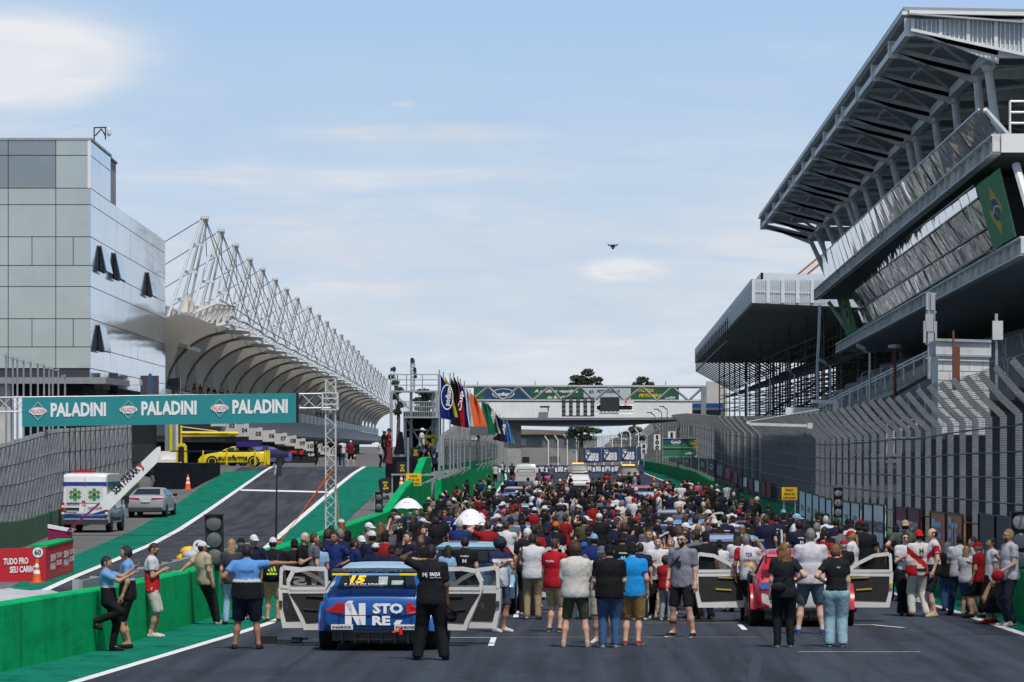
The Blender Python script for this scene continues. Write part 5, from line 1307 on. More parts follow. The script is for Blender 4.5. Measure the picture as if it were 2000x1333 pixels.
b = MB(); b.box((P(1400,780,720)).to_tuple(), (3.2,3,5.5)); b.single('concrete_pillar', mat('beige_concrete', (.48,.46,.43), .9, 0, .1, .5), 'beige concrete pillar between the lights gantry and the scaffold', 'pillar')
b = MB(); b.box(P(1372,802,700), (6.5,2,2.2)); b.box(P(1372,793,698), (6,1,.6), mi=1); b.single('blue_seat_block', [mat('slate_wall', (.13,.15,.18), .8), cloth('1f4f96')], 'row of blue seats on a slate wall right of the lights gantry', 'seats')
b = MB()
for k, c in enumerate((0,1,0)): b.prism([P(1556+k*9,536,330), P(1562+k*9,536,330), P(1608+k*6,498+k*3,330), P(1602+k*5,498+k*3,330)], (0,.3,0), c)
b.single('crane_jib', [mat('rust_orange_paint', (.40,.14,.03), .6), WHT], 'orange and white crane jib behind the grandstand corner', 'crane')
# ================================================================= centre background
YG = 420.; GP_ = mat('gantry_steel_grey', (.26,.27,.28), .55, .2, .2, .8)
t = thing('start_gantry', 'grey tubular start gantry spanning the track with banners and lamp panel', 'gantry', (PX(1374,YG), YG, 0))
b = MB(); b.tube(P(900,755,YG), P(1378,756,YG), .14, n=8); b.build('top_chord', GP_, t)
b = MB(); b.tube(P(900,783,YG), P(1378,784,YG), .14, n=8); b.build('bottom_chord', GP_, t)
b = MB(); nb = [920,982,1040,1098,1160,1220,1283,1345]; nt_ = [953,1013,1073,1134,1193,1254,1313,1374]
for x, y in zip(nb, nt_): b.tube(P(x,783,YG), P(y,756,YG), .13, n=6)
for x, y in zip(nb[1:], nt_): b.tube(P(y,756,YG), P(x,783,YG), .13, n=6)
b.tube(P(892,756,YG), P(920,783,YG), .13, n=6); b.build('web', GP_, t)
b = MB(); q = P(1374,755,YG); b.bar((q.x,YG,0), q, .45); q = P(898,755,YG); b.bar((q.x,YG,0), q, .45); b.build('post', GP_, t)
b = MB()
for x in (933,1045,1238,1300): b.tube(P(x,754,YG), P(x,745,YG), .03, n=4)
b.build('aerials', DARKM, t)
YBN = YG+1.2
def seg(x0, x1, col, name='banner'): b = MB(); b.slab(P(x0,781,YBN), P(x1,781,YBN), P(x1,757.5,YBN), P(x0,757.5,YBN), -.06); return b.build(name, mat('gb_'+col, col, .6, 0, .06, .6), t)
def put(x, y, s, wpx, hpx, m, par, bold=.03, shear=.2): b = MB(); put_text(b, s, P(x,y,YBN-.02), (1,0,0), (0,0,1), hpx*YBN/F, width=wpx*YBN/F, off=.02, bold=bold, shear=shear); return b.build('lettering', m, par)
s1 = seg(925,1036,'1b4468'); s2 = seg(1036,1140,'1f5a40'); s3 = seg(1140,1232,'b9c2cc'); s4 = seg(1232,1326,'1f5a40')
b = MB(); n = 28
for q in range(n):
    a0, a1 = 2*math.pi*q/n, 2*math.pi*(q+1)/n; c_ = P(983,769,YBN-.03); b.add([(c_.x+r*1.02*math.cos(a), c_.y, c_.z+r*.45*math.sin(a)) for r, a in ((1,a0),(.9,a0),(.9,a1),(1,a1))], [(0,1,2,3)])
put_text(b, 'podium', P(983,773,YBN-.03), (1,0,0), (0,0,1), .3, width=1.4, off=.01, bold=.05); b.build('emblem', WHTL, s1)
b = MB(); b.prism([P(925,781,YBN-.01), P(952,781,YBN-.01), P(938,757.6,YBN-.01), P(925,757.6,YBN-.01)], (0,-.01,0)); b.build('green_corner', MATS['gb_1f5a40'], s1)
put(1086,767,'A melhor gasolina',86,6,WHTL,s2); put(1086,779,'do Brasil',34,6,WHTL,s2); put(1155,768,'BR',10,6,mat('green_lettering',(.02,.2,.1),.6,0,0),s3); put(1188,767,'PETROBRAS',46,5.5,mat('slate_lettering',(.05,.08,.1),.6,0,0),s3)
put(1262,766,'POSTOS',30,6.5,YELL,s4); put(1272,776,'PETROBRAS',48,6.5,YELL,s4); put(1309,780,'voVEM',20,5,WHTL,s4)
lp = thing('lamp_panel', 'black start lamp panel of five columns hanging under the gantry', 'start lights', P(1128,812,YG-.6))
for i in range(5):
    b = MB(); x = 1100+i*14; YL = YG-.6; b.box(P(x+1,795,YL), (.40,.3,1.68)) if False else b.box(P(x+1,795,YL), (.34,.3,1.66)); c_ = b.build('lamp_column', BLACK, lp)
    b = MB()
    for j in range(4): b.lathe(P(x+1,781.5+j*9,YL-.16), [(.17,-.1),(.17,.02),(.14,.02)], 12, axis='y')
    b.build('lamps', GLASSD, c_, .6)
b = MB(); b.bar(P(1097,778,YG-.5), P(1160,778,YG-.5), .12); b.bar(P(1097,813,YG-.5), P(1160,813,YG-.5), .1); b.bar(P(1098,786,YG-.45), P(1160,786,YG-.45), .08); b.build('panel_frame', BLACK, lp)
sc_ = thing('led_screen', 'dark screen on a small white truss hanging under the gantry', 'screen', P(1190,808,YG-.8))
b = MB(); truss(b, P(1163,789,YG-.4), P(1238,789,YG-.4), .2, .3, 10, .035); truss(b, P(1163,805,YG-.4), P(1238,805,YG-.4), .2, .3, 10, .035); b.build('truss', ALU, sc_)
b = MB(); b.box(P(1191,790,YG-.8), (1.75,.2,1.3)); b.build('screen', mat('screen_off', (.03,.032,.034), .4, 0, .1, 2), sc_); b = MB(); b.box(P(1200,797,YG-.2), (3.2,.2,.5)); b.build('back_panel', BLACK, sc_)
b = MB(); b.box(P(1223,783,YG-.7), (.12,.12,.5)); b.single('orange_marker', ORANGE, 'small orange block hanging from the gantry beside the screen', 'marker')
# footbridge
YBR = 480.; t = thing('footbridge', 'white sided footbridge crossing the track behind the start gantry', 'bridge', (PX(1140,YBR), YBR, 0))
b = MB(); WP = mat('white_bridge_panel', (.74,.76,.77), .6, 0, .1, .5)
n = 15
for i in range(n):
    x0, x1 = lerp(935,1352,i/n), lerp(935,1352,(i+1)/n); b = MB(); b.slab(P(x0+.5,817,YBR), P(x1,817,YBR), P(x1,786,YBR), P(x0+.5,786,YBR), -.1); b.build('side_panel', WP, t)
b = MB(); pts_t = [P(x,y,YBR-.3) for x, y in ((930,816),(1140,817),(1352,815))]; pts_b = [P(x,y,YBR-.3) for x, y in ((930,829),(985,831),(1060,833),(1140,834),(1215,832),(1290,826),(1352,819))]
b.prism(pts_t[::-1]+pts_b, (0,4,0)); b.build('deck', mat('bridge_soffit', (.085,.09,.10), .8, 0, .2, .4), t)
b = MB(); b.bar(P(930,819,YBR-.45), P(1352,818,YBR-.45), .3, .25); b.build('edge_beam', mat('bridge_edge', (.17,.18,.19), .7), t)
b = MB(); b.box(P(1003,868,YBR+2), (1.6,2,5.)); b.box((PX(1349,YBR),YBR+2,3), (1.6,2,6)); b.build('pier', CONC, t)
b = MB(); b.box(P(1064,795,YBR-.5), (1.0,.3,.18)); b.box(P(1071,800,YBR-.5), (.12,.2,.4)); b.single('cctv_unit', BLACK, 'black camera unit fixed to the white side of the footbridge', 'camera')
for x, lab in ((1303,'nearest the gantry post'),(1292,'in the middle'),(1279,'farthest left')):
    q = P(x,800+ (1303-x)*.5,470); b = MB(); b.tube(q, q+Vector((0,0,-1.6)), .04, n=5); b.tube(q, q+Vector((-.4,0,.25)), .05, n=5); b.box(q+Vector((-.55,0,.3)), (.5,.2,.1)); b.single('flood_lamp', DARKM, 'small flood lamp on a pole before the white bridge, '+lab, 'lamp', 'flood lamps before the bridge')

# far buildings behind the bend
t = thing('concrete_building', 'unfinished grey concrete building beyond the bend under the bridge', 'building', P(1050,905,640))
CON2 = mat('far_rough_concrete', (.27,.265,.255), .9, 0, .25, .3, .3, 2)
b = MB(); Y = 640; b.slab(P(960,908,Y), P(1130,908,Y), P(1130,846,Y), P(960,842,Y), -12); b.build('wall', CON2, t)
b = MB(); b.prism([P(990,838,Y-1),P(1125,842,Y-1),P(1131,852,Y-1),P(1060,849,Y-1),P(990,849,Y-1)][::-1], (0,8,0)); b.build('roof_edge', mat('brown_roof_edge', (.20,.17,.15), .9, 0, .3, .4), t)
for i, (xa, xb, ya, yb2) in enumerate(((996,1006,858,870),(1013,1028,857,870),(992,1006,890,897),(1070,1094,892,902),(1020,1034,893,902))):
    b = MB(); b.slab(P(xa,yb2,Y-.1), P(xb,yb2,Y-.1), P(xb,ya,Y-.1), P(xa,ya,Y-.1), -.3); b.build('window', mat('pale_window', (.5,.53,.56), .3) if i < 2 else BLACK, t)
b = MB(); b.slab(P(1118,910,660), P(1235,910,660), P(1235,868,660), P(1190,864,660), -8); b.single('low_shed', mat('brown_shed', (.22,.19,.17), .9, 0, .25, .4), 'low brown shed wall behind the navy banners at the bend', 'shed')
b = MB(); b.box(P(1148,868,655), (2.6,2,2.4)); b.box(P(1148,856,655), (2.9,2.3,.2)); b.single('small_booth', CONC, 'small grey booth beside the tree trunk at the bend', 'booth')
t = thing('bend_fence', 'pale bent posts with netting standing at the far bend', 'fence', P(1130,905,600))
for i, x in enumerate((1064,1083,1101,1119,1136,1155,1172,1189,1207,1224,1240)):
    b = MB(); Y = 600; q = P(x+7,862-i*1.6,Y); b.bar((q.x,Y,.0), q, .14); b.bar(q, P(x,852-i*1.6,Y), .13); b.build('post', WHT, t)
n = MB(); n.uv = [(0,0),(12,0),(12,3.3),(0,3.3)]; n.add([P(1060,908,600.2),P(1245,908,600.2),P(1245,846,600.2),P(1060,860,600.2)], [(0,1,2,3)]); n.build('netting', mesh_alpha('pale_netting', (.3,.3,.3), .2, .2, .05), t)
NAVY = mat('navy_banner', (.022,.050,.125), .65, 0, .08, .5)
for i, (xa, xb) in enumerate(((1139,1174),(1175,1210),(1211,1243),(1244,1256))):
    Y = 574; o = thing('sponsor_banner', 'tall navy banner with white letters at the bend, '+('first','second','third','fourth, half hidden,')[i]+' from left', 'banner', P((xa+xb)/2,906,Y), 0, 'navy banners at the bend')
    b = MB(); b.slab(P(xa,905-i*1.6,Y), P(xb,904-i*1.6,Y), P(xb,874-i*1.,Y), P(xa,876-i*1.,Y), -.1); pn = b.build('cloth', NAVY, o)
    b = MB(); w_ = (xb-xa)*Y/F; xo = 0 if i < 3 else .3; put_text(b, 'BRB', P((xa+xb)/2+5,900-i*1.3,Y-.03), (1,0,0), (0,0,1), .95, width=w_*.45 if i < 3 else .3, off=.03, bold=.04)
    if i < 3:
        c_ = P(xa+10,892-i*1.3,Y-.05); b.prism([c_+Vector((x,0,z)) for x, z in ((-.3,-.5),(.3,-.5),(.3,.5),(-.3,.5))], (0,.02,0)); put_text(b, 'banco', P(xa+9,882-i*1.,Y-.03), (1,0,0), (0,0,1), .18, width=.5, off=.03, bold=.02)
    b.build('lettering', WHTL, pn)
    if i < 3: b = MB(); b.bar(c_+Vector((-.28,-.03,-.45)), c_+Vector((.28,-.03,.45)), .14); b.bar(c_+Vector((-.25,-.03,.42)), c_+Vector((.1,-.03,.0)), .1); b.build('emblem', NAVY, pn)
t = thing('bend_barrier', 'low navy banner wall running round the bend behind the parked pickup trucks', 'barrier', P(1130,926,566))
b = MB(); Y = 566; b.slab(P(935,929,Y), P(1258,926,Y), P(1258,908,Y), P(935,911,Y), -.4); pn = b.build('banner_wall', NAVY, t)
for i in range(17):
    x = 945+i*18.4; b = MB(); put_text(b, 'BRB', P(x+3,922-i*.12,Y-.02), (1,0,0), (0,0,1), .58, width=.62, off=.03, bold=.05); b.box(P(x-6,919-i*.12,Y-.04), (.26,.02,.55)); b.build('lettering', WHTL, pn)
# distance boards and billboard at right
def dist_board(x0, x1, y0, y1, Y, s_, lab):
    o = thing('distance_board', lab, 'sign', P((x0+x1)/2,y1,Y), 0, 'distance boards'); b = MB(); b.slab(P(x0,y1,Y), P(x1,y1,Y), P(x1,y0,Y), P(x0,y0,Y), -.08); pn = b.build('panel', WHT, o); b = MB(); n = len(s_); h = (y1-y0)/n
    for k, c in enumerate(s_): put_text(b, c, P((x0+x1)/2,y0+h*(k+.86),Y-.02), (1,0,0), (0,0,1), h*.72*Y/F, off=.02, bold=.05, width=(x1-x0)*(.6 if c != '1' else .35)*Y/F)
    b.build('numerals', BLKL, pn); b = MB(); b.bar(P((x0+x1)/2,y1+24,Y+.1), P((x0+x1)/2,y1-2,Y+.1), .08); b.build('post', METAL, o)
dist_board(1252,1263,867,886,520,'50','white board reading 50 at the end of the catch fence')
dist_board(1277,1290,849,879,470,'100','white board reading 100 left of the petrol station billboard')
dist_board(1305,1319,843,857,430,'1','white board reading 1 above the petrol station billboard')
YB_ = 400; t = thing('billboard', 'green and blue petrol station billboard on the catch fence', 'billboard', P(1348,894,YB_))
b = MB(); b.slab(P(1295,893,YB_), P(1401,894,YB_), P(1401,856,YB_), P(1295,857,YB_), -.12); pn = b.build('panel', mat('billboard_green', (.025,.15,.07), .6, 0, .1, .8), t)
b = MB(); b.prism([P(1296,868,YB_-.01), P(1332,868,YB_-.01), P(1344,857.5,YB_-.01), P(1296,857.5,YB_-.01)], (0,-.01,0)); b.build('blue_field', MATS['gb_1b4468'], pn)
b = MB(); c_ = P(1320,863.5,YB_-.03)
for q in range(28):
    a0, a1 = 2*math.pi*q/28, 2*math.pi*(q+1)/28; b.add([(c_.x+r*.42*math.cos(a), c_.y, c_.z+r*.2*math.sin(a)) for r, a in ((1,a0),(.86,a0),(.86,a1),(1,a1))], [(0,1,2,3)])
put_text(b, 'podium', P(1320,865.5,YB_-.03), (1,0,0), (0,0,1), .15, width=.6, off=.01, bold=.05); put_text(b, 'SÓ TEM NOS', P(1366,863,YB_-.03), (1,0,0), (0,0,1), .13, width=.95, off=.01, bold=.04); put_text(b, 'voVEM', P(1346,888,YB_-.03), (1,0,0), (0,0,1), .2, width=.7, off=.01, bold=.04, shear=.2); b.build('lettering', WHTL, pn)
b = MB(); put_text(b, 'POSTOS', P(1360,870,YB_-.03), (1,0,0), (0,0,1), .24, width=1.2, off=.01, bold=.05, shear=.2); put_text(b, 'PETROBRAS', P(1370,878,YB_-.03), (1,0,0), (0,0,1), .24, width=1.8, off=.01, bold=.05, shear=.2); b.build('slogan', YELL, pn)
b = MB(); b.prism([P(1357,893,YB_-.01), P(1400,893.5,YB_-.01), P(1398,881,YB_-.01), P(1366,881,YB_-.01)], (0,-.01,0)); pw = b.build('white_field', WHT, pn); b = MB(); put_text(b, 'PETROBRAS', P(1386,888,YB_-.03), (1,0,0), (0,0,1), .13, width=.8, off=.02, bold=.02); b.box(P(1369,886,YB_-.04), (.16,.02,.2)); b.build('white_field_lettering', mat('slate_lettering',(.05,.08,.1),.6,0,0), pw)
b = MB()
for yy in (857,875,893): b.bar(P(1294,yy,YB_-.06), P(1403,yy,YB_-.06), .05)
b.build('frame', METAL, t)
# drone
t = thing('drone', 'small black drone hovering in the sky', 'drone', P(1197,481,120)); b = MB(); c_ = P(1197,481,120); b.box(c_, (.12,.2,.07)); b.box(c_+Vector((0,-.08,-.06)), (.06,.06,.06)); b.build('body', BLACK, t)
for sx_ in (-1,1):
    for sy in (-1,1):
        b = MB(); e = c_+Vector((.11*sx_,.1*sy,.01)); b.bar(c_, e, .016); b.tube(e, e+Vector((0,0,.03)), .012, n=6); b.build('arm', BLACK, t); b = MB(); b.box(e+Vector((0,0,.034)), (.1,.012,.004), rz=.3*sx_); b.build('rotor', DARKM, t)

# ---------------------------------------------------------------- trees
LEAF = mat('dark_pine_foliage', (.035,.055,.032), .8, 0, .45, 1.2); BARK = mat('grey_bark', (.09,.08,.07), .9, 0, .3, 2)
def tree(px, ybase, Y, clumps, label, seed, name='broad_tree', leaf=.24, den=150):
    r = random.Random(seed); o = thing(name, label, 'tree', P(px,ybase,Y)); base_ = P(px,ybase,Y); k = F/Y
    tp = P(px, min(c[1] for c in clumps)+8, Y); b = MB(); b.path([base_, base_.lerp(tp,.5)+Vector((.2,0,0)), tp], [.32,.22,.06], 7)
    for (cx_, cy_, rx_, ry_) in clumps:
        q = P(cx_, cy_, Y); f = min(.95, max(.3, (q.z-1-base_.z)/(tp.z-base_.z))); s_ = base_.lerp(tp, f*.85); b.path([s_, s_.lerp(q,.5)+Vector((0,r.uniform(-.4,.4),.15)), q], [.12,.08,.03], 5)
    b.build('trunk', BARK, o)
    b = MB()
    for (cx_, cy_, rx_, ry_) in clumps:
        q = P(cx_, cy_, Y); R = Vector((rx_/k, rx_/k*1.1, ry_/k))
        for _ in range(int(den*rx_*ry_/60)):
            while True:
                d = Vector((r.uniform(-1,1), r.uniform(-1,1), r.uniform(-1,1)))
                if d.length < 1: break
            p = q+Vector((d.x*R.x, d.y*R.y, d.z*R.z)); n_ = Vector((r.uniform(-1,1), r.uniform(-1,1), r.uniform(-.4,1))).normalized(); a = n_.orthogonal().normalized()*r.uniform(.6,1.5)*leaf; c = n_.cross(a).normalized()*leaf*r.uniform(.25,.6)
            b.add([p-a, p+c, p+a, p-c], [(0,1,2,3)])
    b.build('crown', LEAF, o)
tree(1134,905,600,[(1148,728,14,7),(1130,740,18,7),(1162,742,16,6),(1122,752,12,5),(1143,748,20,8),(1170,752,9,4),(1152,760,16,6),(1128,768,20,7),(1160,772,16,6),(1132,838,22,8),(1158,842,18,6),(1118,846,14,6),(1142,855,16,6)],'tall loose dark tree rising behind the middle of the gantry',1,den=110)
tree(1236,905,640,[(1255,742,14,6),(1245,751,10,6),(1268,752,10,6),(1258,758,16,6),(1240,840,14,7),(1222,850,16,7),(1205,862,14,6),(1232,866,18,7),(1250,856,12,6)],'loose dark tree behind the right half of the gantry',2,den=110)
tree(834,905,560,[(826,766,14,6),(838,775,14,7),(820,783,14,7),(842,792,12,7),(826,798,16,7),(848,770,8,5)],'dark tree seen through the steel platform',3)
tree(776,905,600,[(768,722,5,4),(764,736,6,5),(772,748,8,5),(780,762,9,5),(770,775,8,6),(784,790,9,6),(776,805,9,6)],'thin dark tree behind the far end of the pit roof masts',4)
# ================================================================= vehicles
GLASS = mat('dark_car_glass', (.012,.015,.018), .08, 0, .2, 2, 0, 1, .8)
RIM = mat('dark_alloy', (.10,.10,.105), .4, .6, .2, 8)
TAILR = mat('red_tail_lamp', (.38,.006,.012), .2, 0, .25, 14)
CARB = mat('carbon_black', (.014,.014,.016), .35, 0, .2, 20)
INTER = mat('car_interior_black', (.016,.016,.018), .8, 0, .3, 6)
TRIMW = mat('bare_white_shell', (.62,.62,.60), .45, 0, .08, 3)
AMBER = mat('amber_beacon', (1,.5,.08), .3, 0, .1, 20, emit=1.2)
def wheel(t, x, y, r, w, rimc=None, sgn=1):
    b = MB(); b.lathe((x,y,r), [(r*.62,-w/2),(r*.93,-w/2),(r,-w/2+.03),(r,w/2-.03),(r*.93,w/2),(r*.62,w/2)], 22, axis='x'); wh = b.build('wheel', RUBBER, t, .7, True)
    b = MB(); xo = x+sgn*(w/2-.02); b.lathe((xo,y,r), [(r*.62,-.01),(r*.6,.012),(r*.5,-.01),(r*.1,.0)], 18, axis='x')
    for k in range(8): a = k*math.pi/4; b.bar((xo+sgn*.008,y,r), (xo+sgn*.012,y+r*.58*math.cos(a),r+r*.58*math.sin(a)), .035)
    b.build('rim', rimc or RIM, wh, .7, True)
def loft(t, name, stn, W, belt, roof, mats, z0=.28, rr=.70, scheme=None, crown=.02, N=5):
    rows = []
    for (y, top, pl, zb) in stn:
        hw = W*pl; bl = min(belt, top-.03); tt = max(0, min(1, (top-bl)/(roof-bl+1e-6))) if top > belt+.02 else 0
        xr = lerp(hw*.965, hw*rr, tt)
        half = [(0,zb),(hw*.8,zb),(hw*.985,zb+.07),(hw,lerp(zb,bl,.45)),(hw*.985,bl-.03),(hw*.965,bl),(lerp(hw*.965,xr,.5),lerp(bl,top,.5)),(xr,max(bl+.005,top-.045)),(xr-.07,top),(xr*.5,top+crown*.7),(0,top+crown)]
        rows.append([(x,y,z) for x, z in half]+[(-x,y,z) for x, z in half[-2:0:-1]])
    b = MB(); b.grid(rows, closed=True, flip=True); n = len(rows[0]); k = len(b.v)
    b.f += [tuple(range(n)), tuple(range(k-n,k))[::-1]]; b.m += [0,0]
    if scheme:
        for i, f in enumerate(b.f):
            c = sum((Vector(b.v[j]) for j in f), Vector())/len(f); b.m[i] = scheme(c)
    return b.build(name, mats, t, .6, True)
HATCH = [(0,.80,.88,.40),(.03,.88,.94,.34),(.09,.95,.975,.30),(.20,1.0,.99,.28),(.45,1.165,1,.28),(.72,1.345,1,.28),(.95,1.41,1,.28),(1.6,1.43,1,.26),(2.2,1.40,1,.26),(2.4,1.34,1,.26),(2.75,1.14,1,.26),(3.1,.97,1,.28),(3.6,.90,.99,.28),(3.95,.82,.96,.30),(4.18,.70,.90,.34),(4.26,.58,.82,.40)]
def rear_win(t, y0, z0, y1, z1, w0, w1, m, name='rear_window', off=.012):
    u = Vector((0,y1-y0,z1-z0)).normalized(); n = Vector((0,-u.z,u.y)); o = n*off
    b = MB(); b.prism([Vector((-w0,y0,z0))+o, Vector((w0,y0,z0))+o, Vector((w1,y1,z1))+o, Vector((-w1,y1,z1))+o], n*.006); return b.build(name, m, t, None, True)
def race_car(name, label, loc, rz, c1, c2, roofc, wingc, txt=None, W=.90, group='race cars on the grid', wing=True, scheme=None, hero=False, glassc=None, wing_txt=None, rims=None, lampc=None):
    t = thing(name, label, 'race car', loc, rz, group)
    mats = [paint(c1), paint(c2), paint(roofc)]
    def sch(c):
        if c.z > 1.33: return 2
        if scheme: return scheme(c)
        return 1 if (abs(c.x) > W*.55 and c.z > .9) or (c.z < .45 and (c.y*2 % 1.3) < .7) else 0
    body = loft(t, 'body', HATCH, W, .95, 1.43, mats, scheme=sch)
    rear_win(t, .25, 1.035, .70, 1.345, .66, .56, glassc or GLASS)
    # windscreen and side glass
    b = MB(); b.prism([(-.62,3.05,1.01),(.62,3.05,1.01),(.52,2.42,1.345),(-.52,2.42,1.345)], (0,.012,.02)); b.build('windscreen', GLASS, t, None, True)
    for s in (-1,1):
        b = MB(); q = [(.872,.62,1.0),(.872,2.85,1.0),(.675,2.30,1.33),(.675,.95,1.35)]
        b.prism([(s*(x*W/.9+.012),y,z) for x,y,z in (q if s > 0 else q[::-1])], (s*.006,0,0)); b.build('side_window', GLASS, t, None, True)
        b = MB(); q = [(.52,.0,.62),(W*.9,.03,.66),(W*.97,.12,.83),(.50,.0,.80)]
        vs = [(s*x,y-.022,z) for x,y,z in (q if s > 0 else q[::-1])]; b.prism(vs, (0,-.015,0)); b.build('tail_lamp', lampc or TAILR, t, None, True)
        b = MB(); b.box((s*(W+.10),2.62,1.02), (.2,.1,.13)); b.bar((s*(W-.06),2.6,.98), (s*(W+.05),2.62,1.0), .03); b.build('mirror', paint(c2), t, None, True)
        for y in (.74, 3.34):
            b = MB(); arc = [(math.cos(a*math.pi/10), math.sin(a*math.pi/10)) for a in range(11)]; r0, r1 = .35, .47
            x0, x1 = W-.10, W+.075
            ring = [(y+r1*c, .33+r1*s_) for c, s_ in arc]+[(y+r0*c, .33+r0*s_) for c, s_ in arc[::-1]]
            b.prism([(s*x0,a,z) for a,z in (ring if s < 0 else ring[::-1])], (s*(x1-x0),0,0)); b.build('fender_flare', mats[0] if y < 1 else mats[1], t, .7, True)
            b = MB(); b.prism([(s*(W+.004),y+.36*math.cos(a*math.pi/8),max(.24,.33+.36*math.sin(a*math.pi/8))) for a in range(9)][::s], (s*.004,0,0)); b.build('wheel_well', BLACK, t, None, True)
            wheel(t, s*(W-.055), y, .33, .27, rims, s)
    b = MB(); b.box((0,.32,.27), (1.45,.5,.18)); b.box((0,.08,.36), (1.5,.12,.1))
    for k in range(6): b.box((-.55+k*.22,.12,.22), (.02,.4,.16))
    b.build('diffuser', CARB, t, None, True)
    b = MB(); b.box((0,2.1,.2), (1.55,3.2,.1)); b.build('floor', BLACK, t, None, True)
    if wing:
        b = MB(); b.prism([(-.70,-.10,1.300),(.70,-.10,1.300),(.70,.16,1.335),(-.70,.16,1.335)], (0,.0,.035)); b.prism([(-.70,-.14,1.325),(.70,-.14,1.325),(.70,-.10,1.30),(-.70,-.10,1.30)], (0,.02,.045)); wg = b.build('wing', paint(wingc), t, None, True)
        for s in (-1,1):
            b = MB(); b.box((s*.71,.02,1.28), (.02,.32,.16)); b.build('end_plate', CARB, wg, None, True)
            b = MB(); b.prism([(s*.45,.02,1.30),(s*.45,.12,1.31),(s*.45,.42,1.17),(s*.45,.34,1.12)], (.02*s,0,0)); b.build('wing_strut', CARB, wg, None, True)
        if wing_txt:
            b = MB(); put_text(b, wing_txt, (0,-.142,1.322), (1,0,0), (0,0,1), .055, width=1.05, off=.006, bold=.04); b.build('lettering', wing_txt and MATS['wing_grey'], wg, None, True)
    return t, body
mat('wing_grey', (.10,.13,.15), .5)
def open_door(t, s, yh, length, shell, ang, front=True, wtxt=None, black=INTER, drop=.28):
    """car door swung open about its front hinge; built in the car's frame"""
    o = bpy.data.objects; hx = s*.905
    out = Vector((s*math.sin(ang), -math.cos(ang), 0)); z_ = Vector((0,0,1)); n_ = out.cross(z_)*(-1 if s > 0 else 1); th = .10
    # n_ points away from the inside face, inside face looks to the rear of the car
    H = Vector((hx, yh, 0))
    def q(u, z, d=0.): return H+out*u*length+z_*z+n_*d
    if front: outl = [(0,drop),(.0,.95),(.30,1.16),(.62,1.33),(.95,1.37),(.985,1.30),(1.0,.95),(.98,.55),(.93,drop)]; win = [(.12,.97),(.34,1.13),(.63,1.28),(.92,1.315),(.945,1.27),(.955,.97)]; pan = [(.07,.42),(.07,.88),(.93,.88),(.92,.6),(.87,.40)]
    else: outl = [(0,drop),(0,.95),(.05,1.36),(.5,1.37),(.86,1.33),(1.0,1.10),(.98,.90),(.80,.66),(.66,.42),(.60,drop)]; win = [(.10,.97),(.13,1.31),(.5,1.32),(.82,1.28),(.93,1.10),(.90,.97)]; pan = [(.06,.42),(.06,.90),(.90,.90),(.72,.68),(.60,.50),(.55,.40)]
    b = MB()
    # frame built as a ring between outline and window, plus lower skin
    def ring(a, c, d0, d1):
        n = len(a)
        for i in range(n):
            p0, p1 = a[i], a[(i+1) % n]; r0, r1 = c[i], c[(i+1) % n]
            b.add([q(*p0,d0),q(*p1,d0),q(*r1,d0),q(*r0,d0),q(*p0,d1),q(*p1,d1),q(*r1,d1),q(*r0,d1)], [(0,1,2,3),(7,6,5,4),(0,4,5,1),(3,2,6,7)])
    m = 28
    def resamp(pts):
        pts = pts+[pts[0]]; L_ = [0]
        for i in range(len(pts)-1): L_.append(L_[-1]+math.hypot((pts[i+1][0]-pts[i][0])*length, pts[i+1][1]-pts[i][1]))
        return [(float(np.interp(L_[-1]*k/m, L_, [p[0] for p in pts])), float(np.interp(L_[-1]*k/m, L_, [p[1] for p in pts]))) for k in range(m)]
    up = [p for p in outl if p[1] >= .95]
    a_o = [(0,.93)]+up+([(1.0,.93)] if front else [(.985,.93)]); 
    # upper frame: bars along outline of the window
    cx_ = sum(p[0] for p in win)/len(win); cz_ = sum(p[1] for p in win)/len(win)
    for i in range(len(win)-1): b.bar(q(*win[i],.03), q(*win[i+1],.03), .055, .07)
    b.bar(q(*win[-1],.03), q(*win[0],.03), .06, .08)
    low = [p for p in outl if p[1] < .96]; 
    poly = ([(0,drop),(0,.96),(1.0,.96),(.98,.55),(.93,drop)] if front else [(0,drop),(0,.96),(.95,.96),(.80,.66),(.66,.42),(.60,drop)])
    pv = [q(u_,z,0) for u_, z in poly]; b.prism(pv if s > 0 else pv[::-1], n_*th)
    d = b.build('door', shell, t, None, True)
    b = MB(); pv = [q(u_,z,-.012) for u_, z in pan]; b.prism(pv if s > 0 else pv[::-1], n_*.01); b.build('door_panel', black, d, None, True)
    b = MB(); pv = [q(u_,z,.05) for u_, z in win]; b.prism(pv if s > 0 else pv[::-1], n_*.006); b.build('door_glass', mat('thin_clear_glass', (.012,.015,.018), .05, 0, .1, 2, alpha=.5), d, None, True)
    b = MB(); b.bar(q(.10,.84,-.03), q(.55,.86,-.03), .02); b.bar(q(.3,.62,-.02), q(.6,.64,-.02), .03); b.box(q(.96,.7,-.01), (.05,.05,.10)); b.build('door_handle', mat('door_pull_yellow', (.45,.33,.05), .5) if wtxt == 'red' else DARKM, d, None, True)
    if wtxt and wtxt != 'red':
        b = MB(); put_text(b, wtxt, q(.55,1.02,.045), -out if s > 0 else out, z_, .14, width=.42, off=.004, bold=.04); b.build('lettering', WHTL, d, None, True)
    return d

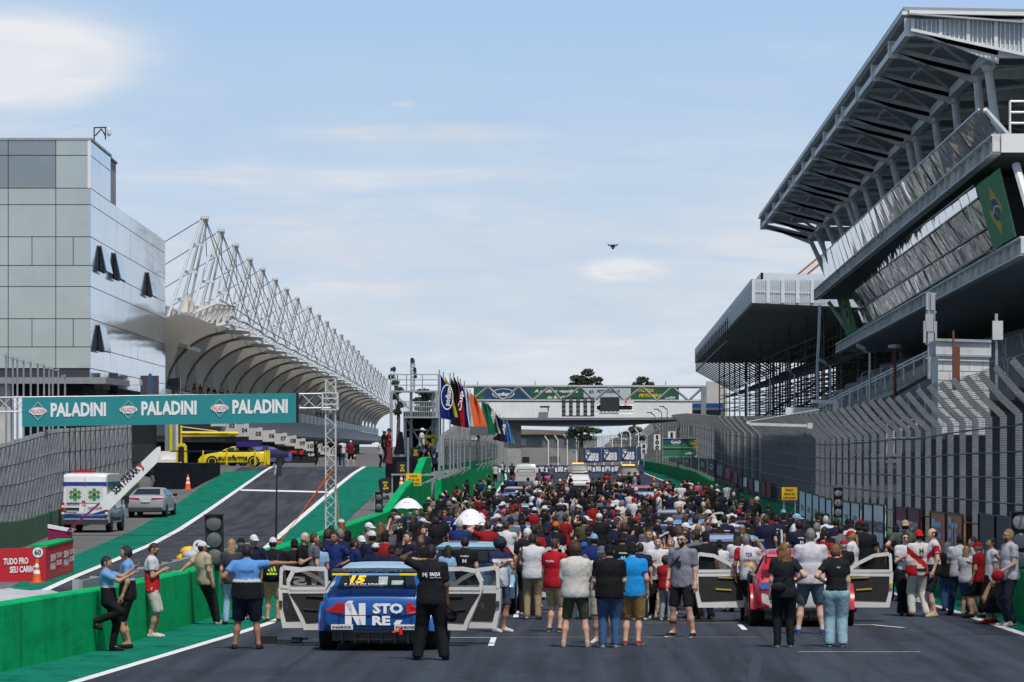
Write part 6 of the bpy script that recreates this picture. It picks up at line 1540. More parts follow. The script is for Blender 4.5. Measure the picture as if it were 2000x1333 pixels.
# ---- nearest blue car
p = G(733,1273); rzb = -.05
def schb(c):
    if c.y < 2.3 and abs(c.x) > .70 and c.z > .97: return 1
    if c.y > 2.2 and c.z > .9: return 1
    return 0
car, body = race_car('race_car', 'blue race car with number 15 in yellow on its rear window and all doors open', (p.x, p.y, 0), rzb, (.008,.085,.33), (.55,.58,.58), (.33,.50,.66), (.012,.012,.014), scheme=schb, wing_txt='URUGUAY')
b = MB(); b.box((0,.0,.60), (1.04,.055,.009)); b.box((-.60,.0,.52), (.009,.055,.16)); b.box((.60,.0,.52), (.009,.055,.16)); b.box((0,-.004,.43), (1.7,.03,.008)); b.build('panel_gap', BLACK, body, None, True)
BLUE2 = mat('pale_blue_wing_strip', (.16,.36,.62), .4, 0, .1, 3)
b = MB(); b.prism([(-.42,-.155,1.265),(.42,-.155,1.265),(.42,-.15,1.295),(-.42,-.15,1.295)], (0,.02,0)); b.build('wing_flap', BLUE2, car, None, True)
b = MB()
for s in (-1,1): b.prism([(s*.42,-.156,1.263),(s*.70,-.156,1.263),(s*.70,-.15,1.297),(s*.42,-.15,1.297)][::s], (0,.02,0))
b.build('wing_flap_tip', YEL, car, None, True)
def rw(y0=.25, z0=1.035, y1=.70, z1=1.345):
    u = Vector((0,y1-y0,z1-z0)).normalized(); return Vector((0,y0,z0)), u, Vector((0,-u.z,u.y))
o_, v_, n_ = rw(); L_ = .546
def rwt(par, s, x, f, h, w_, m, name='lettering', bold=.04, shear=0.): b = MB(); put_text(b, s, o_+v_*f*L_+Vector((x,0,0))+n_*.02, (1,0,0), v_, h, width=w_, off=.004, bold=bold, shear=shear); return b.build(name, m, par, None, True)
def rwq(par, x0, x1, f0, f1, m, name='sticker'):
    b = MB(); b.prism([o_+v_*f*L_+Vector((x,0,0))+n_*.019 for x, f in ((x0,f0),(x1,f0),(x1,f1),(x0,f1))], n_*.002); return b.build(name, m, par, None, True)
win = [c for c in car.children if c.name.startswith('rear_window')][0]
rwt(win,'15',-.33,.24,.20,.28,YELL,'numerals',.06,.2); rwt(win,'E.MAGLIONE',-.21,.06,.075,.66,WHTL)
rwq(win,-.32,.06,.72,.90,mat('sticker_blue',(.04,.14,.45),.5,0,0)); rwt(win,'TC',-.27,.74,.07,.11,WHTL,'lettering',.06,.2); rwt(win,'R',-.165,.74,.07,.06,REDL,'lettering',.06,.2)
rwq(win,.10,.16,.73,.88,mat('sticker_grey',(.35,.4,.38),.5,0,0)); rwt(win,'BRB',.25,.74,.06,.15,WHTL)
rwq(win,.02,.17,.10,.56,mat('pale_reflection_paint',(.34,.42,.40),.3,0,.3,12),'painted_reflection'); rwq(win,.24,.44,.12,.36,mat('pale_reflection_paint',(.34,.42,.40),.3,0,.3,12),'painted_reflection')  # pale patches painted on the glass as its reflections
b = MB(); y_ = -.012
def bt(s, x, z, h, w_, m, name='lettering', align='c', bold=.05): b = MB(); put_text(b, s, (x,y_,z), (1,0,0), (0,0,1), h, width=w_, align=align, off=.012, bold=bold); return b.build(name, m, body, None, True)
for q in ([(-.50,.44),(-.39,.44),(-.39,.80),(-.50,.80)],[(-.50,.80),(-.38,.80),(-.21,.44),(-.30,.44)],[(-.27,.44),(-.16,.44),(-.16,.80),(-.27,.80)],[(.30,.45),(.41,.45),(.45,.52),(.35,.52)],[(-.50,.80),(-.44,.84),(-.36,.84),(-.38,.80)]):
    b = MB(); b.prism([(x,y_-.012,z) for x, z in q], (0,.004,0)); b.build('emblem', WHTL, body, None, True)
bt('STO',.21,.64,.155,.50,WHTL); bt('RE',.10,.445,.145,.30,WHTL)
for x in (-.55,.50):
    b = MB(); b.box((x,y_-.006,.405), (.36,.012,.085)); st2 = b.build('sticker', WHT, body, None, True); b = MB(); put_text(b, 'HANKOOK', (x+.02,y_-.013,.385), (1,0,0), (0,0,1), .042, width=.28, off=.008, bold=.04); b.build('lettering', BLKL, st2, None, True); b = MB(); b.box((x-.145,y_-.016,.405), (.03,.006,.04)); b.build('emblem', REDL, st2, None, True)
b = MB(); b.prism([(.28,y_-.012,.31),(.40,y_-.012,.33),(.42,y_-.012,.37),(.31,y_-.012,.36)], (0,.004,0)); b.build('emblem', ORANGE, body, None, True)
b = MB(); b.box((.43,y_-.03,.34), (.05,.03,.12)); b.build('tow_strap', REDL, car, None, True)
for s in (-1,1):
    b = MB(); b.prism([(s*.906,y,z) for y, z in ((1.0,.36),(2.85,.36),(2.85,.95),(1.0,.95))][::-s], (s*.006,0,0)); b.build('door_opening', INTER, car, None, True)
    open_door(car, s, 2.85, 1.02, TRIMW, math.radians(78), True, '15' if s < 0 else None); open_door(car, s, 1.88, .80, TRIMW, math.radians(80), False)

# ---- near red car
p = G(1570,1226)
def schr(c): return 1 if (abs(c.x) < .55 and c.z < .75) or c.y > 2.4 else 0
redc, rbody = race_car('race_car', 'red and white race car with open doors and wide black tyres near the right', (p.x, p.y, 0), .02, (.50,.010,.025), (.62,.62,.62), (.46,.03,.06), (.35,.01,.03), scheme=schr)
b = MB(); put_text(b, 'HANKOOK', (-.42,-.01,.40), (1,0,0), (0,0,1), .06, width=.34, off=.02, bold=.04); b.build('lettering', WHTL, rbody, None, True)
b = MB(); b.prism([(-.80,-.03,.72),(-.58,-.03,.72),(-.64,-.03,.84),(-.84,-.03,.84)], (0,.004,0)); b.prism([(.58,-.03,.72),(.80,-.03,.72),(.84,-.03,.84),(.64,-.03,.84)], (0,.004,0)); b.build('blue_flash', mat('sticker_blue',(.04,.14,.45),.5,0,0), rbody, None, True)
for s in (-1,1):
    b = MB(); b.prism([(s*.906,y,z) for y, z in ((1.3,.36),(2.75,.36),(2.75,.95),(1.3,.95))][::-s], (s*.006,0,0)); b.build('door_opening', INTER, redc, None, True)
    open_door(redc, s, 2.75, 1.02, TRIMW, math.radians(82), True, 'red')

# ---- cars farther up the grid
def stripes(seed):
    r = random.Random(seed); a, b_ = r.uniform(.3,.9), r.uniform(2,5)
    return lambda c: 1 if math.sin(c.x*b_+c.y*2.1*a+c.z*6) > .35 else 0
NAVYR = paint((.02,.04,.16))
def gcar(px, Y, lab, c1, c2, rf, wg, seed, doors=0, rz=-.02, wt=None):
    t, bd = race_car('race_car', lab, (PX(px,Y), Y, dip(Y+2)), rz, c1, c2, rf, wg, scheme=stripes(seed), wing_txt=wt)
    wn = [c for c in t.children if c.name.startswith('rear_window')][0]; o_, v_, n_ = rw(); r_ = random.Random(seed)
    b = MB(); put_text(b, 'TCR', o_+v_*.42+Vector((-.22,0,0))+n_*.02, (1,0,0), v_, .08, width=.26, off=.004, bold=.05); put_text(b, 'BRB', o_+v_*.42+Vector((.24,0,0))+n_*.02, (1,0,0), v_, .07, width=.2, off=.004, bold=.05); b.build('lettering', WHTL, wn, None, True)
    b = MB(); b.box((r_.uniform(-.4,.4),-.03,.52), (r_.uniform(.3,.6),.02,.12)); b.build('sticker', r_.choice((WHT, YEL, TAILR)), bd, None, True)
    b = MB(); b.box((r_.uniform(-.2,.2),1.5,1.455), (r_.uniform(.5,.8),r_.uniform(.2,.6),.012)); b.build('roof_sticker', r_.choice((WHT, NAVYR, TAILR)), bd, None, True)
    if doors & 1: open_door(t, 1, 2.8, 1.0, TRIMW, math.radians(75), True, 'STI' if seed == 2 else None)
    if doors & 2: open_door(t, -1, 2.8, 1.0, TRIMW, math.radians(75), True)
    return t
gcar(908, 92.5, 'pale blue race car with open white doors directly ahead of the blue number 15 car', (.20,.40,.55), (.05,.12,.30), (.25,.48,.60), (.02,.03,.05), 2, 3, -.06)
gcar(992, 133, 'light blue race car behind the white umbrella, third in the left column', (.13,.30,.45), (.4,.45,.48), (.20,.42,.55), (.10,.25,.38), 3, 2, -.03)
gcar(1003, 188, 'blue race car with pale wing amid people in red, fourth in the left column', (.08,.22,.36), (.3,.4,.45), (.16,.34,.44), (.30,.45,.52), 4, 0, .0)
gcar(1008, 226, 'dark navy race car with pink and blue roof, fifth in the left column', (.03,.06,.16), (.30,.08,.16), (.06,.15,.35), (.10,.2,.35), 5, 0, .0)
gcar(1010, 250, 'dark race car with white roof just before the silver pickup truck', (.03,.03,.05), (.3,.3,.32), (.40,.42,.45), (.05,.05,.06), 6, 0, .0)
gcar(1430, 102.5, 'race car with a light blue roof directly ahead of the red car', (.18,.32,.46), (.02,.03,.05), (.22,.42,.62), (.03,.05,.08), 7, 1, .01)
gcar(1407, 128, 'dark navy race car with one open door, third in the right column', (.015,.022,.06), (.25,.03,.05), (.02,.03,.08), (.02,.02,.03), 8, 1, .0)
gcar(1357, 147, 'orange and light blue race car, fourth in the right column', (.45,.08,.02), (.04,.2,.45), (.08,.30,.55), (.06,.2,.36), 9, 0, .0)
gcar(1320, 170, 'deep blue race car with a pale roof, fifth in the right column', (.02,.04,.18), (.3,.32,.4), (.36,.38,.48), (.03,.03,.06), 10, 1, .0)
gcar(1266, 229, 'light blue race car with one open door near the right edge of the far grid', (.10,.25,.42), (.02,.02,.04), (.22,.40,.60), (.1,.22,.4), 11, 1, .01)
gcar(1254, 255, 'pink roofed race car farthest in the right column', (.40,.06,.14), (.05,.1,.2), (.50,.10,.20), (.3,.06,.1), 12, 0, .01)

# ---- pickup trucks and safety cars at the head of the grid
SUV = [(0,.95,.90,.45),(.04,1.05,.95,.40),(.12,1.12,.98,.36),(.3,1.55,1,.34),(.5,1.72,1,.34),(1.0,1.78,1,.34),(2.2,1.77,1,.34),(2.7,1.70,1,.34),(3.3,1.15,1,.34),(3.6,1.08,1,.34),(4.3,1.0,.98,.36),(4.6,.85,.9,.42)]
def suv(label, loc, col, roofc, beacon, rz=0, strip=None):
    t = thing('safety_car', label, 'car', loc, rz)
    body = loft(t, 'body', SUV, .94, 1.08, 1.78, [paint(col), paint(roofc)], scheme=lambda c: 1 if c.z > 1.7 else 0, rr=.80)
    rear_win(t, .14, 1.16, .42, 1.62, .72, .66, GLASS)
    for s in (-1,1):
        b = MB(); b.box((s*.72,.0,1.0), (.32,.1,.12)); b.build('tail_lamp', TAILR, t, None, True)
        for y in (.8,3.6): wheel(t, s*.86, y, .37, .25, None, s)
        b = MB(); b.prism([(s*.90,.7,1.14),(s*.90,3.1,1.14),(s*.80,2.6,1.68),(s*.80,.75,1.7)][::s], (s*.01,0,0)); b.build('side_window', GLASS, t, None, True)
        b = MB(); b.box((s*1.04,2.95,1.16), (.2,.1,.16)); b.build('mirror', BLACK, t, None, True)
    b = MB(); b.box((0,-.02,.62), (1.6,.16,.26)); b.build('bumper', CARB, t, None, True)
    if strip: b = MB(); b.box((0,-.06,.86), (.9,.03,.10)); b.build('glowing_strip', AMBER, t, None, True)  # the strip's amber shine is its own added glow
    b = MB(); b.box((0,1.3,1.84), (1.0,.25,.1)); b.build('light_bar', AMBER if beacon else BLACK, t, None, True)
    return t
suv('grey safety car with lit amber roof bar in the middle of the far grid', (PX(1129,409), 409, 0), (.14,.15,.15), (.16,.17,.17), True, 0, True)
suv('dark safety car with amber roof bar at the right of the far grid', (PX(1228,372), 372, 0), (.03,.03,.03), (.04,.04,.04), True, 0)
w_ = suv('white hatchback with red lamps just in front of the grey safety car', (PX(1130,330), 330, dip(330)), (.55,.56,.58), (.5,.52,.55), False, 0); w_['category'] = 'car'; w_.scale = (.94,.9,.76)
def pickup(label, loc, col):
    t = thing('pickup_truck', label, 'pickup truck', loc, 0)
    st_ = [(1.75,1.15,1,.5),(1.8,1.55,1,.5),(1.95,1.80,1,.5),(2.3,1.87,1,.5),(3.2,1.86,1,.5),(3.9,1.22,1,.5),(5.2,1.12,.97,.5),(5.4,.9,.9,.5)]
    loft(t, 'cab', st_, .98, 1.18, 1.87, [paint(col)], rr=.82)
    b = MB(); b.box((-.93,.9,.85), (.1,1.75,.6)); b.box((.93,.9,.85), (.1,1.75,.6)); b.box((0,.9,.62), (1.8,1.75,.14)); b.build('bed', paint(col), t, None, True)
    b = MB(); b.box((0,.0,.86), (1.74,.08,.58)); b.box((0,-.045,.95), (1.3,.02,.06)); b.build('tailgate', paint(col), t, None, True)
    rear_win(t, 1.78, 1.25, 1.93, 1.72, .74, .70, GLASS)
    for s in (-1,1):
        b = MB(); b.box((s*.93,-.02,.9), (.14,.1,.46)); b.build('tail_lamp', TAILR, t, None, True)
        b = MB(); b.box((s*1.12,3.4,1.3), (.22,.12,.26)); b.build('mirror', BLACK, t, None, True)
        for y in (.85,4.4): wheel(t, s*.9, y, .40, .26, None, s)
    b = MB(); b.box((0,-.08,.5), (1.9,.16,.2)); b.build('bumper', paint((.4,.4,.42)), t, None, True)
    b = MB(); b.tube((-.7,1.6,1.4), (.7,1.6,1.4), .03); b.tube((-.7,1.6,.9), (-.7,1.6,1.4), .03); b.tube((.7,1.6,.9), (.7,1.6,1.4), .03); b.build('roll_bar', BLACK, t, None, True)
pickup('silver pickup truck parked at the far left head of the grid', (PX(1027,388), 388, 0), (.42,.43,.44))

# ---- ambulance
pa = G(166,1041); AX = Vector((PX(166,196),196,-.3))
t = thing('ambulance', 'white ambulance van with green emblems parked beside the left fence', 'ambulance', AX, -.045)
VAN = [(0,2.38,.94,.42),(.04,2.44,.985,.38),(.15,2.50,1,.36),(1.0,2.53,1,.34),(4.2,2.50,1,.34),(4.5,2.40,1,.34),(5.1,1.42,.99,.34),(5.6,1.12,.95,.36),(5.75,.9,.88,.42)]
NAVYP = paint((.02,.05,.26)); PINKP = paint((.45,.12,.2))
body = loft(t, 'body', VAN, 1.0, 1.1, 2.53, [paint((.72,.72,.74)), NAVYP, paint((.14,.24,.42))], rr=.93, scheme=lambda c: 0)
b = MB(); b.box((0,-.012,2.08), (1.86,.02,.16)); 
for s in (-1,1): b.box((s*.972,2.2,2.08), (.03,4.2,.16))
b.build('blue_stripe', NAVYP, t, None, True)
b = MB(); b.prism([(-.9,-.016,.62),(.9,-.016,.62),(.9,-.016,.98),(.3,-.016,.80),(-.3,-.016,.82),(-.9,-.016,.92)], (0,.01,0)); b.build('blue_wave', NAVYP, t, None, True)
b = MB(); b.prism([(-.9,-.02,.80),(.9,-.02,.74),(.9,-.02,.80),(.1,-.02,.72),(-.9,-.02,.86)], (0,.01,0)); b.build('pale_wave', paint((.30,.45,.62)), t, None, True)
for s in (1,):
    b = MB(); b.prism([(1.004,.25,.62),(1.004,4.9,.62),(1.004,4.2,1.1),(1.004,2.6,.98),(1.004,1.4,1.3),(1.004,.25,1.42)], (.006,0,0)); b.build('side_graphic', paint((.12,.2,.36)), t, None, True)
    b = MB(); b.prism([(1.012,.25,.95),(1.012,2.4,.78),(1.012,3.6,.95),(1.012,2.2,.95),(1.012,.25,1.18)], (.004,0,0)); b.build('side_wave', paint((.4,.5,.62)), t, None, True)
    b = MB(); b.box((1.012,2.2,.56), (.02,3.0,.16)); b.build('side_moulding', BLACK, t, None, True)
for x in (-.42,.40):
    b = MB()
    for k in range(3):
        a = math.radians(90+60*k); d_ = Vector((math.cos(a),0,math.sin(a))); c_ = Vector((x,-.03,1.62)); b.bar(c_-d_*.26, c_+d_*.26, .014, .15, (0,1,0)) if False else b.prism([c_-d_*.26+d_.cross(Vector((0,1,0)))*.075+Vector((0,-.002*k,0)), c_-d_*.26-d_.cross(Vector((0,1,0)))*.075+Vector((0,-.002*k,0)), c_+d_*.26-d_.cross(Vector((0,1,0)))*.075+Vector((0,-.002*k,0)), c_+d_*.26+d_.cross(Vector((0,1,0)))*.075+Vector((0,-.002*k,0))], (0,.008,0))
    em = b.build('emblem', mat('emblem_green', (.03,.28,.12), .5, 0, 0), t, None, True)
    b = MB(); c_ = Vector((x,-.045,1.62)); b.prism([c_+Vector((-.17,0,0)), c_+Vector((0,0,-.12)), c_+Vector((.17,0,0)), c_+Vector((0,0,.12))], (0,.004,0)); b.build('emblem_lozenge', YELL, em, None, True)
    b = MB(); b.prism([c_+Vector((.085*math.cos(k*.35),-.006,.085*math.sin(k*.35))) for k in range(18)], (0,.004,0)); b.build('emblem_disc', mat('emblem_navy', (.02,.05,.2), .5, 0, 0), em, None, True)
b = MB(); put_text(b, 'ALPHASUL', (-.50,-.03,1.20), (1,0,0), (0,0,1), .10, width=.58, bold=.04); put_text(b, '3205-6639', (.42,-.03,1.02), (1,0,0), (0,0,1), .085, width=.62, bold=.03); b.build('lettering', mat('navy_lettering', (.02,.03,.10), .6, 0, 0), t, None, True)
b = MB(); b.prism([(-.13,-.03,1.28),(.06,-.03,1.28),(-.02,-.03,1.36),(-.13,-.03,1.37)], (0,.01,0)); b.prism([(-.13,-.03,1.18),(.08,-.03,1.18),(.08,-.03,1.20),(-.13,-.03,1.20)], (0,.01,0)); b.build('company_mark', REDL, t, None, True)
b = MB(); b.box((0,-.02,1.4), (.012,.015,1.9)); b.build('door_seam', mat('seam_grey', (.2,.2,.21), .7), t, None, True)
b = MB(); b.box((-.55,-.03,1.02), (.6,.04,.09)); b.build('handle_recess', BLACK, t, None, True)
b = MB(); b.box((-.55,-.03,.86), (.46,.03,.14)); pl_ = b.build('number_plate', mat('plate_grey', (.5,.52,.58), .5), t, None, True); b = MB(); put_text(b, 'FJX2G85', (-.55,-.046,.82), (1,0,0), (0,0,1), .08, width=.36, bold=.02); b.build('plate_lettering', mat('navy_lettering', (.02,.03,.10), .6, 0, 0), pl_, None, True)
for s in (-1,1):
    b = MB(); b.box((s*.93,-.02,1.0), (.12,.12,.55)); b.build('tail_lamp', TAILR, t, None, True)
    b = MB(); b.box((s*.93,-.05,.83), (.11,.09,.1)); b.box((s*.93,-.05,1.12), (.11,.09,.1)); b.build('lamp_white', WHT, t, None, True)
    for y in (1.0,4.4): wheel(t, s*.9, y, .36, .24, None, s)
    b = MB(); b.prism([(s*1.005,1.0+.43*math.cos(a*math.pi/8),max(.34,.36+.43*math.sin(a*math.pi/8))) for a in range(9)][::s], (s*.005,0,0)); b.build('wheel_well', BLACK, t, None, True)
    b = MB(); b.box((s*1.14,4.6,1.35), (.2,.14,.34)); b.build('mirror', BLACK, t, None, True)
    b = MB(); b.prism([(s*1.0,4.0,1.35),(s*1.0,4.75,1.35),(s*.95,4.45,2.1),(s*.95,4.0,2.1)][::s], (s*.012,0,0)); b.build('side_window', GLASS, t, None, True)
b = MB(); b.box((0,-.04,.46), (1.98,.22,.22)); b.build('bumper', mat('dark_bumper', (.035,.036,.04), .6), t, None, True)
b = MB(); b.box((-.1,.35,2.6), (.86,.22,.1)); b.build('light_bar', mat('red_beacon', (.4,.01,.02), .3), t, None, True)
for x in (-.42,.42): b = MB(); b.box((x,-.014,1.62), (.74,.012,.72)); o = b.build('door_window_panel', mat('white_panel', (.66,.66,.68), .35, 0, .05), t, None, True)

# ---- silver sedan
SED = [(0,.86,.88,.42),(.04,.98,.94,.36),(.12,1.06,.97,.32),(.35,1.10,.99,.30),(.75,1.24,1,.28),(1.2,1.40,1,.28),(1.7,1.46,1,.26),(2.4,1.45,1,.26),(2.8,1.38,1,.26),(3.5,1.0,1,.28),(4.2,.9,.98,.28),(4.55,.74,.9,.34),(4.65,.6,.82,.4)]
YS = 224.; t = thing('silver_sedan', 'silver fastback sedan parked in front of the white ambulance', 'car', (PX(284,YS), YS, terr(PX(284,YS),YS)), -.06)
loft(t, 'body', SED, .92, 1.04, 1.46, [paint((.33,.35,.38))], rr=.72)
rear_win(t, .40, 1.13, 1.15, 1.395, .66, .56, GLASS)
for s in (-1,1):
    b = MB(); b.prism([(s*.30,-.018,.92),(s*.84,.04,.92),(s*.86,.06,.99),(s*.30,-.018,.97)][::s], (0,-.02,0)); b.build('tail_lamp', TAILR, t, None, True)
    for y in (.95,3.7): wheel(t, s*.82, y, .34, .22, None, s); b = MB(); b.prism([(s*.922,y+.37*math.cos(a*math.pi/8),max(.26,.34+.37*math.sin(a*math.pi/8))) for a in range(9)][::s], (s*.004,0,0)); b.build('wheel_well', BLACK, t, None, True)
    b = MB(); b.prism([(s*.895,.9,1.08),(s*.895,3.1,1.08),(s*.70,2.6,1.38),(s*.70,1.3,1.38)][::s], (s*.01,0,0)); b.build('side_window', GLASS, t, None, True)
    b = MB(); b.box((s*1.03,2.95,1.1), (.2,.1,.14)); b.build('mirror', BLACK, t, None, True)
b = MB(); b.box((0,-.03,.84), (.44,.03,.14)); b.build('number_plate', mat('plate_white', (.62,.63,.66), .5), t, None, True)
b = MB(); b.box((0,-.02,.42), (1.6,.1,.18)); b.build('bumper', mat('dark_bumper', (.035,.036,.04), .6), t, None, True)
# ---- yellow stock car in the pit lane, side on
YY = 312.; SC_ = [(0,.90,.9,.34),(.05,.98,.95,.28),(.3,1.02,1,.26),(.7,1.05,1,.24),(1.2,1.30,1,.24),(1.7,1.38,1,.24),(2.4,1.36,1,.24),(2.9,1.18,1,.24),(3.3,.98,1,.24),(4.0,.88,1,.22),(4.5,.72,.94,.2),(4.7,.5,.85,.18)]
t = thing('stock_car', 'yellow race car with big dark lettering on its side in the pit lane', 'race car', (PX(524,YY), YY+.2, 1.98), math.pi/2)
YP_ = paint((.72,.58,.015)); bd = loft(t, 'body', SC_, .96, .98, 1.38, [YP_, YP_], rr=.68)
for s in (-1,1):
    for y in (.95,3.75):
        wheel(t, s*.87, y, .35, .26, MATS['dark_alloy'], s)
        b = MB(); b.lathe((s*.985,y,.35), [(.27,-.03),(.27,.03),(.25,.03)], 20, axis='x'); b.build('rim_band', YEL, t, .6, True); b = MB(); b.lathe((s*1.01,y,.35), [(.225,-.02),(.225,.008),(.05,.0)], 18, axis='x'); b.build('wheel_disc', RUBBER, t, .6, True)
        b = MB(); b.prism([(s*.965,y+.40*math.cos(a*math.pi/8),max(.2,.35+.40*math.sin(a*math.pi/8))) for a in range(9)][::s], (s*.004,0,0)); b.build('wheel_well', BLACK, t, None, True)
    b = MB(); b.prism([(s*.93,1.1,1.02),(s*.93,3.05,1.0),(s*.70,2.6,1.29),(s*.70,1.5,1.33)][::s], (s*.012,0,0)); b.build('side_window', GLASS, t, None, True)
b = MB(); put_text(b, 'eurofarma', (-.975,2.35,.45), (0,-1,-.0), (0,.0,1), .36, width=2.0, off=.02, bold=.03, shear=.2); b.build('lettering', BLKL, bd, None, True)
b = MB(); b.box((-.86,2.1,1.16), (.02,.3,.24)); b.build('number_patch', mat('lime_patch', (.5,.65,.05), .5), t, None, True)
b = MB(); b.box((0,.15,1.36), (1.7,.35,.04)); b.box((-.86,.15,1.3), (.03,.4,.3)); b.box((.5,.3,1.15), (.05,.1,.4)); b.build('wing', paint((.03,.04,.16)), t, None, True)
YY2 = 322.; t2 = thing('stock_car', 'dark blue race car with raised tail behind the yellow one', 'race car', (PX(560,YY2), YY2, 1.98), math.pi/2+.5)
loft(t2, 'body', SC_, .96, .98, 1.38, [paint((.02,.02,.06)), paint((.1,.1,.3))], rr=.68, scheme=stripes(4))
for s in (-1,1):
    for y in (.95,3.75): wheel(t2, s*.87, y, .35, .26, None, s)
b = MB(); b.box((0,.15,1.42), (1.7,.35,.05)); b.build('wing', paint((.35,.3,.05)), t2, None, True)
# loose kit on the track beside the blue car
t = thing('jack_tool', 'black quick lift jack lying on the track left of the blue race car', 'jack', G(545,1256)); b = MB(); q = G(520,1258); b.box(q+Vector((0,0,.07)), (.36,.3,.14)); b.build('pad', BLACK, t); b = MB(); b.bar(q+Vector((.1,0,.06)), G(585,1259)+Vector((0,0,.06)), .035); r_ = G(580,1256); b.box(r_+Vector((0,0,.06)), (.18,.3,.08)); b.bar(r_+Vector((-.1,.2,.05)), r_+Vector((.2,-.2,.08)), .03); b.build('lever', DARKM, t)
b = MB(); q = G(1707,1100) if False else Vector((PX(1713,104),104,0)); b.lathe(q, [(.16,0),(.17,.5),(.17,.95),(.10,1.08),(.05,1.12),(.05,1.22)], 14); b.path([q+Vector((.1,-.1,1.15)),q+Vector((.3,-.15,1.1)),q+Vector((.35,-.1,.6)),q+Vector((.28,-.1,.2)),q+Vector((.1,-.2,.05))], .02, 5); b.single('pump_unit', BLACK, 'black upright cylinder with a hose in front of the green wall at right', 'pump', smooth=.7)
# ================================================================= people: one continuous body grown from an implicit surface, clothes as children
def nets(sdf, lo, hi, h):
    """naive surface nets of a vectorised signed distance function"""
    lo = np.array(lo); n = np.ceil((np.array(hi)-lo)/h).astype(int)+1
    ax = [lo[i]+h*np.arange(n[i]) for i in range(3)]
    P_ = np.stack(np.meshgrid(*ax, indexing='ij'), -1)
    D = sdf(P_.reshape(-1,3)).reshape(n).astype(np.float32); I = D < 0
    c = [(0,0,0),(1,0,0),(0,1,0),(1,1,0),(0,0,1),(1,0,1),(0,1,1),(1,1,1)]
    sl = lambda A, o: A[o[0]:n[0]-1+o[0], o[1]:n[1]-1+o[1], o[2]:n[2]-1+o[2]]
    cnt = sum(sl(I, o).astype(int) for o in c); act = (cnt > 0) & (cnt < 8)
    idx = np.argwhere(act)
    if len(idx) == 0: return np.zeros((0,3)), []
    vid = -np.ones(act.shape, int); vid[act] = np.arange(len(idx))
    s = np.zeros((len(idx),3)); w_ = np.zeros(len(idx))
    for a in range(8):
        for b in range(a+1,8):
            if bin(a ^ b).count('1') != 1: continue
            ca, cb = np.array(c[a]), np.array(c[b]); ia, ib = idx+ca, idx+cb
            da, db = D[tuple(ia.T)], D[tuple(ib.T)]; m = (da < 0) != (db < 0)
            t = np.where(m, da/np.where(m, da-db, 1), 0)[:,None]
            s += np.where(m[:,None], ca+(cb-ca)*t, 0); w_ += m
    V = lo+h*(idx+s/w_[:,None]); F_ = []
    for a in range(3):
        b, d = (a+1) % 3, (a+2) % 3
        o = [0,0,0]; o[a] = 1
        A = I[:n[0]-o[0], :n[1]-o[1], :n[2]-o[2]]; B = I[o[0]:, o[1]:, o[2]:]
        e = np.argwhere(A != B); e = e[(e[:,b] > 0) & (e[:,d] > 0) & (e[:,b] < n[b]-1) & (e[:,d] < n[d]-1)]
        if len(e) == 0: continue
        ins = A[tuple(e.T)]; eb = np.zeros(3,int); eb[b] = 1; ed = np.zeros(3,int); ed[d] = 1
        q = np.stack([vid[tuple((e-eb-ed).T)], vid[tuple((e-ed).T)], vid[tuple(e.T)], vid[tuple((e-eb).T)]], 1)
        q[~ins] = q[~ins][:, ::-1]; F_.append(q)
    return V, np.concatenate(F_) if F_ else []
def cap(p, a, b, ra, rb):
    a, b = np.array(a), np.array(b); ba = b-a; pa = p-a; h = np.clip(pa@ba/(ba@ba+1e-9), 0, 1)
    return np.linalg.norm(pa-h[:,None]*ba, axis=1)-(ra+(rb-ra)*h)
def ell(p, c, r):
    q = (p-np.array(c))/np.array(r); k = np.linalg.norm(q, axis=1); return (k-1)*min(r)*np.maximum(.6, 1)
def smin(ds, k):
    d = ds[0]
    for e in ds[1:]: h = np.clip(.5+.5*(e-d)/k, 0, 1); d = e*(1-h)+d*h-k*h*(1-h)
    return d
ARMS = dict(down=((.14,.0,-1),(.06,.18,-1)), relax=((.22,-.08,-1),(.0,.35,-.95)), hip=((.62,-.36,-.72),(-.48,.60,-.36)), phone=((.12,.10,-1),(-.55,.72,.45)), head=((.86,.15,.42),(-.86,-.05,.50)), side=((1,.0,.0),(1,.05,.03)), cam=((.14,.55,-.8),(-.12,.62,.80)), cross=((.16,.22,-1),(-.95,.40,.14)), back=((.2,-.35,-1),(-.6,-.45,-.55)), ear=((.35,.75,-.25),(-.42,-.25,.85)), point=((.45,.80,-.12),(.30,.95,.02)), hold=((.14,.08,-1),(.0,.78,-.42)), lean=((.25,-.75,-.6),(.2,-.55,-.5)), reach=((.1,.85,-.45),(-.25,.95,.12)), up=((.35,.45,.75),(-.35,.2,.95)), wave=((.75,.2,.15),(.1,.3,1)))
LEGS = dict(stand=(((.11,.0),0),((.11,.0),0)), wide=(((.20,.02),0),((.20,-.02),0)), walk=(((.09,.24),.05),((.09,-.26),.09)), step=(((.11,.12),.03),((.12,-.10),.02)), bent=(((.09,.05),0),((.10,-.30),.45)), close=(((.07,.02),0),((.07,-.02),0)), crossed=(((.02,.12),0),((.08,-.03),0)), lean=(((.10,.34),0),((.08,.26),0)))
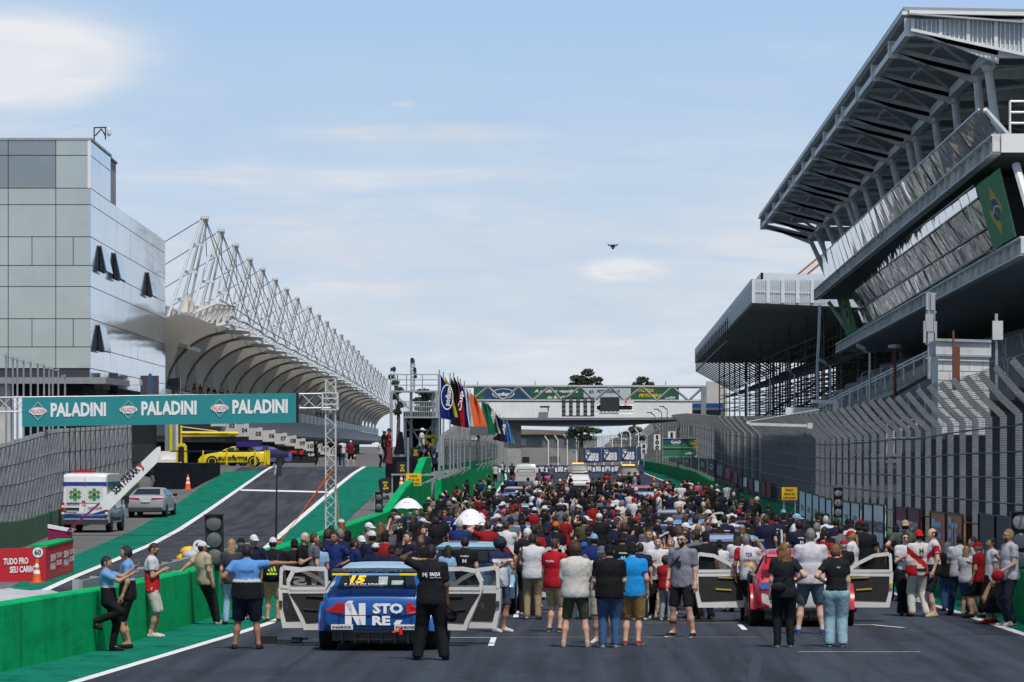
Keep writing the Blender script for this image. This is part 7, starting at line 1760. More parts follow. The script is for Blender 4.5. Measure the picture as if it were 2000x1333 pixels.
class Pose:
    """joint positions of a figure; x to its left, -y ahead, z up; s scales the whole to its height"""
    def __init__(s, H=1.75, b=1., la='down', ra='down', legs='stand', fwd=0., side=0., twist=0., fem=False, belly=0.):
        k = H/1.75; s.k = k; s.b = b; s.H = H; s.fem = fem; s.belly = belly
        V3 = lambda x, y, z: np.array((x*k, -y*k, z*k))
        cf, sf = math.cos(fwd), math.sin(fwd); cs, ss = math.cos(side), math.sin(side)
        def up(x, y, z):
            zz = z-.93; y2 = y+sf*zz; z2 = cf*zz; x2 = x+ss*zz; return V3(x2, y2, .93+z2*cs)
        hw = .095 if not fem else .10; sw = (.185 if not fem else .16)*(.6+.4*b)
        s.pel = V3(0,0,.95); s.waist = up(0,0,1.10); s.chest = up(0,.0,1.30); s.neck = up(0,-.01,1.475); s.headc = up(0,.025,1.635)
        s.hip, s.knee, s.ank, s.toe = {}, {}, {}, {}
        for sd, (l, spec) in {1:(la,LEGS[legs][0]), -1:(ra,LEGS[legs][1])}.items():
            (fx, fy_), lift = spec
            s.hip[sd] = V3(sd*hw, 0, .90); an = V3(sd*fx, fy_, .085+lift)
            s.ank[sd] = an; d = an-s.hip[sd]; L_ = np.linalg.norm(d); bend = math.sqrt(max(0, (.83*k)**2-L_**2))*.5
            s.knee[sd] = (s.hip[sd]+an)/2+np.array((0,-(.022*k+bend),.02*k))
            pitch = lift*.8
            s.toe[sd] = an+np.array((sd*.035*k, -.15*k*math.cos(pitch), -.05*k-.12*k*math.sin(pitch)*(1 if lift > .01 else 0)))
        s.sh, s.elb, s.wri, s.hand = {}, {}, {}, {}; s.armdir = {}
        for sd, a in ((1,la),(-1,ra)):
            u, f = ARMS[a] if isinstance(a, str) else a
            s.sh[sd] = up(sd*sw, 0, 1.425)
            U = np.array((sd*u[0], -u[1], u[2])); U = U/np.linalg.norm(U); Fd = np.array((sd*f[0], -f[1], f[2])); Fd = Fd/np.linalg.norm(Fd)
            s.elb[sd] = s.sh[sd]+U*.285*k; s.wri[sd] = s.elb[sd]+Fd*.25*k; s.hand[sd] = s.wri[sd]+Fd*.09*k; s.armdir[sd] = (U, Fd)
    def torso(s, g=0., shirt=False):
        k, b = s.k, s.b; f = s.fem
        L_ = [lambda p: ell(p, s.chest+np.array((0,.005,.0)), np.array(((.165 if not f else .145)*(.55+.45*b)+g, .115*(.5+.5*b)+g, .20+g))*1.0*np.array((k,k,k))),
              lambda p: ell(p, s.waist+np.array((0,-.02*s.belly*k,-.02*k)), np.array(((.145 if not f else .118)*b+g+.03*s.belly, .105*b+g+.07*s.belly, .19+g))*k),
              lambda p: ell(p, s.pel+np.array((0,.015*k,-.02*k)), np.array(((.165 if not f else .175)*(.4+.6*b)+g, .118*(.4+.6*b)+g, .14+g))*k)]
        return L_
    def body(s):
        k, b = s.k, s.b; a = .85+.15*b
        L_ = s.torso()
        L_ += [lambda p: cap(p, s.neck-np.array((0,0,.06*k)), s.headc-np.array((0,-.012*k,.05*k)), .062*k*a, .055*k*a), lambda p: cap(p, s.sh[1]+np.array((-.02,0,.0)), s.sh[-1]+np.array((.02,0,.0)), .055*k, .055*k)]
        for sd in (1,-1):
            for A, B, r0, r1 in ((s.hip[sd], s.knee[sd], .088*b, .056*a), (s.knee[sd], s.knee[sd]*.55+s.ank[sd]*.45, .053*a, .055*a), (s.knee[sd]*.55+s.ank[sd]*.45, s.ank[sd], .054*a, .036), (s.ank[sd], s.toe[sd], .038, .03), (s.sh[sd], s.elb[sd], .052*a, .040*a), (s.elb[sd], s.wri[sd], .041*a, .027), (s.wri[sd], s.wri[sd]+(s.hand[sd]-s.wri[sd])*.75, .026, .033)):
                L_.append(lambda p, A=A, B=B, r0=r0, r1=r1: cap(p, A, B, r0*k, r1*k))
        return L_
    def bounds(s, pad=.16):
        pts = [s.pel, s.chest, s.headc, s.waist]+[d[q] for d in (s.sh,s.elb,s.hand,s.knee,s.ank,s.toe,s.hip) for q in (1,-1)]
        a = np.array(pts); pd = np.array((pad+.06,pad+.17,pad)); return a.min(0)-pd, a.max(0)+pd
def mb_from(V, F_, mi=0):
    m = MB(); m.v = [tuple(v) for v in V]; m.f = [tuple(int(i) for i in f) for f in F_]; m.m = [mi]*len(m.f); return m
def grow(L_, lo, hi, h, k=.03, clip=None):
    def f(p):
        d = smin([g(p) for g in L_], k)
        if clip is not None: d = np.maximum(d, clip(p))
        return d
    V, F_ = nets(f, lo, hi, h); return mb_from(V, F_)
SKINS = {'l': (.52,.31,.22), 'm': (.40,.22,.14), 't': (.28,.14,.085), 'd': (.10,.05,.03)}
def skin(c): return mat('skin_'+c, SKINS[c], .55, 0, .10, 14, 0, 1, .35)
EYEW = mat('eye_white', (.55,.54,.52), .3, 0, 0); EYED = mat('eye_dark', (.02,.014,.01), .2, 0, 0); LIP = mat('lip', (.32,.12,.10), .5, 0, 0)
def hairm(c): return mat('hair_'+c, {'k':(.010,.009,.009),'b':(.045,.024,.013),'g':(.17,.165,.16),'y':(.30,.20,.09),'w':(.42,.41,.38),'r':(.16,.07,.025)}[c], .55, 0, .5, 30, .6, 45, .4)
def head_mb(p, yaw=0., pitch=0., beard=False):
    """head with brow, nose, lips, chin, ears and eyes; slots 0 skin 1 white 2 dark 3 lip"""
    k = p.k*1.0; m = MB()
    def fn(q, d):
        x, y, z = q.x, q.y, q.z; zz = z/.118
        if zz < 0: f = 1-.34*(-zz)**1.6; x *= f; y = y*(1-.18*(-zz)**2)-(.018*(-zz) if d.y < 0 else -.02*(-zz))
        fr = max(0, -d.y)
        y -= fr**3*(.030*math.exp(-((x/.017)**2+((z+.016)/.024)**2))+.010*math.exp(-((x/.05)**2+((z-.038)/.012)**2))+.010*math.exp(-((x/.03)**2+((z+.058)/.012)**2))+.010*math.exp(-((x/.03)**2+((z+.100)/.018)**2)))
        y += fr**3*.012*math.exp(-(((abs(x)-.033)/.018)**2+((z-.012)/.014)**2))
        return Vector((x, y, z))
    m.sphere((0,0,0), (.077,.097,.118), 22, 18, 0, fn)
    for s in (-1,1):
        m.sphere((s*.076,.012,-.004), (.012,.022,.034), 8, 6, 0); m.sphere((s*.032,-.078,.012), (.014,.010,.009), 8, 6, 1); m.sphere((s*.032,-.086,.012), (.006,.005,.0065), 6, 5, 2); m.box((s*.033,-.092,.036), (.036,.010,.008), 0, 2)
    m.sphere((0,-.090,-.058), (.024,.010,.008), 8, 5, 3)
    R = Matrix.Translation(Vector(p.headc)) @ Euler((pitch,0,yaw)).to_matrix().to_4x4() @ Matrix.Scale(k, 4)
    return m, R
def finger_mb(p, sd, curl=.35):
    """four fingers of unequal length and a thumb from the side of the palm"""
    m = MB(); U, Fd = p.armdir[sd]; k = p.k; f = Vector(Fd); side = Vector((0,-1,0))
    if abs(f.dot(side)) > .8: side = Vector((-sd,0,0)) if abs(f.z) < .8 else Vector((0,-1,0))
    side = (side-f*f.dot(side)).normalized(); palm = f.cross(side).normalized()*(1 if (f.cross(side)).dot(Vector((-sd,0,0))) > 0 else -1)
    W_ = Vector(p.wri[sd]); base = W_+f*.085*k
    for i, ln in enumerate((.068,.078,.072,.056)):
        o = base+side*(.027-.018*i)*k; d1 = (f+palm*curl*.5).normalized(); d2 = (f+palm*curl*1.6).normalized()
        m.path([o-f*.03*k, o+d1*ln*.5*k, o+d1*ln*.5*k+d2*ln*.5*k], [.0105*k,.0095*k,.007*k], 6)
    o = W_+f*.03*k+side*.026*k; d1 = (f*.6+side*.7+palm*.25).normalized(); d2 = (f*.9+side*.25+palm*.4).normalized()
    m.path([o, o+d1*.04*k, o+d1*.04*k+d2*.032*k], [.014*k,.0115*k,.008*k], 6)
    return m
def hair_mb(style, p):
    m = MB()
    if style in ('none',): return None
    def shell(rx, ry, rz, keep, c=(0,.008,.012), nz=0.):
        q = MB(); r = random.Random(5)
        q.sphere(c, (rx,ry,rz), 20, 16, 0, (lambda p_, d: p_*(1+nz*math.sin(d.x*17+d.z*13)*math.sin(d.y*15+d.z*9))) if nz else None)
        k_ = [f for f in q.f if keep(sum((Vector(q.v[i]) for i in f), Vector())/len(f))]
        m.add(q.v, k_)
    hl = lambda c: not (c.y < -.030-.25*max(0,c.z-.05) and c.z < .070) and c.z > (-.075 if c.y > .04 else -.02)
    if style == 'short': shell(.084,.103,.122, hl, nz=.02)
    elif style == 'buzz': shell(.080,.099,.119, hl)
    elif style == 'balding': shell(.082,.101,.110, lambda c: hl(c) and c.z < .06)
    elif style == 'wild': shell(.112,.122,.135, lambda c: not (c.y < -.05 and c.z < .05) and c.z > -.10, (0,.022,.02), .10)
    elif style == 'bob': shell(.095,.110,.125, lambda c: not (c.y < -.035 and c.z < .06) and c.z > -.12, nz=.03)
    elif style in ('long','wavy','pony','bun'):
        shell(.088,.106,.124, hl, nz=.02)
        if style == 'bun': m.sphere((0,.115,.06), (.05,.05,.045), 10, 8)
        else:
            wv = .016 if style == 'wavy' else .004; n = 9; rows = []
            L_ = {'long':.42,'wavy':.40,'pony':.34}[style]; w0 = {'long':.088,'wavy':.105,'pony':.035}[style]
            for j in range(n):
                f = j/(n-1); z = .05-L_*f if style != 'pony' else .04-L_*f; w_ = w0*(1+.30*math.sin(f*2.4)*(1 if style == 'wavy' else .15))*(1-.55*f**3); dp = (.055 if style != 'pony' else .03)*(1-.5*f**2); yc = (.055 if style != 'pony' else .115)+.03*math.sin(f*2.6)
                rows.append([(w_*math.cos(a)+wv*math.sin(j*1.9+a*3), yc+dp*math.sin(a)+wv*math.sin(j*2.3+a*2), z) for a in [i*math.pi/7 for i in range(14)]])
            m.grid(rows, closed=True, flip=True); m.f.append(tuple(len(m.v)-14+i for i in range(14))); m.m.append(0)
    return m
def cap_mb(back=False):
    m = MB(); q = MB(); q.sphere((0,.004,.030), (.087,.108,.105), 20, 14, 0); k_ = [f for f in q.f if (sum((Vector(q.v[i]) for i in f), Vector())/len(f)).z > .030]; m.add(q.v, k_)
    s = 1 if back else -1; rows = []
    for j in range(4):
        f = j/3; rows.append([(.082*math.sin(a)*(1-.12*f), s*(.085*math.cos(a)+.03+.075*f*max(.0,math.cos(a))**.6), .034+.012*math.cos(a)*(1-f)-.022*f) for a in [(-1.35+2.7*i/10) for i in range(11)]])
    m.grid(rows); m.grid([[(x,y,z-.006) for x,y,z in r] for r in rows], flip=True); m.sphere((0,.004,.136), (.008,.008,.005), 6, 4)
    m.lathe((0,.004,.022), [(.0,.0)], 3) if False else None
    return m
def phones_mb(neck=False):
    m = MB(); z0 = -.13 if neck else 0.; m.path([(.09*math.cos(a), .01, z0+.008+.125*math.sin(a)) for a in [i*math.pi/10 for i in range(11)]], .010, 6) if not neck else m.path([(.075*math.cos(a), .02+.07*math.sin(a), z0) for a in [i*math.pi/8 for i in range(9)]], .010, 6)
    for s in (-1,1): m.sphere((s*.088,.008 if not neck else -.03,z0), (.024,.034,.042), 10, 8)
    return m
def helmet_mb():
    m = MB(); m.sphere((0,.008,.018), (.112,.132,.130), 20, 14, 0); q = MB(); q.sphere((0,.002,.018), (.114,.137,.132), 24, 16, 1); k_ = [f for f in q.f if (lambda c: c.y < -.055 and -.045 < c.z < .055)(sum((Vector(q.v[i]) for i in f), Vector())/len(f))]; m.add(q.v, k_, 1); return m
def glasses_mb():
    m = MB()
    for s in (-1,1): m.sphere((s*.034,-.098,.012), (.027,.008,.019), 10, 6); m.bar((s*.06,-.09,.018), (s*.078,.01,.014), .006)
    m.bar((-.012,-.104,.016), (.012,-.104,.016), .007); return m
def beard_mb():
    q = MB(); q.sphere((0,-.006,-.002), (.073,.092,.125), 20, 18, 0, lambda p_, d: Vector((p_.x*(1-.30*max(0,-p_.z/.118)**1.6), p_.y-(.016*max(0,-p_.z/.118) if d.y < 0 else 0), p_.z)))
    m = MB(); m.add(q.v, [f for f in q.f if (lambda c: c.y < .02 and c.z < -.030 and not (abs(c.x) < .024 and -.068 < c.z < -.046 and c.y < -.05))(sum((Vector(q.v[i]) for i in f), Vector())/len(f))]); return m
SOLE = mat('white_sole', (.6,.6,.58), .6, 0, .1, 10)
def build_person(t, p, o, h=.02, skinc='m'):
    """o: shirt, sleeve, bottom ('long','shorts','skirt'), colours ..."""
    k = p.k; lo, hi = p.bounds(.14); b_ = p.b
    body = grow(p.body(), lo, np.array((hi[0],hi[1],p.headc[2]+.02)), h, .035*k)
    hm, R = head_mb(p, o.get('yaw',0.), o.get('pitch',0.)); body.join(hm, R)
    for sd in (1,-1): body.join(finger_mb(p, sd, o.get('curl',.35)))
    body.build('body', [skin(skinc), EYEW, EYED, LIP], t, 1.6, True)
    # shirt
    sl = o.get('sleeve', .62); lo2 = np.array((lo[0],lo[1],.70*k)); hi2 = np.array((hi[0],hi[1],1.52*k+.1)); L_ = p.torso(.028+o.get('loose',.0)); bf = .4+.6*b_; tk = o.get('tuck')
    ra_, rb_ = ((.205 if not p.fem else .19)*bf+o.get('loose',0)+o.get('baggy',0)*(0 if tk else 1)+(-.02 if tk else 0))*k, (.142*bf+.05*p.belly+o.get('loose',0)*.6)*k
    def flare(q):
        c = p.pel; z = (q[:,2]-.86*k)/(.26*k); tt = np.clip(z, 0, 1); cx = c[0]+(p.waist[0]-c[0])*tt; cy = c[1]+(p.waist[1]-c[1])*tt-.02*p.belly*k
        r = np.sqrt(((q[:,0]-cx)/ra_)**2+((q[:,1]-cy)/rb_)**2); return np.maximum((r-1+.10*tt)*min(ra_,rb_), q[:,2]-1.16*k)
    L_.append(flare)
    L_.append(lambda q: cap(q, p.sh[1], p.sh[-1], .064*k, .064*k)); L_.append(lambda q: cap(q, p.neck-np.array((0,0,.04*k)), p.neck+np.array((0,0,.005*k)), .07*k, .066*k))
    if sl > 0:
        for sd in (1,-1):
            e = p.sh[sd]+(p.elb[sd]-p.sh[sd])*min(1,sl); U = p.armdir[sd][0]
            def slv(q, sd=sd, e=e, U=U):
                d = cap(q, p.sh[sd], e, .066*k*(.8+.2*b_), (.064 if sl <= 1 else .052)*k*(.8+.2*b_))
                return np.maximum(d, (q-e)@U-.0) if sl <= 1 else d
            L_.append(slv)
            if sl > 1: L_.append(lambda q, sd=sd: cap(q, p.elb[sd], p.elb[sd]+(p.wri[sd]-p.elb[sd])*(sl-1), .052*k, .040*k))
    hem = (.84 if not tk else .97)*k
    sh = grow(L_, lo2, hi2, h, .036*k, lambda q: hem-q[:,2])
    crease(sh, .0075, 8, p.H*7)
    ms = [cloth(o['shirt'])]
    if o.get('shirt2'):
        ms.append(cloth(o['shirt2'])); zc = o.get('split', 1.24)*k
        if o.get('band'): ms.append(cloth(o['band']))
        for i, f in enumerate(sh.f):
            c = sum((Vector(sh.v[j]) for j in f), Vector())/len(f); mode = o.get('mode','low')
            if mode == 'low': sh.m[i] = 2 if o.get('band') and abs(c.z-zc) < .022*k else (1 if c.z < zc and abs(c.x) < .26*k else 0)
            elif mode == 'side': sh.m[i] = 1 if abs(c.x) > .135*k*b_ and c.z < 1.30*k else 0
            elif mode == 'sleeve': sh.m[i] = 1 if abs(c.x) > .20*k else 0
            elif mode == 'sash': sh.m[i] = 1 if abs(c.z-1.12*k-c.x*.9) < .07*k else (2 if o.get('band') and c.z < 1.05*k and abs(c.x) > .08 else 0)
    so_ = sh.build('shirt', ms, t, 1.6, True)
    # trousers, shorts or skirt
    bt = o.get('bottom','long'); lo3 = np.array((lo[0],lo[1],0.)); hi3 = np.array((hi[0],hi[1],1.06*k)); T_ = [p.torso(.018)[2]]
    g = .02+o.get('baggy',0.)
    if bt == 'skirt': T_ += [lambda q: cap(q, p.pel, (p.ank[1]+p.ank[-1])/2+np.array((0,0,.22*k)), .16*k, .28*k)]; clip = lambda q: np.maximum(q[:,2]-1.0*k, .24*k-q[:,2])
    else:
        for sd in (1,-1):
            T_.append(lambda q, sd=sd: cap(q, p.hip[sd], p.knee[sd], (.088*b_+g)*k, (.060*(.6+.4*b_)+g)*k))
            if bt == 'long': T_.append(lambda q, sd=sd: cap(q, p.knee[sd], p.ank[sd]+np.array((0,.01,.0)), (.058*(.6+.4*b_)+g)*k, (.040+g*1.1)*k))
        if bt == 'long': clip = lambda q: np.maximum(q[:,2]-1.02*k, np.where(q[:,2] < .2*k, .055*k-q[:,2], -1))
        else:
            cut = o.get('cut', 1.02)
            def clip(q):
                d = q[:,2]-1.02*k
                for sd in (1,-1):
                    ax = p.knee[sd]-p.hip[sd]; L2 = np.linalg.norm(ax); ax = ax/L2; m = (q[:,0]*sd > 0) if abs(p.knee[1][0]-p.knee[-1][0]) > .05 else np.ones(len(q),bool)
                    d = np.maximum(d, np.where(m, (q-p.hip[sd])@ax-L2*cut, -1))
                return d
    crease(grow(T_, lo3, hi3, h, .018*k, clip), .009, 10, p.H*5).build({'long':'trousers','shorts':'shorts','skirt':'skirt'}[bt], cloth(o.get('pants','15161a')), t, 1.6, True)
    # shoes
    for sd in (1,-1):
        a, tt = p.ank[sd], p.toe[sd]; d = (tt-a); d = d/np.linalg.norm(d); heel = a+np.array((0,.035*k,-.045*k)); zb = min(heel[2],tt[2])-.035*k
        fl = LEGS[o.get('legs','stand')][0 if sd == 1 else 1][1] < .01
        S_ = [lambda q: cap(q, heel, tt+d*.03*k, .040*k, .036*k), lambda q: cap(q, a+np.array((0,0,-.01*k)), tt, .044*k, .030*k)]
        zf = .004
        s_ = grow(S_, np.minimum(heel,tt)-.09*k, np.maximum(a,tt)+.09*k, .012, .02*k, (lambda q: zf-q[:,2]) if fl else None)
        z0 = min(v[2] for v in s_.v) if s_.v else 0
        for i, f in enumerate(s_.f):
            if np.mean([s_.v[j][2] for j in f]) < z0+.028: s_.m[i] = 1
        s_.build('shoe', [cloth(o.get('shoes','17181b')), SOLE if o.get('sole') else cloth(o.get('shoes','17181b'))], t, 1.6, True)
        if o.get('socks'): b = MB(); b.path([Vector(a)+Vector((0,0,-.02*k)), Vector(a)+Vector((0,0,.07*k))], [.043*k,.046*k], 10); b.build('sock', cloth(o['socks']), t, 1., True)
    # head things
    def onhead(m, name, mt, sm=1.2):
        if m is None: return
        q = MB(); q.join(m, R); return q.build(name, mt, t, sm, True)
    if o.get('hair','short') != 'none': onhead(hair_mb(o.get('hair','short'), p), 'hair', hairm(o.get('hc','k')))
    if o.get('beard'): onhead(beard_mb(), 'beard', hairm(o['beard']))
    if o.get('cap'): onhead(cap_mb(o.get('capback')), 'cap', cloth(o['cap']))
    if o.get('phones'): onhead(phones_mb(o['phones'] == 'neck'), 'headphones', BLACK if o['phones'] != 'neck' else METAL)
    if o.get('helmet'): onhead(helmet_mb(), 'helmet', [cloth(o['helmet']), GLASS])
    if o.get('glasses'): onhead(glasses_mb(), 'sunglasses', GLASS)
    return so_, R
def on_cloth(shirt, t, p, text, x, z, h, w_, m, back=True, bold=.03, name='lettering'):
    """lettering laid onto the shirt by projecting it along y"""
    me = shirt.data; bv = BVHTree.FromPolygons([v.co for v in me.vertices], [tuple(q.vertices) for q in me.polygons])
    tb, w0 = text_mb(text, bold); k = p.k; vs = []
    for q in tb.v:
        lx = (q[0]/w0-.5)*w_*k; X_ = (x*k+lx)*(-1 if back else 1); Z_ = z*k+q[1]*h*k; s = 1 if back else -1
        hit = bv.ray_cast(Vector((X_, s*1., Z_)), Vector((0,-s,0))); vs.append((X_, (hit[0].y if hit[0] else s*.12)+s*.012, Z_))
    b = MB(); b.add(vs, [f[::-1] for f in tb.f] if False else tb.f); b.build(name, m, shirt, None, True)
from mathutils import noise as mnoise
def crease(m, amp=.009, f=11, seed=0.):
    """soft folds: push the cloth in and out by a stretched noise"""
    for i, (x, y, z) in enumerate(m.v):
        r = math.hypot(x, y)+1e-6; d = amp*mnoise.noise((x*f+seed, y*f, z*f*.8+x*9))+amp*.6*mnoise.noise((x*f*2.3, y*f*2.3+seed, z*f*2)); m.v[i] = (x+x/r*d, y+y/r*d, z)
    return m
PEOPLE = []
def person(px, py, hpx, label, rz=180, H=None, Y=None, h=.02, **o):
    """place a figure by the pixel of its feet; hpx its height in pixels"""
    g_ = Vector((PX(px,Y), Y, dip(Y))) if Y else G(px, py)
    k = F/g_.y; H = H or max(1.2, min(1.93, hpx/k))
    p = Pose(H, o.get('b',1.), o.get('la','down'), o.get('ra','down'), o.get('legs','stand'), o.get('fwd',0.), o.get('side',0.), 0, o.get('fem',False), o.get('belly',0.))
    t = thing('person', label, 'person', g_, math.radians(rz))
    sh, R = build_person(t, p, o, h, o.get('skin','m'))
    PEOPLE.append((g_.x, g_.y, .32)); return t, p, sh, R
# ================================================================= the people nearest the camera, placed one by one
LBK = dict(shirt='6f9fd2', shirt2='17171d', band='c9ccd4', split=1.20, pants='15161b', sleeve=.7)
p1_ = person(214,1273,186,'person leaning on the green wall in light blue and black, one knee bent',90,la=((.1,.85,-.15),(.05,.75,.55)),ra=((.15,.75,-.35),(-.1,.85,.45)),legs='bent',fwd=-.12,skin='m',pitch=.25,**LBK,bottom='long',hair='short')
p2_ = person(249,1268,200,'person with headphones, light blue and black shirt, facing the leaning one',-90,la='relax',ra=((.1,.3,-.9),(-.1,.95,.2)),legs='close',skin='m',phones=1,bottom='shorts',cut=1.08,shoes='141418',**LBK)
person(297,1246,184,'person in red and white shirt and white shorts reading a phone by the wall',90,la='phone',ra='phone',legs='close',skin='m',shirt='cfd0d6',shirt2='c81f2b',split=1.24,band='1f2a55',pants='c9c7c2',bottom='shorts',cut=1.12,baggy=.015,shoes='c9c6c0',socks='d5d5d5',pitch=.45,beard='k',glasses=1,hair='buzz')
person(402,1221,163,'person in beige T-shirt and white cap leaning back against the green wall',130,la='lean',ra='relax',legs='lean',fwd=-.16,skin='m',shirt='b9a98f',pants='23252b',cap='d5d5dc',shoes='bdbab5',sole=1,loose=.02)
p5_ = person(482,1269,204,'heavy person from behind in light blue and dark shirt, arm on the open door',180,la='hip',ra=((1,.1,.06),(1,.15,.02)),legs='wide',b=1.32,belly=.5,skin='t',hair='short',shirt='5b95d6',shirt2='15151c',band='c9ccd4',split=1.16,pants='161a2a',bottom='shorts',cut=1.05,baggy=.02,shoes='2a2a2e')
on_cloth(p5_[2],p5_[0],p5_[1],'VULCAN RACING',0,1.30,.035,.26,mat('navy_print',(.03,.05,.16),.7,0,0))
person(452,1221,150,'person with long fair hair and pale jeans half hidden behind the heavy one',180,fem=True,skin='l',hair='long',hc='y',shirt='3a3c46',pants='8fb0cf',H=1.62)
pb = person(533,1217,166,'person with a dark drawstring backpack, black T-shirt and khaki shorts, white cap',180,skin='m',shirt='15161a',pants='a58f6c',bottom='shorts',cut=1.0,cap='d3d6de',shoes='1d2030',sole=1,legs='stand')
b = MB(); k = pb[1].k; b.sphere((0,.21*k,1.10*k), (.15*k,.08*k,.21*k), 12, 10, 0, lambda q, d: Vector((q.x*(1-.35*max(0,d.z)), q.y, q.z))); b.build('backpack', cloth('2b2f3c'), pb[0], 1.5, True)
b = MB(); put_text(b, 'adidas', (0,.305*k,1.0*k), (-1,0,0), (0,0,1), .05, width=.2, off=.01, bold=.05)
for i in range(3): b.prism([Vector((.07-.055*i,.305*k,1.07*k)), Vector((.03-.055*i,.305*k,1.07*k)), Vector((.05-.05*i,.305*k,(1.12+.03*i)*k)), Vector((.075-.05*i,.305*k,(1.11+.03*i)*k))], (0,.006,0))
b.build('lettering', mat('neon_yellow',(.55,.75,.03),.6,0,0), pb[0], None, True)
for s in (-1,1): b = MB(); b.path([(s*.13*k,.12*k,1.42*k),(s*.10*k,.17*k,1.30*k),(s*.13*k,.2*k,1.0*k)], .012, 5); b.build('strap', cloth('2a3f8c'), pb[0], None, True)
pf = person(842,1291,226,'person in black work clothes with one hand on the head beside the blue car',180,la='head',ra='down',legs='wide',shirt='15171d',pants='121318',skin='d',hair='buzz',sleeve=.8,baggy=.02,b=1.04)
on_cloth(pf[2],pf[0],pf[1],'FAQUI',.06,1.29,.05,.15,WHTL,bold=.05); on_cloth(pf[2],pf[0],pf[1],'tecnologia',.07,1.255,.016,.17,WHTL); on_cloth(pf[2],pf[0],pf[1],'✤|' if False else 'H|',-.09,1.28,.06,.07,WHTL)
b = MB(); hx = Vector(pf[1].hand[-1]); M_ = Matrix.Translation(hx+Vector((0,-.03,-.12))) @ Euler((1.9,0,.4)).to_matrix().to_4x4(); b.join(cap_mb(), M_); b.single('held_hat', cloth('0f1014'), 'black cap held in the hand of the person in black work clothes', 'cap', smooth=1.2).matrix_world = b and Matrix.Translation(WM[pf[0].name] @ (hx+Vector((0,-.02,-.10)))) @ Euler((1.7,.2,.4)).to_matrix().to_4x4()
ph = person(975,1236,186,'person in helmet and white numbered bib holding a camera gimbal beside the open doors',48,la='cam',ra=((.12,.35,-.85),(-.15,.85,.45)),legs='stand',skin='m',beard='k',helmet='2b2e33',shirt='232c50',shirt2='cfd2da',mode='low',split=1.36,pants='39424f',bottom='shorts',shoes='c4c4c4')
on_cloth(ph[2],ph[0],ph[1],'004',0,1.22,.09,.2,BLKL,back=False,bold=.03)
b = MB(); q = WM[ph[0].name] @ (Vector(ph[1].hand[1])+Vector((0,-.03,.04))); b.tube(q+Vector((0,0,-.2)), q+Vector((0,0,.1)), .014); b.box(q+Vector((0,0,.17)), (.14,.10,.11)); b.lathe(q+Vector((.0,-.06,.17)), [(.04,-.05),(.04,.02)], 10, axis='y'); b.single('camera_gimbal', BLACK, 'camera on a handheld gimbal before the face of the helmeted person', 'camera')
pr = person(1083,1236,183,'person in red polo shirt and khaki shorts left of the white shirted one, turned right',150,skin='l',shirt='b01626',pants='b39f80',bottom='shorts',cut=1.02,shoes='24252c',sole=1,hair='buzz',hc='b',b=1.12,legs='stand',la='down',ra='down')
on_cloth(pr[2],pr[0],pr[1],'TOYOTA',-.02,1.32,.035,.2,WHTL)
person(1124,1266,204,'person with wild dark hair, loose white shirt and olive shorts seen from behind',180,skin='l',hair='wild',hc='b',shirt='c9c8c4',sleeve=.95,loose=.03,pants='4a513c',bottom='shorts',cut=1.04,shoes='9a8b6d',sole=1,b=1.08,legs='wide',la='phone',ra='phone')
person(1176,1258,190,'person in white T-shirt with blue mirrored sunglasses and grey shorts facing the camera',-12,skin='l',shirt='cfd0d8',pants='9b958c',bottom='shorts',glasses=1,cap='5e6672',hair='short',hc='g',b=1.08,shoes='c8c8cc',legs='stand',la='relax',ra='relax',beard='g')
person(1190,1267,203,'heavy person in black polo, blue jeans and black cap seen from behind',180,skin='l',shirt='101114',pants='3a597f',cap='121316',b=1.30,belly=.3,la='hold',ra='hold',legs='stand',shoes='8b8b90',sole=1,sleeve=.75)
person(1234,1262,200,'person in bright blue T-shirt, tan cargo shorts and red shoes, black cap',170,skin='l',shirt='178fd8',pants='a1834f',bottom='shorts',cut=1.08,cap='14151a',phones=1,b=1.18,la='relax',ra='relax',legs='stand',shoes='a51f2c',sole=1,baggy=.02,hair='short')
person(1272,1204,164,'person in navy T-shirt, beige trousers and white cap looking down at a phone',150,skin='l',shirt='26314a',pants='aa9e8b',cap='d6d7da',la='phone',ra='phone',b=1.12,pitch=.4,shoes='33353a',sole=1)
person(1300,1213,110,'child in red shirt and blue curly hat beside the grey polo shirt',160,H=1.25,skin='l',shirt='9c1422',pants='8b8d92',hair='wild',hc='b',cap='2a5a96',la='phone',ra='down',shoes='c9c9cf')
p18 = person(1334,1246,204,'bearded person with sunglasses, grey polo, black shorts and a shoulder strap facing the camera',-28,skin='l',beard='k',glasses=1,hair='short',shirt='7e828f',pants='17181c',bottom='shorts',cut=.98,b=1.10,la='down',ra='relax',legs='wide',shoes='141519',sole=1,sleeve=.75)
b = MB(); k = p18[1].k; b.path([(.10*k,-.02,1.47*k),(-.02*k,-.165*k,1.34*k),(-.15*k,-.15*k,1.18*k)], .016, 5); b.box((.0,-.155*k,1.24*k), (.07,.02,.11)); b.build('strap', BLACK, p18[0], None, True)
b = MB(); kn = p18[1]; c_ = kn.knee[-1]*.45+kn.ank[-1]*.55; b.lathe(Vector(c_), [(.062,-.04),(.064,0),(.062,.04)], 12); b.build('leg_band', BLACK, p18[0], .8, True)
person(1359,1203,160,'person in white T-shirt, white cap and blue grey shorts behind the grey polo shirt',180,skin='l',shirt='cdced4',pants='6f7f90',bottom='shorts',cap='cfd2d8',b=1.1,shoes='d0d0d4')
person(1382,1206,150,'person in white shirt and blue jeans partly hidden behind another white shirt',180,skin='m',shirt='c6c7cb',pants='33507a',hair='short',shoes='7a5a36')
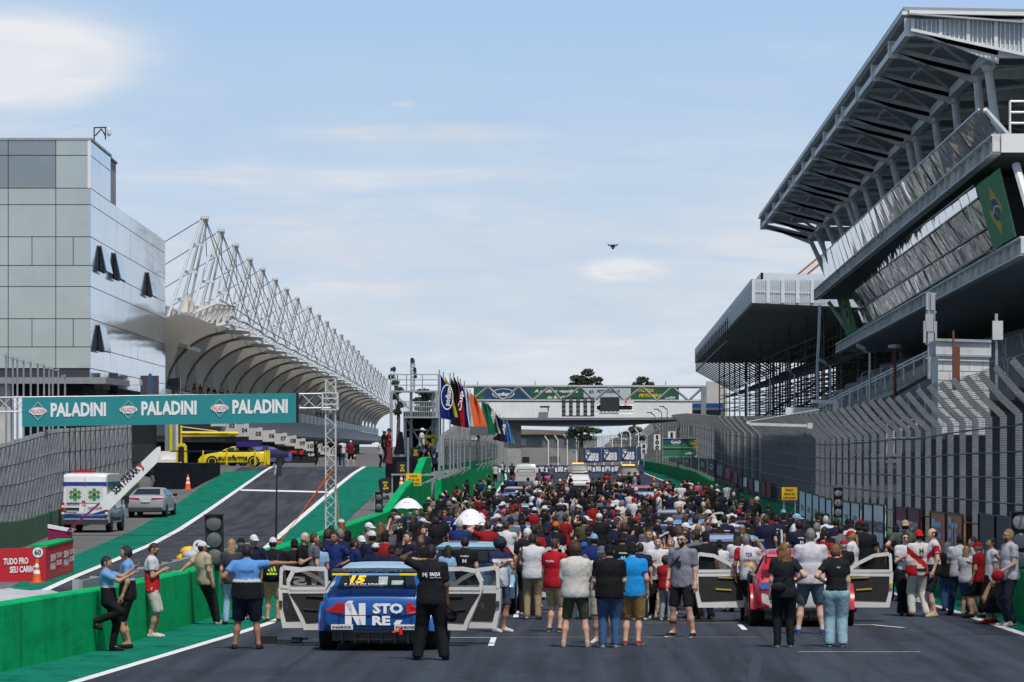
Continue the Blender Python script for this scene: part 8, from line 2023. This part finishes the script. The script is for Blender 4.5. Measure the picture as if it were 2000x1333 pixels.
person(1405,1196,140,'person in white T-shirt and khaki shorts with black and red cap seen from behind',180,skin='l',shirt='cfcfd3',pants='6f6553',bottom='shorts',cap='17181c',capback=1,b=1.1,la='cross',ra='cross')
person(1440,1196,134,'person with very long dark hair, white T-shirt and tan skirt seen from behind',180,H=1.62,fem=True,skin='m',shirt='cfcfd4',pants='a67d50',bottom='skirt',hair='long',hc='b',cap='17181c',la='cross',ra='down')
p23 = person(1466,1216,172,'grey haired person in white and red shirt leaning on the red car',165,skin='t',hair='short',hc='g',shirt='cfcdd3',shirt2='b5202e',mode='sleeve',pants='141519',bottom='shorts',la='relax',ra='ear',side=.14,shoes='2a2b30',sole=1,phones=1,legs='step')
on_cloth(p23[2],p23[0],p23[1],'ENEOS',0,1.22,.04,.2,REDL); on_cloth(p23[2],p23[0],p23[1],'TCR',.0,1.32,.07,.13,mat('navy_print',(.03,.05,.16),.7,0,0)); on_cloth(p23[2],p23[0],p23[1],'DJI',.0,1.13,.06,.18,YELL)
p24 = person(1531,1266,203,'person with wavy brown hair, black T-shirt, black leggings and a waist bag',180,fem=True,skin='l',hair='wavy',hc='r',shirt='171a22',pants='101115',la='down',ra='hip',legs='stand',b=1.14,shoes='35383f',sole=1)
b = MB(); k = p24[1].k; b.sphere((.10*k,.17*k,1.03*k), (.13*k,.055*k,.085*k), 12, 8); b.path([(.12*k,.15*k,1.06*k),(-.02*k,.165*k,1.2*k),(-.12*k,.10*k,1.42*k)], .018, 5); b.build('waist_bag', cloth('1b1c22'), p24[0], 1.2, True)
person(1583,1240,206,'broad person with headphones, white T-shirt and grey teal shorts seen from behind',180,skin='l',hair='short',hc='g',phones=1,shirt='cbc9d0',pants='4d6370',bottom='shorts',cut=1.0,b=1.28,belly=.2,la='phone',ra='phone',legs='wide',shoes='2b3a6b',sole=1,socks='d8d8d8')
p26 = person(1633,1265,200,'person in black T-shirt and loose pale blue jeans with one hand on the hip',180,fem=True,skin='l',hair='bob',hc='r',shirt='141820',pants='8fb0bf',la='hip',ra='down',legs='stand',baggy=.022,b=1.06,tuck=1,shoes='4a2f4f',sole=1,yaw=-.9)
on_cloth(p26[2],p26[0],p26[1],'WELLO',.03,1.36,.025,.06,mat('lime_print',(.4,.65,.1),.6,0,0))
p27 = person(1768,1204,140,'smiling person with long dark hair, sunglasses, white T-shirt and wide black trousers',8,fem=True,skin='l',hair='long',hc='k',glasses=1,shirt='d0d0d6',pants='111216',baggy=.03,tuck=1,H=1.66,la='relax',ra='phone',legs='close')
on_cloth(p27[2],p27[0],p27[1],'H',0,1.18,.1,.1,REDL,back=False,bold=.06)
p28 = person(1795,1206,158,'racing driver in white and red overalls, red cap and red shoes seen from behind',195,skin='l',shirt='cbc8c2',shirt2='b01c2a',mode='sash',band='b01c2a',pants='cfccc6',sleeve=1.95,baggy=.012,cap='c01822',capback=1,hair='short',la='down',ra='relax',legs='step',shoes='b3141f',H=1.72)
on_cloth(p28[2],p28[0],p28[1],'H',0,1.30,.09,.09,BLKL,bold=.06); on_cloth(p28[2],p28[0],p28[1],'HRC',0,1.2,.05,.1,BLKL,bold=.06)
b = MB(); k = p28[1].k; b.lathe((0,0,.96*k), [(.175*k,-.03),(.178*k,.0),(.175*k,.03)], 16); b.build('belt', BLACK, p28[0], .8, True)
person(1823,1206,158,'dark haired person in white red and black shirt with dark shorts talking to the driver',-80,skin='l',hair='balding',hc='k',shirt='d0cfd4',shirt2='b51d2b',mode='sash',band='1c1d26',pants='1f2126',bottom='shorts',la='relax',ra='phone',shoes='b3a88f',H=1.76)
p30 = person(1875,1203,158,'person in white T-shirt with red spine print and dark blue jeans near the right wall',185,skin='m',hair='short',shirt='d0d0d8',pants='22345c',la='cross',ra='cross',legs='wide',b=1.18,shoes='2a2226')
b = MB(); q = p30[1].k; b.bar((.02,.158*q,1.20*q), (.02,.148*q,1.36*q), .012); b.build('spine_print', REDL, p30[2], None, True)
person(1902,1202,152,'person in white T-shirt and beige trousers behind the one with the black skirt',-100,skin='l',hair='short',shirt='d2d1d8',pants='9a8d78',la='hold',ra='hold',shoes='8e2434')
person(1938,1220,156,'person in white top and long black skirt striding left in red shoes',-75,fem=True,skin='m',hair='long',hc='k',shirt='d4d3d9',pants='0f1013',bottom='skirt',legs='step',la='down',ra='back',shoes='a01a28',H=1.66)
p33 = person(1972,1224,172,'person with sandy hair and beard in white polo and dark jeans at the right edge',-70,skin='l',hair='short',hc='y',beard='r',glasses=1,shirt='cfced6',pants='272b38',la='hold',ra='phone',legs='stand',shoes='b9b6ae',H=1.82,b=1.1)
b = MB(); q = WM[p33[0].name] @ Vector(p33[1].hand[1]); b.sphere(q+Vector((-.02,0,-.06)), (.13,.10,.11), 12, 8); b.single('held_hat', cloth('a01a30'), 'red cap held by the sandy haired person at the right edge', 'cap', smooth=1.2)
person(1768,1170,150,'big person in dark grey T-shirt and beige cap by the maroon boards',178,skin='l',shirt='4b5552',pants='20232c',cap='b09a78',capback=1,b=1.4,belly=.4,la='hip',ra='down',Y=101.5,H=1.78)
person(1664,1186,150,'person with fair ponytail, white T-shirt and red and blue cap near the red car',-110,fem=True,skin='m',hair='pony',hc='y',shirt='cfcdd6',pants='33384a',cap='b21d2b',la='phone',ra='phone',Y=94.,H=1.66)

# ================================================================= the crowd: prototypes copied with their own clothes
PROTO = []
def proto(fem, la, ra, legs, pose):
    t = thing('person', 'x', 'person', (0,-500,0)); o = dict(shirt='15161a', pants='15161a', hair='long' if fem else 'short', cap='d0d0d4', la=la, ra=ra, legs=legs, sleeve=.62)
    p = Pose(1.66 if fem else 1.76, .98 if fem else random.choice((1.0,1.08,1.15)), la, ra, legs, 0, 0, 0, fem)
    so_, R_ = build_person(t, p, o, .03, 'm')
    on_cloth(so_, t, p, 'HYUNDAI', 0, 1.34, .03, .16, WHTL); q_ = so_.children[0]; q_.parent = t; q_.name = 'print'; on_cloth(so_, t, p, 'N', 0, 1.22, .07, .08, WHTL, bold=.06); q_ = so_.children[0]; q_.parent = t; q_.name = 'print'
    lo, hi = p.bounds(.14); k = p.k; T_ = [p.torso(.018)[2]]
    for sd in (1,-1): T_.append(lambda q, sd=sd: cap(q, p.hip[sd], p.knee[sd]+np.array((0,0,-.0)), .115*k, .085*k))
    zk = p.knee[1][2]; s_ = grow(T_, np.array((lo[0],lo[1],.3)), np.array((hi[0],hi[1],1.06*k)), .03, .018*k, lambda q: np.maximum(q[:,2]-1.02*k, zk-.01-q[:,2])); s_.build('shorts', cloth('15161a'), t, 1.6, True)
    for c in t.children:
        for sl_ in c.material_slots: m = sl_.material; sl_.link = 'OBJECT'; sl_.material = m
    PROTO.append([t, fem, pose, False])
for a in ((0,'down','down','stand','arms down'),(0,'hip','relax','stand','one hand on hip'),(0,'phone','phone','stand','hands together'),(0,'cross','cross','wide','arms folded'),(0,'relax','phone','step','one arm bent'),(0,'cam','cam','stand','both arms raised to the face'),(0,'back','back','stand','hands behind'),(0,'down','relax','walk','walking'),(0,'point','down','stand','one arm stretched out'),(0,'head','down','stand','hand on head'),(1,'down','relax','close','arms down'),(1,'phone','phone','stand','hands together'),(1,'cross','cross','stand','arms folded'),(1,'relax','ear','step','hand at ear')): proto(*a)
rc = random.Random(11)
SH = [('black','14151a',.48),('navy','171d38',.22),('white','cfd0d4',.12),('red','8e141b',.03),('grey','62656d',.07),('royal blue','1a2d6a',.04),('dark green','1f4034',.02),('pale blue','86aad0',.03),('olive','4b4a38',.02),('pink','d05a8c',.01),('maroon','6d1624',.02)]
PT = [('black','131418',.45),('navy','1b2238',.15),('blue jeans','34517c',.14),('khaki','978668',.13),('grey','6b6d73',.08),('white','c4c2bd',.05)]
CP = [(None,None,.50),('white','d4d5da',.20),('black','14151a',.14),('navy','1a2344',.06),('red','a8141c',.03),('orange','d0641a',.015),('bright blue','2456b8',.02),('light blue','7fa9d6',.015)]
def pick(L_):
    r = rc.random()*sum(x[2] for x in L_)
    for x in L_:
        r -= x[2]
        if r <= 0: return x
    return L_[0]
CROWD = []
def where(x, y):
    lane = 'by the left wall' if x < -3.9 else 'on the left column' if x < -.4 else 'mid track' if x < 2.4 else 'on the right column' if x < 5.4 else 'by the right wall'
    row = 'near the foremost cars' if y < 100 else 'beside the third cars' if y < 122 else 'behind the white umbrella' if y < 150 else 'around the fourth cars' if y < 190 else 'around the fifth cars' if y < 230 else 'towards the far pickup' if y < 320 else 'beyond the grid'
    return lane+', '+row
def crowd(x, y, rz, shirt=None, pants=None, capc=0, pr=None, z=0., hair=None, H=None, wh=None, group='people crowding the grid'):
    pr_ = PROTO[pr] if pr is not None else rc.choice(PROTO)
    root, fem, pose, used = pr_[:4]
    sh = next((s for s in SH if s[0] == shirt), None) or pick(SH); pt = next((s for s in PT if s[0] == pants), None) or pick(PT)
    cp = pick(CP) if capc == 0 else next((c for c in CP if c[0] == capc), (None,None,0)); sk = rc.choice('lllmmmttd'); hc = hair or rc.choice('kkkbbrgy' if fem else 'kkkkbbbgw')
    wp = rc.random(); short = rc.random() < .36 and pose != 'walking'
    t = root.copy() if used else root
    if not used: pr_[3] = True; kids = list(root.children); pr_.append(kids)
    else: COL.objects.link(t)
    t.location = (x, y, z or dip(y)); t.rotation_euler = (0,0,math.radians(rz)); s = (H/1.76) if H else rc.uniform(.93,1.05); t.scale = (s*rc.uniform(.96,1.06), s*rc.uniform(.96,1.06), s)
    mm = {'body':None,'shirt':cloth(sh[1]),'trousers':cloth(pt[1]),'shorts':cloth(pt[1]),'hair':hairm(hc),'cap':cloth(cp[1]) if cp[1] else None}
    for c in pr_[4]:
        st_ = c.name.split('.')[0]
        if st_ == 'print' and (sh[0] not in ('navy','black','royal blue') or wp > .5): continue
        if st_ == 'cap' and not cp[0] or st_ == ('trousers' if short else 'shorts'): continue
        d = c.copy(); COL.objects.link(d); d.parent = t
        if st_ == 'body': d.material_slots[0].material = skin(sk)
        elif mm.get(st_) is not None:
            d.material_slots[0].material = mm[st_]
        elif st_ == 'shoe':
            q = cloth(rc.choice(('17181b','c5c5c8','33363e','8a8d94')))
            for sl_ in d.material_slots: sl_.material = q
    CROWD.append((t, sh[0], (pt[0]+(' shorts' if short else '' if 'jeans' in pt[0] else ' trousers')), cp[0], ('long hair' if fem else {'g':'grey hair','w':'white hair'}.get(hc,'')), pose, wh or where(x,y), x*F/y))
    t['category'] = 'person'; t['group'] = group
    PEOPLE.append((x, y, .30))
def crowd_h(px, hy, rz=180, H=1.74, **k):
    """place by the pixel of the top of the head"""
    kk = min((hy-HY)/(CH-H), 90 if px > 1590 else 100); H = max(1.5, CH-(hy-HY)/kk); kk = (hy-HY)/(CH-H)
    for _ in range(6): kk = (hy-HY)/(CH-H-dip(F/kk))
    Y = F/kk; crowd(PX(px,Y), Y, rz, H=H, **k)
# picked out by hand: row behind the blue car, left wall groups, red shirts, right wall groups
for a in ((470,1052,170,'navy','black','black',1),(495,1046,40,'navy','navy','white',0),(575,1054,180,'black','blue jeans','black',3),(594,1042,70,'black','black',None,2),(612,1042,100,'grey','navy',None,0),(620,1056,180,'pale blue','black',None,1),(640,1034,190,'navy','navy',None,4),(655,1040,-25,'royal blue','navy',None,1),(664,1034,180,'navy','navy',None,0),(690,1052,120,'royal blue','navy',None,3),(705,1048,30,'navy','navy','white',0),(719,1022,60,'grey','black','white',4),(727,1038,200,'navy','black','white',2),(733,1062,180,'navy','black','white',1),(765,1066,180,'navy','navy','black',0),(779,1062,20,'navy','black','black',8),(752,1040,160,'red','black','black',6),(800,1040,-60,'navy','navy',None,2),(822,1038,-10,'black','black',None,12),(808,1058,-100,'navy','navy',None,4),(875,1058,180,'pale blue','black',None,10),(908,1050,180,'black','blue jeans',None,0),
          (768,995,95,'red','black','black',6),(782,996,80,'black','black',None,11),(800,995,180,'navy','black','black',1),(806,1003,190,'black','blue jeans',None,10),(831,990,140,'black','black','black',8),(838,990,30,'black','navy',None,0),(833,1006,180,'black','khaki',None,0),(861,1008,185,'royal blue','navy',None,1),(868,992,60,'red','black','black',3),(880,996,170,'royal blue','navy',None,4),(898,1016,180,'royal blue','navy',None,2),(888,985,160,'maroon','black',None,11),
          (945,985,180,'red','black',None,0),(953,1018,180,'red','black',None,9),(1010,990,170,'red','black',None,3),(1018,1003,180,'grey','black','black',0),(1044,992,180,'red','black','white',5),(1042,1026,180,'red','blue jeans',None,1),(1030,1033,180,'black','black','white',0),(1040,1044,180,'white','khaki',None,2),(1070,1020,10,'navy','black','navy',0),(1085,1020,180,'black','black','orange',2),(1158,983,200,'red','black',None,7),(1196,985,190,'red','navy','white',0),(1140,1060,160,'grey','grey','bright blue',2),(1160,1044,170,'royal blue','black','light blue',1),(1220,1022,180,'navy','navy',None,1),(1150,1030,150,'black','black','black',4),(1250,1062,180,'navy','navy',None,0),(1190,1046,190,'black','black','black',3),(1215,1042,180,'black','black','black',5),
          (1310,1042,-20,'pale blue','blue jeans',None,11),(1285,1050,0,'white','black',None,4),(1268,1035,-10,'white','khaki',None,0),(1322,1028,60,'white','grey',None,2),(1378,1040,-150,'black','black','black',8),(1360,1036,-120,'grey','black',None,8),
          (1607,1040,120,'red','black','black',3),(1625,1062,180,'red','black','red',1),(1648,1056,190,'black','black','red',0),(1595,1022,150,'white','black',None,0),(1613,1008,180,'white','navy',None,2),(1633,1012,180,'navy','black',None,6),(1610,1030,170,'black','black',None,0),(1642,1026,200,'grey','black',None,4),(1662,1016,180,'white','navy','black',3),(1677,1020,160,'black','black','black',1),(1690,1022,170,'black','black','black',0),(1750,1026,170,'black','navy','black',0),(1786,1036,150,'black','black',None,1),(1912,1060,-120,'red','black','red',4),(1888,1058,150,'white','blue jeans',None,11),(1850,1052,180,'black','blue jeans',None,10),
          (1560,1012,180,'maroon','grey',None,10),(1478,1008,120,'navy','navy',None,4),(1490,1004,60,'navy','navy',None,8),(1516,1006,180,'navy','navy',None,0),(1530,1003,160,'black','black','black',2),(1545,1000,190,'black','black',None,1),(1450,966,180,'black','grey',None,0),(1433,962,180,'black','black',None,1),(1408,960,190,'navy','black',None,4),(1468,975,170,'black','black','red',0),(1500,985,175,'black','black',None,2),(1440,946,180,'grey','grey','red',0),(1421,944,180,'white','black',None,3),(1400,946,185,'navy','navy','light blue',1),(1345,935,170,'white','navy','black',0),(1309,936,180,'black','black','red',2),(1298,938,175,'maroon','black','red',8),(1364,938,10,'pink','black',None,11),(1378,950,180,'red','navy','red',1),
          (1069,921,0,'pink','blue jeans',None,10),(1076,908,180,'grey','blue jeans',None,5),(1187,916,180,'dark green','black','orange',0),(955,902,180,'black','black',None,0),(967,907,180,'white','black',None,4),(982,902,170,'white','blue jeans',None,1),(936,907,185,'grey','black',None,10),(1000,905,160,'black','black',None,3)):
    if a[1] > 1000 or a[1] < 1e9: crowd_h(a[0], a[1], a[2]+rc.uniform(-12,12), shirt=a[3], pants=a[4], capc=a[5], pr=a[6], H=(1.64 if a[6] > 9 else 1.74)*(1 if a[1] > 930 else 1.0))
# seated and leaning spectators on the pit balcony, people by the stage and on the pit wall
for j in range(18):
    u = 1.0+j*.42+rc.uniform(0,.15)+(6 if j > 9 else 0); q = at(u, -2.75, ZB-1.3); crowd(q.x, q.y, 90+rc.uniform(-30,30), z=q.z+.4, pr=rc.choice((0,2,3,4,11)), wh='leaning on the pit balcony rail, '+('near end' if j < 5 else 'middle' if j < 10 else 'far end'), group='spectators on the pit balcony')
for px, py, Y, s in ((750,905,231,'black'),(759,906,232,'red'),(824,905,228,'white'),(838,930,236,'black'),(848,940,237,'navy'),(296,905,258,'navy'),(660,915,306,'black'),(668,916,308,'white'),(685,915,310,'maroon'),(742,912,300,'white'),(617,915,320,'black')):
    x = PX(px,Y); crowd(x, Y, rc.choice((90,180,-60)), shirt=s, z=terr(x,Y) if px > 700 and px < 720 or px < 700 or px == 742 else (PZ(py,Y)-.0), wh='behind the left wall at the pit road', group='people by the pit road')
# the rest of the crowd, spread over the grid between the cars
CARS = [(o.location.x, o.location.y) for o in COL.objects if o.parent is None and o.get('category') in ('race car','car','pickup truck') and o.location.x > -6]
tries = 0
def spot(k0, k1, pw):
    k = k0+(k1-k0)*rc.random()**pw; Y = F/k; x = rc.uniform(wl(Y)+.75, wr(Y)-.8)
    if x > 5.4 and (Y > 262 or rc.random() < .4): return
    if Y > 300 and rc.random() < .5: return
    if k > 74 and (-1.1 < x < 1.2 or x > 6.4): return
    if any(abs(x-cx_) < 1.22 and -.45 < Y-cy_ < 4.75 for cx_, cy_ in CARS): return
    if any(abs(x-cx_) < 1.0 and -6.5 < Y-cy_ < 0 for cx_, cy_ in CARS) and rc.random() < .88: return
    near = min(abs(x-cx_)+.2*abs(Y-cy_-2) for cx_, cy_ in CARS)
    if rc.random() > math.exp(-.24*max(0,near-1.4)): return
    if any((x-a)**2+((Y-b_)*.55)**2 < .32 for a, b_, _ in PEOPLE): return
    return x, Y
while len(CROWD) < 259 and tries < 60000:
    tries += 1; q = spot(41, 86, .9)
    if q: crowd(*q, rc.choice((180,180,180,150,210,90,-90,20,-30,120,240))+rc.uniform(-25,25))
# beyond the three hundred nearest the rest of the crowd is one object
LOW = []
for fem, la, ra, lg in ((0,'down','hip','stand'),(0,'phone','phone','stand'),(0,'cross','cross','wide'),(1,'down','phone','stand'),(0,'cam','cam','stand')):
    p = Pose(1.66 if fem else 1.76, 1.05, la, ra, lg, 0, 0, 0, fem); lo, hi = p.bounds(.14); k = p.k; H3 = .045
    parts = [(0, grow(p.body(), lo, np.array((hi[0],hi[1],p.headc[2]+.02)), H3, .035*k))]
    q = MB(); q.sphere((0,0,0), (.077,.097,.118), 8, 6); q2 = MB(); q2.join(q, Matrix.Translation(Vector(p.headc))); parts.append((0, q2))
    q = MB(); q.sphere((0,.02,.025), (.086,.098,.11), 8, 6); q2 = MB(); q2.join(q, Matrix.Translation(Vector(p.headc))); parts.append((3, q2))
    L_ = p.torso(.035)+[lambda z, p=p: cap(z, p.sh[1], p.sh[-1], .07, .07)]+[lambda z, p=p, sd=sd: cap(z, p.sh[sd], (p.sh[sd]+p.elb[sd])/2, .07, .07) for sd in (1,-1)]
    parts.append((1, grow(L_, lo, hi, H3, .03, lambda z: .84-z[:,2])))
    L_ = [p.torso(.02)[2]]+[lambda z, p=p, sd=sd: cap(z, p.hip[sd], p.knee[sd], .11, .085) for sd in (1,-1)]+[lambda z, p=p, sd=sd: cap(z, p.knee[sd], p.ank[sd], .085, .07) for sd in (1,-1)]
    parts.append((2, grow(L_, lo, hi, H3, .02, lambda z: z[:,2]-1.02))); LOW.append(parts)
cm = [skin('l'), skin('m'), skin('d')]; i_s = len(cm); cm += [cloth(c[1]) for c in SH]; i_p = len(cm); cm += [cloth(c[1]) for c in PT]; i_h = len(cm); cm += [hairm('k'), hairm('b'), cloth('d4d5da'), cloth('14151a'), cloth('b81a24')]
far = MB(); nfar = 0; tries = 0
while nfar < 128 and tries < 40000:
    tries += 1; q = spot(26.5, 50, .8)
    if not q: continue
    x, Y = q; PEOPLE.append((x, Y, .3)); nfar += 1
    M_ = Matrix.Translation((x,Y,dip(Y))) @ Matrix.Rotation(math.radians(rc.choice((180,150,210,90,-90,0))), 4, 'Z') @ Matrix.Scale(rc.uniform(.94,1.05), 4)
    sk, sh_, pt_, hr_ = rc.choice((0,0,1,1,2)), SH.index(pick(SH)), PT.index(pick(PT)), rc.choice((0,0,0,0,1,1,2,2,3,3,3,0,1,3,4))
    for kind, m in rc.choice(LOW): far.join(m, M_, (sk, i_s+sh_, i_p+pt_, i_h+hr_)[kind])
o = far.single('crowd', cm, 'dense far part of the crowd filling the grid between the last cars and the pickup truck', 'crowd', None, 'stuff', 2.)
for pr_ in PROTO:                                      # drop the prototype's own pieces, its owner has its copies
    if pr_[3]:
        for c in pr_[4]: bpy.data.objects.remove(c)
    else:
        for c in list(pr_[0].children): bpy.data.objects.remove(c)
        bpy.data.objects.remove(pr_[0])
# labels: what sets each one apart; equal ones are told apart by their order across the picture
from collections import defaultdict
gl = defaultdict(list)
for c in CROWD:
    head = (c[3]+' cap') if c[3] else (c[4] or 'bare head')
    gl['%s top, %s, %s, %s, %s' % (c[1], c[2], head, c[5], c[6])].append(c)
ORDN = ['leftmost','second from left','third from left','fourth from left','fifth from left','sixth from left','seventh from left']
for lab, L_ in gl.items():
    L_.sort(key=lambda c: c[7])
    for i, c in enumerate(L_):
        s = lab if len(L_) == 1 else lab.replace(', bare head','')+', '+ORDN[min(i,6)]
        w_ = s.split()
        c[0]['label'] = s if len(w_) <= 16 else ' '.join(s.replace(' and ',' ').replace('both arms raised to the face','arms raised').replace('one arm stretched out','arm out').split()[:16])
print('people', len(CROWD), tries)
